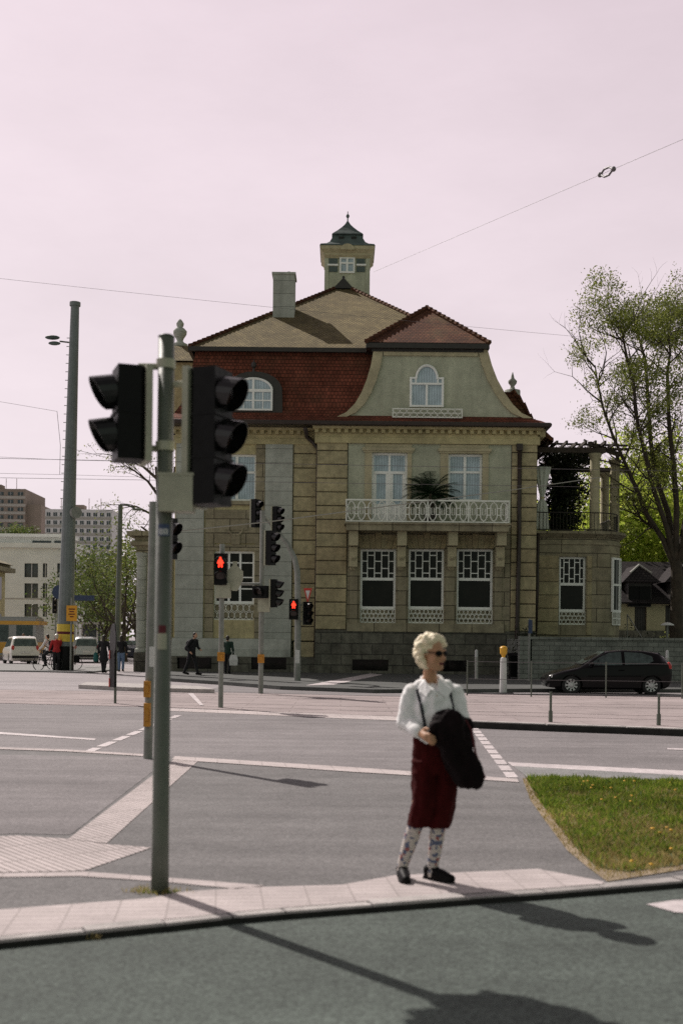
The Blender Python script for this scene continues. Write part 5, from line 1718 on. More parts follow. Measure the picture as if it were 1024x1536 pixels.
# ---------------------------------------------------------------- vehicles
def car(name, label, L, st, paint, glass, wheels, wr, group=None, lamps=True, head='headlamp', hub='hubcap'):
    """st: stations (x, z_bottom, z_belt, z_top, w_sill, w_belt, w_top); the nose is at x = 0."""
    r = thing(name, label, 'car', (0, 0, 0), group)
    def at_x(x):
        for a, b in zip(st, st[1:]):
            if a[0] <= x <= b[0]:
                k = (x - a[0]) / (b[0] - a[0])
                return [p + (q - p) * k for p, q in zip(a, b)]
        return st[0] if x < st[0][0] else st[-1]
    xs = []
    for a, b in zip(st, st[1:]):
        n = max(1, int((b[0] - a[0]) / .16))
        xs += [a[0] + (b[0] - a[0]) * i / n for i in range(n)]
    xs.append(st[-1][0])
    rings = []
    for x in xs:
        _, zb, ze, zt, ws, wb, wt = at_x(x)
        zm = zb + (ze - zb) * .5
        half = [(0, zb), (ws * .9, zb), (ws, zb + .06), (wb * 1.0, zm), (wb * .985, ze - .03), (wb * .965, ze), (wt + (wb - wt) * .08, zt - .06 if zt - ze > .1 else zt - (zt - ze) * .4), (wt * .9, zt - .012), (wt * .5, zt), (0, zt + .004)]
        rings.append([V((x, -y, z)) for y, z in half] + [V((x, y, z)) for y, z in reversed(half[1:-1])])
    m = MB()
    o = m.loft(rings)
    n = len(rings[0])
    m.f.append(list(range(n))); m.f.append([o + (len(rings) - 1) * n + k for k in range(n - 1, -1, -1)])
    me = bpy.data.meshes.new('src'); me.from_pydata([tuple(p) for p in m.v], [], m.f)
    bm = bmesh.new(); bm.from_mesh(me); bmesh.ops.recalc_face_normals(bm, faces=bm.faces); bm.to_mesh(me); bm.free()
    ob = bpy.data.objects.new('src', me); C.objects.link(ob)
    cut = MB()
    for x in wheels:
        for s in (-1, 1):
            cut.lathe([(wr * 1.14, -.16), (wr * 1.14, .16)], Matrix.Translation((x, s * .78, wr)) @ Matrix.Rotation(PI / 2, 4, 'X'), 28)
    cm = bpy.data.meshes.new('cut'); cm.from_pydata([tuple(p) for p in cut.v], [], cut.f)
    bm = bmesh.new(); bm.from_mesh(cm); bmesh.ops.recalc_face_normals(bm, faces=bm.faces); bm.to_mesh(cm); bm.free()
    co = bpy.data.objects.new('cut', cm); C.objects.link(co)
    md = ob.modifiers.new('b', 'BOOLEAN'); md.operation = 'DIFFERENCE'; md.object = co; md.solver = 'EXACT'
    dg = bpy.context.evaluated_depsgraph_get(); dg.update()
    new = bpy.data.meshes.new_from_object(ob.evaluated_get(dg))
    bpy.data.objects.remove(ob); bpy.data.objects.remove(co)
    new.name = 'body'
    uvs(new)
    body = link('body', new, paint, r, V((0, 0, 0)), True)
    new.set_sharp_from_angle(angle=R(35))

    def side(x, z, s, off=.006):
        _, zb, ze, zt, ws, wb, wt = at_x(x)
        k = max(0, min(1, (z - ze) / max(.01, zt - .06 - ze)))
        a, b = wb * .965, wt + (wb - wt) * .08
        return V((x, s * (a + (b - a) * k + off), z))
    for poly in glass:
        for s in (-1, 1):
            q = MB()
            P = []
            for (xa, za), (xb, zb_) in zip(poly, poly[1:] + poly[:1]):
                for i in range(4):
                    P.append((xa + (xb - xa) * i / 4, za + (zb_ - za) * i / 4))
            cx, cz = sum(p[0] for p in P) / len(P), sum(p[1] for p in P) / len(P)
            pts = [side(x, z, s, .010) for x, z in P]
            c0 = side(cx, cz, s, .012)
            o = len(q.v)
            q.v += [c0] + pts
            for i in range(len(pts)):
                f = [o, o + 1 + i, o + 1 + (i + 1) % len(pts)]
                q.f.append(f)
            q.build('side_window', 'car_glass', r, recalc=True)
    for x in wheels:
        for s in (-1, 1):
            T = Matrix.Translation((x, s * .70, wr)) @ Matrix.Rotation(-s * PI / 2, 4, 'X')
            m = MB(); m.lathe([(wr * .66, -.085), (wr * .93, -.09), (wr, -.06), (wr, .06), (wr * .93, .09), (wr * .70, .085), (wr * .66, .06)], T, 28, cap=False); m.lathe([(wr * .66, -.02), (wr * .66, .0)], T, 20)
            w = m.build('wheel', 'tyre', r, smooth=False)
            m = MB(); m.lathe([(wr * .68, .068), (wr * .62, .088), (wr * .30, .075), (wr * .20, .10), (.01, .104)], T, 24)
            hb = m.build('hubcap', hub, w)
            m = MB()
            for k in range(9):
                t = 2 * PI * k / 9
                m.box((math.cos(t) * wr * .50, math.sin(t) * wr * .50, .086), (.075, .05, .02), M=Matrix.Rotation(t, 4, 'Z'))
            m.xform(T); m.build('hubcap_slot', 'tyre', w)
    return r, at_x, side


def cars():
    st = [(0.0, .34, .46, .52, .50, .56, .45), (.10, .22, .56, .64, .66, .72, .60), (.45, .18, .68, .76, .78, .82, .68), (.95, .18, .80, .87, .81, .84, .72), (1.10, .18, .86, .92, .82, .845, .72),
          (1.55, .18, .90, 1.22, .83, .85, .62), (1.95, .18, .92, 1.40, .83, .85, .585), (2.5, .18, .94, 1.455, .83, .85, .58), (3.1, .18, .96, 1.44, .83, .85, .575), (3.62, .19, .99, 1.37, .82, .84, .56), (3.82, .22, 1.0, 1.24, .80, .83, .58), (3.95, .30, .98, 1.03, .76, .80, .60), (4.02, .36, .84, .90, .68, .74, .55)]
    r, ax, side = car('parked_car', 'black three-door hatchback parked side-on before the grey garden wall', 4.02, st, 'car_black',
                      [[(1.32, .945), (1.68, 1.20), (2.02, 1.355), (2.40, 1.385), (2.40, .965)], [(2.50, .97), (2.50, 1.385), (3.05, 1.36), (3.40, 1.25), (3.42, 1.10), (3.2, 1.0)]], (.78, 3.36), .305, 'parked cars')
    # windscreen, rear window, lamps, mirror, trim
    def top(x, y, off=.008):
        s = ax(x)
        return V((x, y, s[3] + off))
    m = MB()
    m.quad(*[V((x, s * w, z)) for x, w, z, s in [(1.16, .60, .985, -1), (1.16, .60, .985, 1), (1.90, .52, 1.395, 1), (1.90, .52, 1.395, -1)]]); m.build('windscreen', 'car_glass', r)
    m = MB(); m.quad(V((3.66, -.50, 1.37)), V((3.66, .5, 1.37)), V((3.965, .56, 1.05)), V((3.965, -.56, 1.05))); m.build('rear_window', 'car_glass', r)
    for s in (-1, 1):
        m = MB(); m.ell((.27, s * .60, .595), (.20, .115, .06), 14, 8, Matrix.Rotation(-s * .5, 4, 'Z') @ Matrix.Rotation(R(-18), 4, 'Y')); m.build('headlight', 'headlamp', r, smooth=True)
        m = MB(); m.ell((3.93, s * .68, .93), (.10, .13, .15), 12, 8); m.build('tail_lamp', 'tail', r, smooth=True)
        m = MB(); m.ell((1.42, s * .93, .99), (.06, .10, .065), 10, 8); m.tube([(1.44, s * .82, .95), (1.42, s * .9, .97)], .025, 6); m.build('wing_mirror', 'car_black', r, smooth=True)
        m = MB(); m.tube([(1.3, s * .852, .60), (3.0, s * .858, .62)], .018, 6); m.build('door_trim', 'black', r)
        m = MB(); m.tube([(2.28, s * .853, .80), (2.46, s * .853, .80)], .018, 6); m.build('door_handle', 'car_black', r)
    p = gnd(909, 1041.5, .007)
    r.location = (p.x - 2.0, p.y + .4, .007)
    # white van-like hatchback, seen from behind on the left
    st = [(0, .35, .5, .58, .55, .62, .5), (.12, .22, .66, .74, .70, .76, .62), (.75, .2, .86, .95, .80, .83, .70), (1.35, .2, .92, 1.42, .82, .84, .64), (1.8, .2, .95, 1.62, .83, .84, .64), (3.6, .2, 1.0, 1.66, .83, .84, .64), (3.85, .22, 1.0, 1.55, .82, .83, .64), (4.0, .30, .98, 1.06, .80, .82, .74), (4.08, .34, .88, .92, .74, .78, .68)]
    def rearset(r, x, zt, zb, w, s_mat='tail', plate=.72):
        m = MB(); m.quad(V((x - .12, -w * .88, zt - .06)), V((x - .12, w * .88, zt - .06)), V((x + .015, w, zb + .03)), V((x + .015, -w, zb + .03))); m.f = [list(reversed(m.f[0]))]; m.build('rear_window', 'car_glass', r, recalc=False)
        for s in (-1, 1):
            m = MB(); m.ell((x + .0, s * .70, zb - .12), (.10, .10, .20), 10, 8); m.build('tail_lamp', s_mat, r, smooth=True)
            m = MB(); m.ell((.18, s * .6, .66), (.16, .14, .09), 10, 8); m.build('headlight', 'headlamp', r, smooth=True)
        m = MB(); m.box((x + .10, 0, plate), (.03, .5, .11)); m.build('number_plate', 'c_white', r)
        m = MB(); m.box((x + .07, 0, .45), (.10, 1.5, .16)); m.build('bumper', 'tyre', r)
    G = 'cars on the far left street'
    r, ax, side = car('parked_car', 'white boxy hatchback seen from behind at the left frame edge', 4.1, st, 'car_white', [[(1.05, 1.0), (1.45, 1.36), (1.85, 1.5), (2.3, 1.52), (2.3, 1.02)], [(2.38, 1.03), (2.38, 1.52), (3.5, 1.54), (3.6, 1.1)]], (.8, 3.3), .31, G)
    rearset(r, 4.0, 1.56, 1.06, .66)
    p = gnd(38, 997, .0)
    r.rotation_euler = (0, 0, R(-66))
    r.location = V((p.x, p.y, 0)) - Matrix.Rotation(R(-66), 3, 'Z') @ V((4.0, 0, 0))
    white = r
    st2 = [(0, .35, .48, .55, .55, .62, .5), (.12, .22, .62, .68, .70, .76, .62), (.9, .2, .84, .90, .80, .83, .70), (1.6, .2, .92, 1.32, .82, .84, .62), (2.1, .2, .94, 1.42, .83, .84, .60), (3.1, .2, .96, 1.41, .83, .84, .60), (3.7, .22, .98, 1.12, .82, .83, .62), (4.3, .28, .96, 1.02, .80, .82, .68), (4.45, .36, .84, .9, .72, .76, .6)]
    gl = [[(1.55, .97), (1.9, 1.25), (2.2, 1.34), (2.6, 1.35), (2.6, .98)], [(2.68, .99), (2.68, 1.35), (3.1, 1.33), (3.45, 1.16), (3.4, 1.01)]]
    for i, (lab, paint, px, py, rz) in enumerate((('silver estate car seen from behind, right of the grey mast', 'car_silver', 130, 980, -75), ('pale saloon half hidden behind the silver estate car', 'car_white', 112, 976, -70), ('dark blue car partly hidden behind the porch pole', 'car_navy', 192, 979, -100))):
        if i == 0:
            r, ax, side = car('parked_car', lab, 4.1, st, paint, [[(1.05, 1.0), (1.45, 1.36), (1.85, 1.5), (2.3, 1.52), (2.3, 1.02)], [(2.38, 1.03), (2.38, 1.52), (3.5, 1.54), (3.6, 1.1)]], (.8, 3.3), .31, G)
            rearset(r, 4.0, 1.56, 1.06, .66)
            D = 74
            p = at(px, py, D); p.z = 0
            r.rotation_euler = (0, 0, R(rz)); r.location = p - Matrix.Rotation(R(rz), 3, 'Z') @ V((4.0, 0, 0))
            continue
        r, ax, side = car('parked_car', lab, 4.4, st2, paint, gl, (.85, 3.5), .31, G)
        m = MB(); m.quad(V((3.13, -.5, 1.40)), V((3.13, .5, 1.40)), V((3.68, .56, 1.13)), V((3.68, -.56, 1.13))); m.f = [list(reversed(m.f[0]))]; m.xform(Matrix.Translation((.02, 0, .015))); m.build('rear_window', 'car_glass', r)
        for s in (-1, 1):
            m = MB(); m.ell((4.33, s * .66, .84), (.10, .15, .10), 10, 8); m.build('tail_lamp', 'tail', r, smooth=True)
        m = MB(); m.box((4.44, 0, .70), (.03, .5, .11)); m.build('number_plate', 'c_white', r)
        D = (84, 92, 80)[i]
        p = at(px, py, D); p.z = 0
        r.rotation_euler = (0, 0, R(rz))
        r.location = p - Matrix.Rotation(R(rz), 3, 'Z') @ V((4.3, 0, 0))
    # yellow tram at the left edge
    D = 82.0
    r = thing('tram', 'yellow and grey tram front partly cut by the left frame edge', 'tram', V((at(20, 980, D).x, D, 0)))
    x1 = at(59, 960, D).x; x0 = x1 - 9
    zt, zw0, zw1 = at(30, 925, D).z, at(30, 957, D).z, at(30, 937, D).z
    m = MB(); m.bb(x0, x1 - .25, D, D + 2.3, .3, zt - .1); m.bb(x0, x1 - .35, D + .1, D + 2.2, zt - .1, zt); b = m.build('body', 'tram_grey', r)
    m = MB(); m.bb(x0, x1, D - .03, D + 2.33, zw1, zt - .3); m.bb(x0, x1 - .1, D - .03, D + 2.33, .45, zw0 - .3); m.build('yellow_band', 'tram_yellow', r)
    m = MB()
    for i in range(5):
        m.bb(x1 - 1.6 - i * 1.7, x1 - .45 - i * 1.7, D - .02, D, zw0 - .25, zw1 - .03)
    m.build('window', 'car_glass', r)


# ---------------------------------------------------------------- people
def figure(label, loc, rz, H_=1.74, top='c_black', legs='c_black', hair='hair_dark', skin='skin', stride=.0, lean=0.0, arms=None, long_coat=False, helmet=False, seat=None, group=None, long_hair=False, backpack=None):
    """A walking or sitting person; faces -Y before turning."""
    r = thing('person', label, 'person', (0, 0, 0), group)
    k = H_ / 1.74
    def P(x, y, z): return V((x * k, (y - lean * max(0, z - .9)) * k, z * k))
    hipz = .92
    J = {}
    for s in (-1, 1):
        st = stride * s
        if seat:
            J[s] = (P(s * .10, 0, hipz), P(s * .12, -.36 + .06 * s, hipz - .12 - .12 * s), P(s * .12, -.22 + .1 * s, hipz - .52 - .12 * s), P(s * .12, -.36 + .1 * s, hipz - .60 - .12 * s))
        else:
            J[s] = (P(s * .09, 0, hipz), P(s * .10, -st * .5 - .03, .50), P(s * .10, -st + (.03 if st < 0 else 0), .09 + (.04 if st < 0 else 0)), P(s * .11, -st - .15, .035 + (0 if st >= 0 else 0)))
    A = {}
    for s in (-1, 1):
        if arms and s in arms:
            e, h = arms[s]
            A[s] = (P(s * .19, 0, 1.42), P(*e), P(*h))
        else:
            A[s] = (P(s * .19, 0, 1.42), P(s * .25, .03 + stride * s * .25, 1.14), P(s * .25, -.06 + stride * s * .5, .90))
    m = MB()
    m.cap(P(0, 0, .98), P(0, 0, 1.15), .125 * k, .12 * k); m.cap(P(0, 0, 1.15), P(0, 0, 1.36), .12 * k, .13 * k)
    m.cap(P(-.13, 0, 1.40), P(.13, 0, 1.40), .065 * k, .065 * k)
    m.cap(P(0, .0, 1.40), P(0, -.01, 1.54), .055 * k, .05 * k)
    hc = P(0, -.025, 1.635)
    m.ell(hc, (.075 * k, .092 * k, .105 * k)); m.ell(hc + V((0, -.035, -.045)) * k, (.055 * k, .06 * k, .065 * k)); m.cap(hc + V((0, -.09, .0)) * k, hc + V((0, -.108, -.03)) * k, .012 * k, .016 * k, 8)
    for s in (-1, 1):
        m.ell(hc + V((s * .076, .01, -.01)) * k, (.014 * k, .022 * k, .032 * k), 8, 6)
        h0, kn, an, toe = J[s]
        m.cap(h0, kn, .085 * k, .06 * k); m.cap(kn, an, .058 * k, .04 * k); m.cap(an - V((0, -.03, .045)) * k, toe, .042 * k, .035 * k, 10)
        sh, el, ha = A[s]
        m.cap(sh, el, .05 * k, .042 * k); m.cap(el, ha, .042 * k, .03 * k)
        d = (ha - el).normalized()
        sd = d.cross(V((0, 1, 0))).normalized() if abs(d.y) < .9 else V((1, 0, 0))
        m.cap(ha, ha + d * .07 * k, .034 * k, .032 * k, 8)
        for f in range(4):
            o = ha + d * .075 * k + V((0, (f - 1.5) * .019, 0)) * k
            m.cap(o, o + (d * (.06 + .01 * (f in (1, 2))) + V((-s * .012, 0, 0))) * k, .012 * k, .010 * k, 6)
        m.cap(ha + d * .02 * k + V((0, -.03, 0)) * k, ha + (d * .07 + V((0, -.055, 0))) * k, .013 * k, .011 * k, 6)
    body = bake(m, 'body', skin, r, .013, 2)
    m = MB()
    m.cap(P(0, 0, 1.0), P(0, 0, 1.15), .155 * k, .145 * k); m.cap(P(0, 0, 1.15), P(0, 0, 1.36), .145 * k, .15 * k); m.cap(P(-.14, 0, 1.41), P(.14, 0, 1.41), .075 * k, .075 * k)
    m.cap(P(-.06, 0, .95), P(.06, 0, .95), .13 * k, .13 * k)
    if long_coat:
        m.cap(P(-.06, 0, .62), P(.06, 0, .62), .16 * k, .16 * k); m.cap(P(0, 0, .65), P(0, 0, 1.0), .19 * k, .16 * k)
    for s in (-1, 1):
        sh, el, ha = A[s]
        m.cap(sh, el, .07 * k, .06 * k); m.cap(el, el.lerp(ha, .92), .06 * k, .048 * k)
    bake(m, 'jacket', top, r, .016, 2, .012, 9.0)
    m = MB()
    m.cap(P(-.06, 0, .93), P(.06, 0, .93), .125 * k, .125 * k)
    for s in (-1, 1):
        h0, kn, an, toe = J[s]
        m.cap(h0, kn, .10 * k, .078 * k); m.cap(kn, an + V((0, 0, .02)), .076 * k, .06 * k)
    bake(m, 'trousers', legs, r, .016, 2, .010, 10.0)
    for s in (-1, 1):
        h0, kn, an, toe = J[s]
        m = MB(); m.cap(an - V((0, -.045, .045)) * k, toe + V((0, -.02, .004)) * k, .05 * k, .042 * k, 10); m.cap(an, an - V((0, 0, .04)) * k, .05 * k, .05 * k, 10)
        bake(m, 'shoe', 'shoe', r, .014, 1)
    m = MB()
    if helmet:
        m.ell(hc + V((0, .01, .05)) * k, (.105 * k, .135 * k, .085 * k))
    m.ell(hc + V((0, .028, .028)) * k, (.088 * k, .088 * k, .098 * k)); m.ell(hc + V((0, .06, -.03)) * k, (.075 * k, .06 * k, .08 * k))
    if long_hair:
        m.cap(hc + V((0, .06, 0)) * k, hc + V((0, .10, -.24)) * k, .085 * k, .06 * k)
    bake(m, 'hair' if not helmet else 'helmet', 'helmet' if helmet else hair, r, .013, 2, .006, 30.0)
    if backpack:
        m = MB(); m.cap(P(-.07, .20, 1.10), P(.07, .20, 1.10), .13 * k, .13 * k); m.cap(P(-.06, .19, 1.32), P(.06, .19, 1.32), .12 * k, .12 * k); m.cap(P(0, .2, 1.1), P(0, .19, 1.32), .15 * k, .14 * k)
        b = thing('backpack', backpack, 'backpack', (0, 0, 0))
        bake(m, 'bag', 'c_black', b, .018, 3)
        m = MB()
        for s in (-1, 1):
            m.tube([P(s * .10, .16, 1.40), P(s * .12, .02, 1.495), P(s * .13, -.12, 1.42), P(s * .15, -.13, 1.2), P(s * .14, .10, 1.06)], .016, 6)
        m.build('strap', 'c_black', b)
        b.location = loc; b.rotation_euler = (0, 0, rz)
    r.location = loc
    r.rotation_euler = (0, 0, rz)
    return r


def bicycle(label, loc, rz, group=None):
    r = thing('bicycle', label, 'bicycle', (0, 0, 0), group)
    for y in (-.53, .53):
        T = Matrix.Translation((0, y, .34)) @ Matrix.Rotation(PI / 2, 4, 'Y')
        m = MB(); m.tube([T @ V((.325 * math.cos(t * PI / 14), .325 * math.sin(t * PI / 14), 0)) for t in range(29)], .020, 6, False)
        w = m.build('wheel', 'tyre', r)
        m = MB()
        for i in range(12):
            t = i * PI / 6
            m.tube([T @ V((0, 0, 0)), T @ V((.32 * math.cos(t), .32 * math.sin(t), 0))], .003, 3)
        m.lathe([(.03, -.04), (.03, .04)], T, 8); m.build('spokes', 'galv', w)
    m = MB()
    bb, st, hd = V((0, .08, .30)), V((0, .22, .80)), V((0, -.36, .82))
    for a, b in ((bb, st), (bb, hd + V((0, .02, -.12))), (st + V((0, -.02, -.1)), hd), (bb, V((0, .53, .34))), (st + V((0, 0, -.06)), V((0, .53, .34))), (hd + V((0, -.0, .15)), V((0, -.53, .34)))):
        m.tube([a, b], .018, 8)
    m.build('frame', 'bike', r)
    m = MB(); m.tube([V((-.28, -.26, 1.0)), V((-.1, -.36, 1.0)), V((.1, -.36, 1.0)), V((.28, -.26, 1.0))], .014, 6); m.tube([V((0, -.36, .82)), V((0, -.36, 1.0))], .015, 6); m.build('handlebar', 'bike', r)
    m = MB(); m.ell(st + V((0, .03, .07)), (.09, .14, .04), 10, 6); m.tube([st, st + V((0, .02, .06))], .015, 6); m.build('saddle', 'black', r)
    m = MB(); m.box((0, .55, .74), (.14, .38, .03)); m.tube([(0, .53, .34), (.06, .55, .73)], .01, 4); m.tube([(0, .53, .34), (-.06, .55, .73)], .01, 4); m.build('luggage_rack', 'bike', r)
    m = MB()
    for s in (-1, 1):
        m.bb(s * .10 - .05, s * .10 + .05, .42, .72, .40, .72)
    m.build('pannier', 'black', r)
    r.location = loc
    r.rotation_euler = (0, 0, rz)
    return r


def crowd():
    p = gnd(287, 1012, .13)
    figure('dark-haired person in black striding right past the basement window', p, R(62), 1.78, stride=.24, lean=.22, arms={1: ((.24, -.10, 1.14), (.14, -.30, 1.05)), -1: ((-.25, .12, 1.16), (-.24, -.08, .96))}, backpack='round black backpack worn by the person striding past the villa')
    p = gnd(341, 1011, .13)
    figure('person in a dark green jacket half hidden behind the slim signal pole', p, R(175), 1.66, top='c_green', legs='c_black', stride=.1)
    b = thing('shopping_bag', 'white shopping bag held by the person in the green jacket', 'bag', (0, 0, 0))
    m = MB(); m.loft([[V((sx * .17, sy * .07, 0)) for sx, sy in ((-1, -1), (1, -1), (1, 1), (-1, 1))], [V((sx * .19, sy * .09, .25)) for sx, sy in ((-1, -1), (1, -1), (1, 1), (-1, 1))], [V((sx * .13, sy * .03, .46)) for sx, sy in ((-1, -1), (1, -1), (1, 1), (-1, 1))]])
    m.quad(*[V((sx * .17, sy * .07, 0)) for sx, sy in ((-1, 1), (1, 1), (1, -1), (-1, -1))]); m.build('bag', 'c_white', b)
    m = MB(); m.tube([V((-.09, 0, .45)), V((-.05, 0, .58)), V((.05, 0, .58)), V((.09, 0, .45))], .012, 5); m.build('bag_handle', 'c_white', b)
    b.location = p + V((.27, -.05, .38))
    D = 54.5
    def far(px, D):
        q = at(px, 990, D); q.z = .02; return q
    figure('person in a long dark coat walking away on the far left pavement', far(156, 54), R(170), 1.74, long_coat=True, hair='hair_dark', stride=.14, long_hair=True)
    b = thing('shoulder_bag', 'teal bag carried by the person in the long dark coat', 'bag', (0, 0, 0))
    m = MB(); m.cap((0, 0, .1), (0, 0, .34), .12, .10); bake(m, 'bag', 'c_teal', b, .02, 2)
    m = MB(); m.tube([V((0, 0, .4)), V((.03, 0, .7)), V((.1, 0, .95))], .015, 5); m.build('strap', 'c_teal', b)
    b.location = far(156, 54) + V((-.36, -.05, .52))
    figure('person in a dark top and blue jeans walking away behind the thin beacon', far(182, 56), R(185), 1.74, legs='c_jeans', stride=.13, long_hair=True)
    G = 'cyclists waiting by the mast'
    sa = {1: ((.24, -.22, 1.14), (.22, -.42, 1.0)), -1: ((-.24, -.22, 1.14), (-.22, -.42, 1.0))}
    q = at(72, 1000, 56); q.z = .02
    bicycle('black bicycle with panniers, its wheels left of the mast', q, R(-112), 'bicycles by the mast')
    figure('cyclist in a white shirt with a black backpack, left of the mast', q + V((.05, .1, .05)), R(-112), 1.7, top='c_white', legs='c_black', seat=True, lean=.15, arms=sa, group=G, backpack='black backpack on the back of the white shirted cyclist')
    q = at(97, 1000, 57.5); q.z = .02
    bicycle('dark bicycle whose rear wheel shows right of the mast', q, R(-75), 'bicycles by the mast')
    q = at(85, 1000, 55.6); q.z = .02
    figure('person in a bright red jacket and pale helmet beside the mast', q, R(-150), 1.76, top='c_red', legs='c_black', helmet=True, group=G, arms=sa)
    figure('person in a white shirt and dark backpack in front of the yellow tram', far(35, 74), R(165), 1.78, top='c_white', legs='c_black', hair='hair_brown', backpack='dark backpack of the white shirted person by the tram')
    figure('person in a maroon shirt standing behind the white hatchback', far(45, 72), R(150), 1.66, top='c_maroon', legs='c_jeans', hair='hair_brown')
    figure('far person with brown hair between the mast and the trees', far(128, 86), R(160), 1.74, top='c_black', legs='c_black', hair='hair_brown')


def woman():
    from mathutils.bvhtree import BVHTree
    base = gnd(640, 1321, ZW)
    r = thing('person', 'blond woman in white blouse, braces and dark red knickerbockers waiting at the kerb', 'person', (0, 0, 0))
    s_ = base.y / F
    def P(px, py, y=0.0): return V(((px - 640) * s_, y, (1321 - py) * s_))
    kL, kR = P(625, 1228, -.03), P(657, 1230, -.02)
    aL, aR = P(604, 1298, .03), P(649, 1300, .02)
    hL, hR = P(636, 1125, .02), P(666, 1125, .03)
    tL, tR = V((aL.x + .012, -.15, .035)), V((aR.x + .10, -.10, .035))
    # --- body
    m = MB()
    m.cap(P(650, 1118, .02), P(648, 1075, .02), .13, .115); m.cap(P(648, 1075, .02), P(646, 1050, .02), .115, .12)
    m.cap(P(620, 1038, .03), P(676, 1038, .03), .045, .045)
    m.cap(P(643, 1034, .03), P(641, 1006, .0), .056, .047)
    for h, k, a, t in ((hL, kL, aL, tL), (hR, kR, aR, tR)):
        m.cap(h, k, .070, .050); m.cap(k, k.lerp(a, .35) + V((0, .018, 0)), .048, .048); m.cap(k.lerp(a, .35) + V((0, .018, 0)), a, .048, .032); m.cap(a - V((0, -.02, .05)), a - V((0, -.02, .05)) + (t - a + V((0, 0, .05))) * .55, .030, .022, 10)
    shL, elL, wrL = P(612, 1042, .03), P(606, 1085, -.02), P(627, 1097, -.17)
    shR, elR, wrR = P(679, 1042, .04), P(690, 1086, -.03), P(692, 1098, -.10)
    for sh, el, w, sg in ((shL, elL, wrL, 1), (shR, elR, wrR, -1)):
        m.cap(sh, el, .046, .040); m.cap(el, w, .040, .027)
        d = (w - el).normalized()
        m.cap(w, w + d * .07, .030, .034, 10)
        up = V((0, 0, 1)); side = d.cross(up).normalized()
        for f, ln in enumerate((.062, .070, .066, .052)):
            o = w + d * .078 + up * (.030 - f * .0195)
            k1 = o + d * ln * .45 + side * sg * .006
            k2 = k1 + (d * .5 + side * sg * -.6 + V((0, 0, -.25))).normalized() * ln * .4
            k3 = k2 + (d * -.1 + side * sg * -.9 + V((0, 0, -.2))).normalized() * ln * .3
            m.cap(o, k1, .0098, .0092, 8); m.cap(k1, k2, .0092, .0086, 8); m.cap(k2, k3, .0086, .0078, 8)
        o = w + d * .02 + up * .028
        m.cap(o, o + d * .03 + up * .025, .013, .011, 8); m.cap(o + d * .03 + up * .025, o + d * .062 + up * .03, .011, .009, 8)
    hc = P(644, 981, -.03)
    HT = Matrix.Translation(hc) @ Matrix.Rotation(R(40), 4, 'Z') @ Matrix.Rotation(R(3), 4, 'X')
    k0 = len(m.v)
    hm = MB()
    hm.ell((0, .015, .03), (.074, .092, .098)); hm.ell((0, -.028, -.028), (.062, .068, .084)); hm.ell((0, -.058, -.088), (.034, .034, .027))
    for s in (-1, 1):
        hm.ell((s * .034, -.066, -.024), (.028, .026, .026)); hm.cap((s * .05, -.03, -.075), (s * .018, -.07, -.092), .022, .02, 8)
        hm.ell((s * .074, .012, -.012), (.011, .020, .030), 10, 8); hm.cap((s * .012, -.092, .030), (s * .045, -.078, .030), .012, .011, 8)
        hm.ell((s * .031, -.084, .010), (.014, .011, .011), 10, 8)
        hm.ell((s * .012, -.101, -.028), (.009, .009, .008), 8, 6)
    hm.cap((0, -.092, .018), (0, -.115, -.024), .0085, .0115, 8); hm.cap((-.017, -.091, -.054), (.017, -.091, -.054), .0075, .0075, 8); hm.cap((-.014, -.089, -.066), (.014, -.089, -.066), .008, .008, 8)
    hm.xform(HT)
    m.add(hm.v, hm.f)
    body = bake(m, 'body', 'skin_tan', r, .0055, 4)
    # --- sunglasses and lips
    g = MB()
    for s in (-1, 1):
        g.ell((s * .033, -.098, .011), (.028, .007, .0195), 14, 8, Matrix.Rotation(s * .28, 4, 'Z'))
        g.tube([(s * .058, -.09, .016), (s * .079, -.04, .016), (s * .082, .015, .008)], .0035, 6)
    g.tube([(-.01, -.104, .016), (.01, -.104, .016)], .004, 6)
    g.xform(HT); g.build('sunglasses', 'shoe', r, smooth=True)
    g = MB(); g.cap((-.018, -.094, -.056), (.018, -.094, -.056), .0055, .0055, 8); g.cap((-.014, -.0925, -.064), (.014, -.0925, -.064), .006, .006, 8); g.xform(HT); g.build('lips', 'c_maroon', r, smooth=True)
    # --- hair: short, full and wavy
    h = MB()
    rg = random.Random(3)
    h.ell((0, .03, .045), (.092, .098, .088)); h.ell((0, .062, -.02), (.085, .062, .085))
    n = 0
    while n < 110:
        d = V((rg.gauss(0, 1), rg.gauss(0, 1), rg.gauss(0, 1))).normalized()
        if d.y < -.55 and d.z < .62: continue
        if d.y < -.12 and d.z < .30: continue
        if d.z < -.92: continue
        p = V((0, .022, .035)) + V((d.x * .097, d.y * .104, d.z * (.100 if d.z > 0 else .142)))
        h.ell(p, (rg.uniform(.022, .040), rg.uniform(.022, .038), rg.uniform(.020, .034)), 8, 6)
        n += 1
    h.xform(HT @ Matrix.Translation((0, .012, .03)) @ Matrix.Scale(.955, 4) @ Matrix.Translation((0, -.012, -.03)))
    bake(h, 'hair', 'blond', r, .0062, 6, .006, 36.0)
    # --- blouse
    m = MB()
    m.cap(P(650, 1108, .015), P(648, 1072, .015), .140, .142); m.cap(P(648, 1072, .005), P(646, 1050, .01), .145, .135)
    m.ell(P(632, 1062, -.07), (.062, .05, .065)); m.ell(P(664, 1062, -.07), (.062, .05, .065))
    m.cap(P(613, 1039, .03), P(678, 1039, .03), .064, .064); m.cap(P(628, 1031, .03), P(666, 1031, .03), .056, .056)
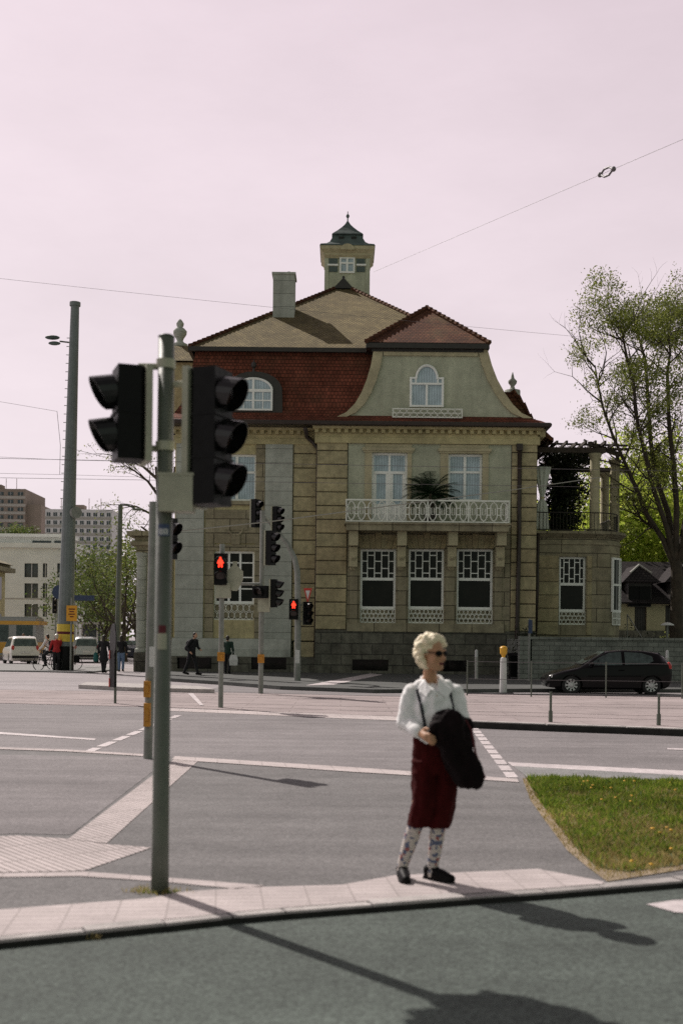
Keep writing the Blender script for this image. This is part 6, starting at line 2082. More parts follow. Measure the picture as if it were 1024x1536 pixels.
    for sh, el, w in ((shL, elL, wrL), (shR, elR, wrR)):
        m.cap(sh, sh.lerp(el, .5) + V((0, 0, 0)), .066, .068); m.cap(sh.lerp(el, .5), el, .068, .064); m.cap(el, el.lerp(w, .78), .064, .050)
    bl = bake(m, 'blouse', 'blouse', r, .0085, 4, .016, 8.5)
    bv = BVHTree.FromPolygons([v.co.copy() for v in bl.data.vertices], [list(p.vertices) for p in bl.data.polygons])
    def onto(p, off):
        hit = bv.ray_cast(V((p.x, -2, p.z)), V((0, 1, 0)))
        return (hit[0] + V((0, -off, 0))) if hit[0] else V((p.x, -.12, p.z))
    for a, b in (((622, 1034), (634, 1092)), ((670, 1032), (679, 1090))):
        m = MB()
        A, B = P(*a), P(*b)
        pts = [onto(A.lerp(B, i / 14), .004) for i in range(15)]
        for i in range(14):
            p, q = pts[i], pts[i + 1]
            w = V((.0115, 0, 0)); f = V((0, -.006, 0))
            m.add([p - w, p + w, q + w, q - w, p - w * .8 + f, p + w * .8 + f, q + w * .8 + f, q - w * .8 + f], [(4, 5, 6, 7), (0, 4, 7, 3), (1, 2, 6, 5)])
        m.build('brace', 'strap', r)
    # collar: two folded points and a band round the neck, with an open V
    m = MB()
    nk = P(643, 1022, .02)
    for s, tip, root in ((-1, (634, 1044), (629, 1021)), (1, (664, 1046), (660, 1019))):
        a = P(root[0], root[1], .03); t = onto(P(*tip), .014); c = onto(P(646 + s * 5, 1034), .016); o_ = onto(P(tip[0] + s * 11, tip[1] - 12), .016)
        b = P(643 + s * 10, 1019, -.045)
        pts = [a + V((0, 0, .01)), b, c, t, o_]
        if s > 0: pts.reverse()
        m.extrude(pts, (0, -.006, 0))
    m.tube([P(628, 1024, .0), P(630, 1017, .05), P(643, 1014, .085), P(658, 1016, .05), P(661, 1022, .0)], .014, 6)
    m.build('collar', 'blouse', r, recalc=True)
    m = MB()
    A, B, Cc = onto(P(639, 1026), .006), onto(P(656, 1026), .006), onto(P(650, 1044), .007)
    m.add([A, B, Cc, A.lerp(B, .5) + V((0, -.004, .0))], [(0, 2, 3), (3, 2, 1)])
    m.build('neckline', 'skin_tan', r)
    # --- knickerbockers
    m = MB()
    def sec(cx, z, rx, ry, cy=.01, n=28, fold=.0, ph=0.0):
        return [V((cx + rx * (1 + fold * math.sin(7 * t + ph)) * math.cos(t), cy + ry * (1 + fold * math.sin(7 * t + ph)) * math.sin(t), z)) for t in [2 * PI * i / n for i in range(n)]]
    def tube_secs(secs):
        o = m.loft(secs)
        n = len(secs[0])
        m.f.append([o + k for k in range(n - 1, -1, -1)]); e = o + (len(secs) - 1) * n; m.f.append([e + k for k in range(n)])
    z = lambda py: (1321 - py) * s_
    x = lambda px: (px - 640) * s_
    tube_secs([sec(x(650), z(1090), .145, .12), sec(x(652), z(1112), .170, .135), sec(x(653), z(1135), .172, .14), sec(x(653), z(1160), .160, .13)])
    tube_secs([sec(x(635), z(1140), .100, .118, .0), sec(x(636), z(1175), .098, .112, -.01, 28, .03), sec(x(635), z(1205), .094, .11, -.02, 28, .05, 1), sec(x(630), z(1228), .090, .10, -.02, 28, .06, 1), sec(x(626), z(1238), .084, .094, -.02, 28, .03)])
    tube_secs([sec(x(667), z(1140), .095, .115, .02), sec(x(665), z(1175), .096, .11, .01, 28, .03), sec(x(662), z(1205), .092, .105, .0, 28, .05, 2), sec(x(658), z(1230), .084, .10, -.01, 28, .06, 2), sec(x(657), z(1241), .078, .09, -.01, 28, .03)])
    bake(m, 'knickerbockers', 'skirt', r, .008, 3, .010, 14.0)
    # --- socks and shoes
    m = MB()
    for k, a in ((kL, aL), (kR, aR)):
        c1 = k.lerp(a, .38) + V((0, .02, 0))
        m.cap(k, c1, .050, .056, 16); m.cap(c1, a, .056, .040, 16); m.cap(a, a - V((0, 0, .05)), .040, .042, 16)
    bake(m, 'socks', 'sock', r, .007, 2)
    for a, t, d in ((aL, tL, V((.08, -1, 0))), (aR, tR, V((.75, -.75, 0)))):
        d = d.normalized()
        heel = V((a.x, a.y + .01, .045)) - d * .03
        toe = heel + d * .20
        m = MB()
        m.cap(heel, heel + d * .10, .043, .046, 14); m.cap(heel + d * .10, toe - V((0, 0, .012)), .046, .030, 14); m.cap(V((a.x, a.y, .085)), heel + V((0, 0, .02)), .042, .046, 14); m.cap(V((a.x, a.y, .085)), heel + d * .09, .034, .04, 14)
        o = len(m.v)
        sd = V((-d.y, d.x, 0))
        sole = [(-.05, .0), (-.035, .034), (.05, .036), (.13, .046), (.20, .036), (.232, .0)]
        ol = [heel + d * u + sd * w for u, w in sole] + [heel + d * u - sd * w for u, w in reversed(sole[1:-1])]
        ol.reverse()
        for p in ol: p.z = .0
        m.extrude(ol, (0, 0, .022))
        bake(m, 'shoe', 'shoe', r, .0065, 2)
    r.location = base
    # --- jacket hung over her forearm
    j = thing('jacket', 'black jacket with dark red rim-lit edges folded over the arm of the blond woman', 'jacket', (0, 0, 0))
    m = MB()
    n = 40
    rows = [(1063, 656, 674, .045), (1068, 647, 686, .07), (1078, 641, 694, .08), (1092, 639, 698, .08), (1105, 642, 701, .075), (1120, 650, 704, .07), (1136, 657, 710, .065), (1150, 663, 716, .06), (1162, 670, 720, .055), (1170, 677, 716, .05), (1177, 684, 708, .045)]
    secs = []
    for i, (py, a, b, ry) in enumerate(rows):
        cx, rx = (x(a) + x(b)) / 2, (x(b) - x(a)) / 2
        sc_ = []
        for q in range(n):
            t = 2 * PI * q / n
            f = 1 + .10 * math.sin(6 * t + i * .35) + .06 * math.sin(11 * t - i * .5)
            zz = z(py) + (.014 * math.sin(5 * t + 1) if i > 8 else .0)
            sc_.append(V((cx + rx * math.cos(t) * (.93 + .07 * f), -.185 + ry * math.sin(t) * f, zz)))
        secs.append(sc_)
    tube_secs(secs)
    m.cap(P(649, 1086, -.2), P(692, 1088, -.12), .056, .062)
    m.cap(P(694, 1086, -.12), P(697, 1110, -.14), .046, .04)
    m.cap(P(664, 1120, -.22), P(688, 1168, -.2), .045, .036); m.cap(P(694, 1110, -.2), P(711, 1160, -.18), .03, .026)
    bake(m, 'cloth', 'jacket', j, .0085, 4, .026, 10.0)
    m = MB()
    pts = [P(px, py, -.19) for px, py in ((691, 1076), (700, 1092), (703, 1108), (706, 1125), (712, 1142), (718, 1155), (721, 1162))]
    m.tube(pts, [.006, .008, .009, .009, .009, .008, .005], 6); m.build('rim_lit_edge', 'c_maroon', j)  # maroon tube paints the thin rim light along the jacket edge
    j.location = base
# ---------------------------------------------------------------- trees
def leaf_cloud(mb, pts, n, spread, size, rg, droop=.3):
    v, f = mb.v, mb.f
    for p in pts:
        for _ in range(n):
            q = p + V((rg.gauss(0, spread), rg.gauss(0, spread), rg.gauss(0, spread * .8)))
            a = V((rg.gauss(0, 1), rg.gauss(0, 1), rg.gauss(0, 1))).normalized()
            b = a.cross(V((rg.gauss(0, 1), rg.gauss(0, 1), rg.gauss(0, 1)))).normalized()
            s = size * rg.uniform(.6, 1.35)
            o = len(v)
            v += [q - a * s, q - b * s * .45, q + a * s, q + b * s * .45]
            f.append([o, o + 1, o + 2, o + 3])


def grow(mb, p, d, L, r, lvl, tips, rg, up=.12, spread=.55, nseg=5, kids=3, shrink=.62, wob=.16):
    pts, rs = [p.copy()], [r]
    dirs = []
    for i in range(nseg):
        d = (d + V((rg.gauss(0, wob), rg.gauss(0, wob), rg.gauss(0, wob * .6) + up))).normalized()
        p = p + d * (L / nseg)
        pts.append(p.copy()); dirs.append(d.copy())
        rs.append(r * (1 - .62 * (i + 1) / nseg))
    mb.tube(pts, rs, 7 if lvl > 1 else (5 if lvl == 1 else 3), False)
    if lvl <= 0:
        tips.append(pts[-1]); tips.append(pts[len(pts) // 2])
        return
    for k in range(kids):
        i = min(nseg - 1, int(nseg * (.35 + .65 * (k + rg.random()) / kids)))
        ax = dirs[i]
        s = V((rg.gauss(0, 1), rg.gauss(0, 1), rg.gauss(0, .6))).normalized()
        s = (s - ax * s.dot(ax)).normalized()
        grow(mb, pts[i + 1], (ax * (1 - spread) + s * spread).normalized(), L * shrink * rg.uniform(.75, 1.15), rs[i + 1] * .72, lvl - 1, tips, rg, up, spread, max(3, nseg - 1), kids, shrink, wob)
    grow(mb, pts[-1], dirs[-1], L * shrink, rs[-1], lvl - 1, tips, rg, up, spread, max(3, nseg - 1), kids, shrink, wob)


def tree(label, base, h, seed, leaf, trunk_h=.3, r=.25, lvl=3, kids=3, n=10, spread=.5, size=.12, bark='bark', limbs=4, fan=.55, up=.12, group=None, name='tree'):
    rg = random.Random(seed)
    t = thing(name, label, 'tree', base, group)
    m = MB(); tips = []
    top = base + V((rg.uniform(-.3, .3), 0, h * trunk_h))
    m.tube([base - V((0, 0, .2)), base.lerp(top, .1), base.lerp(top, .55) + V((rg.uniform(-.1, .1), 0, 0)), top], [r * 1.5, r * 1.1, r * .95, r * .85], 9, False)
    for i in range(limbs):
        a = 2 * PI * (i + rg.random() * .6) / limbs
        d = V((math.cos(a) * fan, math.sin(a) * fan, 1 - fan * .55)).normalized()
        grow(m, top - V((0, 0, rg.uniform(0, h * .06))), d, h * (1 - trunk_h) * .42, r * .6, lvl - 1, tips, rg, up, .5, 5, kids, .62)
    grow(m, top, V((0, 0, 1)), h * (1 - trunk_h) * .45, r * .7, lvl - 1, tips, rg, up, .5, 5, kids, .62)
    m.build('trunk', bark, t)
    c = MB(); leaf_cloud(c, tips, n, spread, size, rg)
    c.build('crown', leaf, t)
    return t


def trees():
    # the big tree at the right edge, its limbs laid out from the photo
    rg = random.Random(5)
    D = 58.0
    b = at(1014, 958, D); b.z = .1
    t = thing('tree', 'tall spring tree with dark forking limbs at the right edge of the photo', 'tree', b)
    m = MB(); tips = []
    tr = [b - V((0, 0, .2)), at(1014, 930, D), at(1015, 880, D), at(1013, 842, D)]
    m.tube(tr, [.42, .34, .30, .28], 12, False)
    limbs = [([(1010, 850), (992, 808), (968, 772), (955, 741), (938, 700), (917, 655), (905, 610), (895, 570), (890, 548)], .15, 0),
             ([(1012, 845), (1000, 795), (978, 735), (966, 680), (955, 640), (948, 580), (940, 530), (934, 500), (926, 480)], .15, -1.0),
             ([(1013, 842), (1001, 770), (984, 715), (975, 660), (972, 600), (966, 540), (959, 505), (955, 475)], .17, 1.2),
             ([(1014, 842), (1012, 760), (1008, 700), (1003, 640), (1000, 560), (1003, 530), (1000, 485)], .17, -.6),
             ([(1016, 842), (1030, 760), (1042, 690), (1040, 600), (1030, 545), (1022, 495)], .16, .8),
             ([(1016, 845), (1050, 780), (1085, 700), (1100, 600), (1105, 500)], .20, -1.5),
             ([(1003, 818), (985, 795), (962, 780), (950, 758), (944, 748)], .09, .6)]
    for pl, r, dy in limbs:
        pts = []
        for i, (x, y) in enumerate(pl):
            k = i / (len(pl) - 1)
            p = at(x + rg.uniform(-2, 2), y, D + dy * k * 2.2)
            pts.append(p)
        rs = [r * (1 - .80 * i / (len(pts) - 1)) for i in range(len(pts))]
        m.tube(pts, rs, 7, False)
        for i in range(2, len(pts)):
            frac = i / (len(pts) - 1)
            for _ in range(4 if frac > .4 else 2):
                d = (pts[i] - pts[i - 1]).normalized()
                s = V((rg.gauss(0, 1), rg.gauss(0, 1), rg.gauss(0, .5)))
                s = (s - d * s.dot(d)).normalized()
                q = pts[i - 1].lerp(pts[i], rg.random())
                loc = []
                grow(m, q, (d * .62 + s * .6).normalized(), rg.uniform(1.1, 2.1) * (1.0 if frac > .35 else .7), .045, 2, loc, rg, .02, .5, 4, 2, .62, .2)
                if frac > .30 or rg.random() < .25:
                    tips += loc
    m.build('trunk', 'bark', t)
    c = MB()
    tips = [p for p in tips if noise.noise(p * .5) > -.18 or rg.random() < .3]
    tips = [p for p in tips if (512 + F * p.x / p.y > 932 or p.z > 12.3) and CY - F * (p.z - H) / p.y > 432 + 60 * noise.noise(p * .45) and p.x > 11.6 + 1.6 * noise.noise(p * .4 + V((7, 1, 3))) and noise.noise(p * .42 + V((2, 9, 4))) > -.30]
    leaf_cloud(c, tips, 38, .26, .064, rg)
    c.build('crown', 'leaf_olive', t)
    # smaller limbs of bright spring green in front of and beyond the cottage
    for i, (px, D, h, sd, lab, lf, n, sz) in enumerate((
            (958, 92, 17.5, 21, 'bright yellow-green tree rising directly behind the cottage ridge', 'leaf_spring', 15, .25),
            (1030, 96, 19, 22, 'bright yellow-green tree behind the trunk of the tall tree', 'leaf_spring', 15, .25),
            (925, 88, 13, 23, 'low bright green tree between the curved bay and the cottage', 'leaf_spring', 15, .22),
            (995, 104, 22.0, 25, 'taller pale green tree rising behind the bright trees', 'leaf_spring', 12, .22),
            (1085, 92, 18, 27, 'bright green tree at the right edge beyond the cottage', 'leaf_spring', 15, .25))):
        p = at(px, 960, D); p.z = 0
        tree(lab, p, h, sd, lf, .22, .22, 4, 3, n, .55, sz, fan=.75, limbs=5, up=.05, group='trees behind the cottage')
    for px, D, h, sd, lab in ((872, 98, 18.5, 31, 'bare grey budding tree seen through the pergola'), (905, 110, 19.0, 33, 'bare grey budding tree just right of the pergola columns'), (838, 90, 12.0, 37, 'small grey tree glimpsed behind the terrace ivy')):
        p = at(px, 960, D); p.z = 0
        tree(lab, p, h, sd, 'leaf_grey', .25, .2, 4, 3, 4, .45, .10, 'bark_pale', fan=.7, limbs=5, group='bare trees behind the terrace')
    # left side
    for px, D, h, sd, lab, lf, n, sz in ((188, 78, 9.5, 41, 'olive green tree behind the slim lamp post', 'leaf_mid', 4, .12), (158, 86, 8.5, 42, 'loose green tree right of the pale modern house', 'leaf_mid', 4, .12), (208, 90, 10.5, 43, 'thin tree beside the villa porch', 'leaf_olive', 7, .14),
                                         (140, 98, 8.0, 44, 'small dark green tree behind the street name sign', 'leaf_mid', 6, .13)):
        p = at(px, 960, D); p.z = 0
        tree(lab, p, h, sd, lf, .25, .16, 4, 3, n, .42, sz, fan=.75, limbs=5, up=.05, group='trees on the far left')
    rg = random.Random(8)
    D = 68.0
    b = at(243, 960, D); b.z = 0
    t = thing('tree', 'nearly bare tree reaching its branches left from behind the nearest signal pole', 'tree', b)
    m = MB(); tips = []
    m.tube([b - V((0, 0, .2)), at(243, 850, D), at(240, 760, D), at(234, 700, D)], [.26, .2, .14, .07], 8, False)
    for pl in ([(241, 790), (225, 770), (205, 760), (182, 757)], [(239, 745), (222, 722), (202, 706), (184, 696)], [(238, 720), (215, 700), (192, 690), (172, 684)], [(242, 820), (225, 800), (212, 790)], [(241, 780), (260, 740), (262, 700)]):
        pts = [at(x, y, D + rg.uniform(-.5, .5)) for x, y in pl]
        m.tube(pts, [.10, .07, .05, .02][:len(pts)], 6, False)
        for i in range(1, len(pts)):
            for _ in range(3):
                d = (pts[i] - pts[i - 1]).normalized()
                s = V((rg.gauss(0, 1), rg.gauss(0, 1), rg.gauss(0, 1))).normalized()
                grow(m, pts[i - 1].lerp(pts[i], rg.random()), (d * .6 + s * .5).normalized(), rg.uniform(.8, 1.6), .03, 1, tips, rg, .0, .5, 4, 3, .6, .2)
    m.build('trunk', 'bark', t)
    c = MB(); leaf_cloud(c, tips, 4, .16, .07, rg); c.build('crown', 'leaf_olive', t)


def plants():
    # palm on the balcony
    rg = random.Random(4)
    D = 53.3
    b = at(645, 784, D)
    t = thing('potted_palm', 'dark bushy palm in a pot on the white balcony', 'plant', b)
    m = MB(); T = Matrix.Translation(b); m.lathe([(.24, 0), (.30, .35), (.33, .42), (.30, .43), (.02, .40)], T, 16); m.build('pot', 'dark_metal', t)
    m = MB(); m.tube([b + V((0, 0, .4)), b + V((.05, 0, .9)), b + V((.0, 0, 1.3))], [.10, .09, .07], 8); m.build('stem', 'bark', t)
    m = MB(); top = b + V((0, 0, 1.25))
    for i in range(46):
        a = rg.uniform(0, 2 * PI)
        el = rg.uniform(-.15, 1.25)
        L = rg.uniform(.9, 1.45)
        d = V((math.cos(a) * math.cos(el), math.sin(a) * math.cos(el) * .45, math.sin(el)))
        p = top.copy()
        pts = [p.copy()]
        for k in range(8):
            d = (d + V((0, 0, -.13))).normalized()
            p = p + d * L / 8
            pts.append(p.copy())
        m.tube(pts, [.012] * 8 + [.004], 4, False)
        for k in range(2, 9):
            dd = (pts[k] - pts[k - 1]).normalized()
            sd = dd.cross(V((0, 0, 1))).normalized()
            for s in (-1, 1):
                for q in (0, .5):
                    o = pts[k - 1].lerp(pts[k], q)
                    tip = o + (sd * s * .8 + dd * .6 + V((0, 0, -.35))).normalized() * rg.uniform(.22, .34)
                    w = dd * .022
                    m.quad(o - w, o + w, tip + w * .3, tip - w * .3)
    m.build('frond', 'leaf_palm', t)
    # ivy and curtain on the terrace
    b = at(842, 795, 59.5)
    t = thing('ivy', 'dark ivy hanging in a thick column under the pergola', 'plant', b)
    m = MB(); pts = []
    for i in range(26):
        z = 3.7 * i / 25
        for _ in range(9):
            pts.append(b + V((rg.gauss(0, .36 + .03 * z), rg.gauss(0, .5), z)))
    for i in range(70):
        k = rg.random()
        pts.append(b + V((-.9 + 2.6 * k, rg.gauss(0, .8), 3.55 + rg.gauss(0, .18) + .2 * math.sin(k * 3))))
    for i in range(24):
        pts.append(b + V((rg.gauss(.55, .3), rg.gauss(0, .4), rg.uniform(1.7, 2.5))))
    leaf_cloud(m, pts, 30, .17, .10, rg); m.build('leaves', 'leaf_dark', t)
    m = MB()
    for k in range(5):
        x0 = rg.gauss(0, .2)
        m.tube([b + V((x0 + rg.gauss(0, .12), rg.gauss(0, .1), 3.8 * i / 7)) for i in range(8)], .045, 5)
    m.build('stem', 'bark', t)
    D = 56.5
    b = at(812, 795, D)
    t = thing('curtain', 'white curtain gathered at its waist at the edge of the terrace', 'curtain', b)
    rows = []
    for z, w, d in ((0, .33, .14), (.6, .30, .13), (1.25, .24, .11), (1.5, .10, .08), (1.65, .11, .08), (2.3, .24, .11), (3.05, .40, .14)):
        rows.append([b + V((w * math.cos(a) * (1 + .10 * math.sin(9 * a)), d * math.sin(a) * (1 + .25 * math.sin(9 * a)), z)) for a in [2 * PI * i / 40 for i in range(40)]])
    m = MB(); o = m.loft(rows); m.f.append([o + 6 * 40 + i for i in range(40)]); m.build('cloth', 'curtain', t, smooth=True)
    m = MB(); m.lathe([(.115, 1.5), (.125, 1.55), (.115, 1.6)], Matrix.Translation(b), 14, sy=.8); m.build('tie', 'cornice', t)
    m = MB(); m.tube([b + V((-.5, 0, 3.08)), b + V((.55, 0, 3.08))], .025, 6); m.build('rod', 'dark_metal', t)
    # shrubs behind the garden wall and along the house foot
    for i, (px, D, w, lab) in enumerate(((786, 50.3, .75, 'dark shrub in the corner behind the bins'), (940, 62, .9, 'low dark shrub left of the cottage door'), (1018, 66, 1.3, 'yellow-green shrub below the tall tree by the cottage'))):
        b = at(px, 1000, D); b.z = 0
        t = thing('shrub', lab, 'shrub', b, 'shrubs by the walls')
        pts = [b + V((rg.gauss(0, w * .35), rg.gauss(0, .4), abs(rg.gauss(1.0, .55)))) for _ in range(70)]
        m = MB(); leaf_cloud(m, pts, 16, .17, .07, rg); m.build('foliage', ('leaf_dark', 'leaf_dark', 'leaf_olive')[i], t)
        m = MB()
        for _ in range(6): m.tube([b, b + V((rg.gauss(0, w * .2), rg.gauss(0, .2), .7)), b + V((rg.gauss(0, w * .3), rg.gauss(0, .3), 1.4))], [.03, .02, .01], 5)
        m.build('stem', 'bark', t)
    q = thing('garden_lamp', 'small white mushroom garden lamp between the cottage and the tall tree', 'lamp', V((at(1000, 950, 57).x, 57, 0)))
    b = V((at(1000, 950, 57).x, 57, 0))
    z = at(1000, 938, 57).z
    m = MB(); m.tube([b, V((b.x, b.y, z))], .05, 8); m.build('post', 'galv', q)
    m = MB(); m.lathe([(.33, z), (.30, z + .05), (.14, z + .13), (.02, z + .15)], Matrix.Translation((b.x, b.y, 0)), 16); m.build('lamp_shade', 'c_white', q)
    # railing slope
    m = MB(); A, B = at(940, 922, 60), at(964, 960, 58); m.tube([A, B], .035, 6); m.tube([A, V((A.x, A.y, 0))], .03, 6); m.tube([B, V((B.x, B.y, 0))], .03, 6)
    tag(m.build('handrail', 'galv'), 'sloping grey handrail beside the cottage door', 'handrail')


# ---------------------------------------------------------------- other buildings
def cottage():
    D = 76.0
    x0, x1 = at(915, 900, D).x, at(1090, 900, D).x
    zt = at(980, 901, D).z; zr = at(980, 842, D + 3.5).z
    t = thing('cottage', 'low cream cottage with a dark hipped roof and two dark dormers', 'house', V(((x0 + x1) / 2, D, 0)))
    dr = rc(951, 908, 969, 947, D); d2 = rc(997, 908, 1015, 947, D)
    m = MB(); wallh(m, x0, x1, 0, zt, D, [dr, d2], .35); m.bb(x0 + .01, x1 - .01, D + .36, D + 8, 0, zt)
    m.build('wall', 'cream', t)
    m = MB(); m.bb(x0, x1, D - .08, D - .001, 0, at(980, 946, D).z); m.build('plinth', 'base_stone', t)
    for d in (dr, d2):
        m = MB(); m.bb(d[0], d[1], D + .2, D + .3, 0, d[3] - .01)
        for k in range(4):
            m.bb(d[0] + .08 + k * (d[1] - d[0] - .1) / 4, d[0] + (k + 1) * (d[1] - d[0] - .1) / 4, D + .17, D + .2, .3, d[3] - .15)
        m.build('door', 'dark_metal', t)
    o = .5
    a, b, c, d = V((x0 - o, D - o, zt - .12)), V((x1 + o, D - o, zt - .12)), V((x1 + o, D + 8 + o, zt - .12)), V((x0 - o, D + 8 + o, zt - .12))
    r0, r1 = V((x0 + 1.2, D + 4, zr)), V((x1 - 1.5, D + 4, zr))
    m = MB(); m.quad(a, b, r1, r0); m.quad(b, c, r1); m.quad(c, d, r0, r1); m.quad(d, a, r0); m.bb(x0 - o, x1 + o, D - o, D + 8 + o, zt - .22, zt - .125)
    rf = m.build('roof', 'slate', t)
    for px, lab in ((959, 0), (1022, 1)):
        cx = at(px, 870, D - .2).x
        z0, z1, z2 = at(px, 901, D - .2).z, at(px, 868, D - .2).z, at(px, 847, D - .2).z
        m = MB(); m.bb(cx - .75, cx + .75, D - .2, D + 3.6, z0 - .4, z1); m.build('dormer', 'dark_metal', rf)
        m = MB()
        p0, p1, pt = V((cx - 1.25, D - .75, z1 - .25)), V((cx + 1.25, D - .75, z1 - .25)), V((cx, D + .1, z2))
        q0, q1, qt = p0 + V((0, 4.4, 0)), p1 + V((0, 4.4, 0)), V((cx, D + 3.8, z2))
        m.quad(p0, p1, pt); m.quad(p1, q1, qt, pt); m.quad(q0, p0, pt, qt); m.quad(p0, q0, q1, p1)
        m.build('dormer_roof', 'slate', rf)
        m = MB()
        for s in (-1, 1):
            m.tube([pt + V((0, -.05, .02)), V((cx + s * .7, D - .4, z1 + (z2 - z1) * .40))], .07, 5)
        m.build('dormer_verge', 'conc', rf)
        m = MB(); m.bb(cx - .7, cx + .7, D - .24, D - .201, z0 - .35, z1 - .5)
        m.bb(cx - .03, cx + .03, D - .27, D - .241, z0 - .35, z1 - .5)
        m.build('dormer_door', 'black', rf)


def facade_windows(root, rects, D, mat='win_far', d=.25):
    for r_ in rects:
        f = MB(); f.bb(r_[0] - .06, r_[0], D - .04, D + .1, r_[2], r_[3]); f.bb(r_[1], r_[1] + .06, D - .04, D + .1, r_[2], r_[3])
        f.bb(r_[0] - .06, r_[1] + .06, D - .06, D + .1, r_[2] - .08, r_[2]); f.bb(r_[0] - .06, r_[1] + .06, D - .04, D + .1, r_[3], r_[3] + .06)
        f.bb((r_[0] + r_[1]) / 2 - .03, (r_[0] + r_[1]) / 2 + .03, D - .02, D + .1, r_[2], r_[3])
        w = f.build('window', 'tower_white', root)
        p = MB(); p.quad((r_[0], D + .08, r_[2]), (r_[1], D + .08, r_[2]), (r_[1], D + .08, r_[3]), (r_[0], D + .08, r_[3]))
        p.build('pane', mat, w)


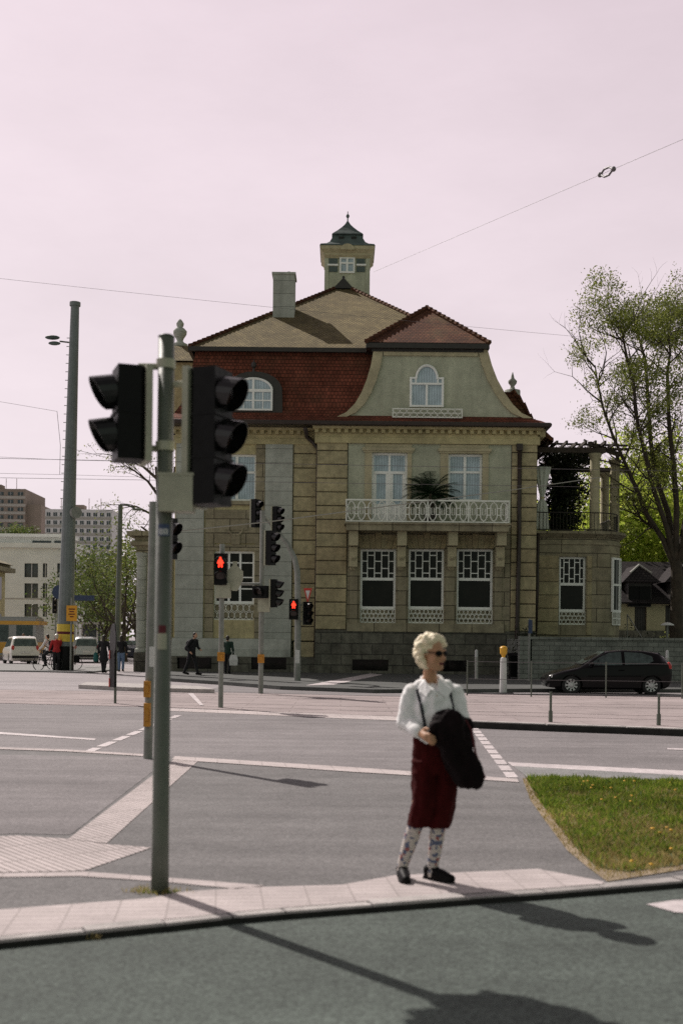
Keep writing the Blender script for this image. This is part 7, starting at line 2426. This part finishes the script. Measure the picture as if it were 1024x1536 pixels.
def backdrop():
    # pale modern apartment house
    D = 108.0
    x1 = at(111, 900, D).x; x0 = at(-60, 900, D).x
    zt = at(60, 822, D).z
    zt2 = at(60, 806, D + 2).z
    b = thing('apartment_house', 'pale modern apartment house with a recessed top floor behind the white hatchback', 'building', V(((x0 + x1) / 2, D, 0)))
    rects = []
    for a, c in ((37, 57.5), (64.5, 71), (86, 104), (8, 14)):
        for y0, y1 in ((845, 866), (875, 897), (906, 925)):
            if a == 8 : continue
            rects.append(rc(a, y0, c, y1, D))
    m = MB(); wallh(m, x0, x1, 0, zt, D, rects, .35); m.bb(x0, x1 - .02, D + .4, D + 5, 0, zt - .02)
    m.quad((x1, D, 0), (x1, D + 5, 0), (x1, D + 5, zt), (x1, D, zt))
    m.build('wall', 'modern', b)
    facade_windows(b, rects, D + .2)
    m = MB(); m.bb(x0 - .3, x1 + .3, D - .35, D + 5.3, zt + .01, zt + .45); m.bb(x0 + 2, x1 - 1.2, D + 2, D + 5, zt + .45, zt2); m.bb(x0 + 1.6, x1 - .8, D + 1.6, D + 5.2, zt2, zt2 + .3)
    m.build('top_floor', 'modern', b)
    r_ = rc(49, 811, 77, 821, D + 2)
    m = MB(); m.bb(r_[0], r_[1], D + 1.95, D + 1.999, zt + .5, r_[3]); r2 = rc(82, 811, 92, 821, D + 2); m.bb(r2[0], r2[1], D + 1.95, D + 1.999, zt + .5, r2[3]); m.build('window', 'win_far', b)
    m = MB(); m.bb(x1 + .001, x1 + .12, D + .3, D + 4.7, at(110, 892, D).z, at(110, 838, D).z); m.build('glazed_corner', 'pane_dark', b)
    m = MB(); m.bb(x0, x1, D - .05, D - .001, at(60, 899, D).z, at(60, 897.5, D).z); m.build('string_course', 'pink_band', b)
    # classical villa cut by the left edge
    D = 84.0
    x1 = at(-64, 890, D).x; x0 = x1 - 12
    zt = at(10, 846, D).z
    b = thing('townhouse', 'yellowish classical townhouse corner at the left frame edge behind the tram', 'building', V(((x0 + x1) / 2, D, 0)))
    rects = [(x1 - 3.2, x1 - 1.8, 2.0, 3.6)]
    m = MB(); wallh(m, x0, x1, 0, zt, D, rects, .3); m.bb(x0, x1 - .01, D + .35, D + 12, 0, zt); m.build('wall', 'cornice', b)
    facade_windows(b, rects, D + .15, 'pane_dark')
    for k in range(4):
        for z_ in (1.6, 4.6):
            y_ = D + 1.0 + k * 2.8
            q = MB(); q.bb(x1 - .02, x1 + .07, y_ - .12, y_ + 1.42, z_ - .12, z_ + 1.92); w_ = q.build('window', 'plaster_trim', b)
            q = MB(); q.bb(x1 + .071, x1 + .09, y_, y_ + 1.3, z_, z_ + 1.8); q.build('pane', 'pane_dark', w_)
    m = MB(); m.bb(x0, x1 + .7, D - .7, D + 12.5, zt, zt + .35); m.bb(x0, x1 + .35, D - .35, D + 12.3, zt + .35, zt + .6)
    m.loft([[V((x0, D - .7, zt + .6)), V((x1 + .7, D - .7, zt + .6)), V((x1 + .7, D + 12, zt + .6)), V((x0, D + 12, zt + .6))], [V((x0, D + 4, zt + 2.0)), V((x1 - 2.5, D + 4, zt + 2.0)), V((x1 - 2.5, D + 8, zt + 2.0)), V((x0, D + 8, zt + 2.0))]])
    m.bb(x0, x1 + .12, D - .12, D - .001, at(10, 886, D).z, at(10, 884, D).z)
    m.build('roof', 'stone_grey', b)
    # tower blocks far behind, coloured paler in place of distance haze
    def block(name, lab, D, px0, px1, pytop, mat, rows, cols, dep, step=None, roofbits=True, band='pink_band', y0=None):
        x0, x1 = at(px0, 800, D).x, at(px1, 800, D).x
        zt = at((px0 + px1) / 2, pytop, D).z
        b = thing(name, lab, 'building', V(((x0 + x1) / 2, D, 0)))
        m = MB(); m.bb(x0, x1, D, D + dep, 0, zt); m.build('wall', mat, b)
        if step:
            sx0, sx1, sp = step
            a, c = at(sx0, 800, D).x, at(sx1, 800, D).x
            m = MB(); m.bb(a, c, D + 2, D + dep, 0, at(sx0, sp, D).z); m.build('side_wing', mat, b)
        fh = 3.0
        m = MB(); fr = MB(); bd = MB()
        for i in range(rows):
            z = zt - 1.2 - fh * i
            for j in range(cols):
                a = x0 + (x1 - x0) * (j + .22) / cols; c = x0 + (x1 - x0) * (j + .78) / cols
                w = MB(); w.bb(a, c, D - .05, D - .001, z - 1.35, z)
                ww = w.build('window', 'win_far', b)
                if i < 4:
                    q = MB(); q.bb((a + c) / 2 - .05, (a + c) / 2 + .05, D - .08, D - .051, z - 1.35, z); q.build('mullion', 'tower_white', ww)
            bd.bb(x0, x1, D - .12, D - .001, z - 2.6, z - 1.55)
        bd.build('balcony_band', band, b)
        if roofbits:
            m = MB(); m.bb(x0 + (x1 - x0) * .25, x0 + (x1 - x0) * .55, D + 3, D + 8, zt, zt + 2.0)
            m.build('roof_plant', 'tower_brown', b)
            for k in (.2, .62, .8):
                m = MB(); m.tube([V((x0 + (x1 - x0) * k, D + 4, zt)), V((x0 + (x1 - x0) * k, D + 4, zt + 4.5))], .12, 5); m.build('antenna', 'tower_brown', b)
        return b
    block('tower_block', 'brown high-rise block on the skyline at the left frame edge', 450, -50, 38, 733, 'tower_brown', 15, 6, 30, step=(38, 60, 756))
    block('tower_block', 'pale high-rise slab on the skyline behind the tall mast', 430, 68, 168, 764, 'tower_white', 14, 10, 20)
    # shelter frame and kiosk in the distance
    D = 90.0
    p = at(131, 960, D)
    t = thing('bus_shelter', 'small glass shelter with a pale frame in front of the trees', 'shelter', V((p.x, D, 0)))
    m = MB(); x0, x1, z0, z1 = rc(117, 936, 146, 962, D)
    for x in (x0, x1):
        for y in (D, D + 1.4): m.bb(x - .05, x + .05, y, y + .1, 0, z1)
    m.bb(x0 - .2, x1 + .2, D - .2, D + 1.7, z1, z1 + .14); m.build('frame', 'tower_white', t)
    m = MB(); m.bb(x0 + .05, x1 - .05, D + 1.44, D + 1.46, .2, z1 - .05); m.build('glass', 'win_far', t)
    # low hedge trees on the roof terrace
    rg = random.Random(77)
    D = 113
    for i, (px, lab) in enumerate(((18, 'round green roof terrace shrub nearest the left frame edge'), (36, 'round green roof terrace shrub beside the tall mast'))):
        b = at(px, 806, D)
        t = thing('shrub', lab, 'shrub', b, 'roof terrace shrubs')
        m = MB(); leaf_cloud(m, [b + V((rg.gauss(0, .8), rg.gauss(0, .5), abs(rg.gauss(.5, .3)))) for _ in range(50)], 12, .2, .12, rg); m.build('foliage', 'leaf_mid', t)
    # a long wood closing the view far away
    m = MB()
    pts = []
    for i in range(700):
        x = rg.uniform(-230, 330)
        pts.append(V((x, 330 + rg.uniform(-12, 40), abs(rg.gauss(0, 4.0)) + 1 + 2.0 * noise.noise(V((x * .03, 0, 0))))))
    leaf_cloud(m, pts, 22, 1.6, .9, rg)
    tag(m.build('far_wood', 'leaf_mid'), 'low far wood closing the view between the buildings', 'wood', kind='stuff')


world_and_camera()
ground()
grass()
villa()
signals()
furniture()
wires()
cars()
crowd()
woman()
cottage()
backdrop()
trees()
plants()
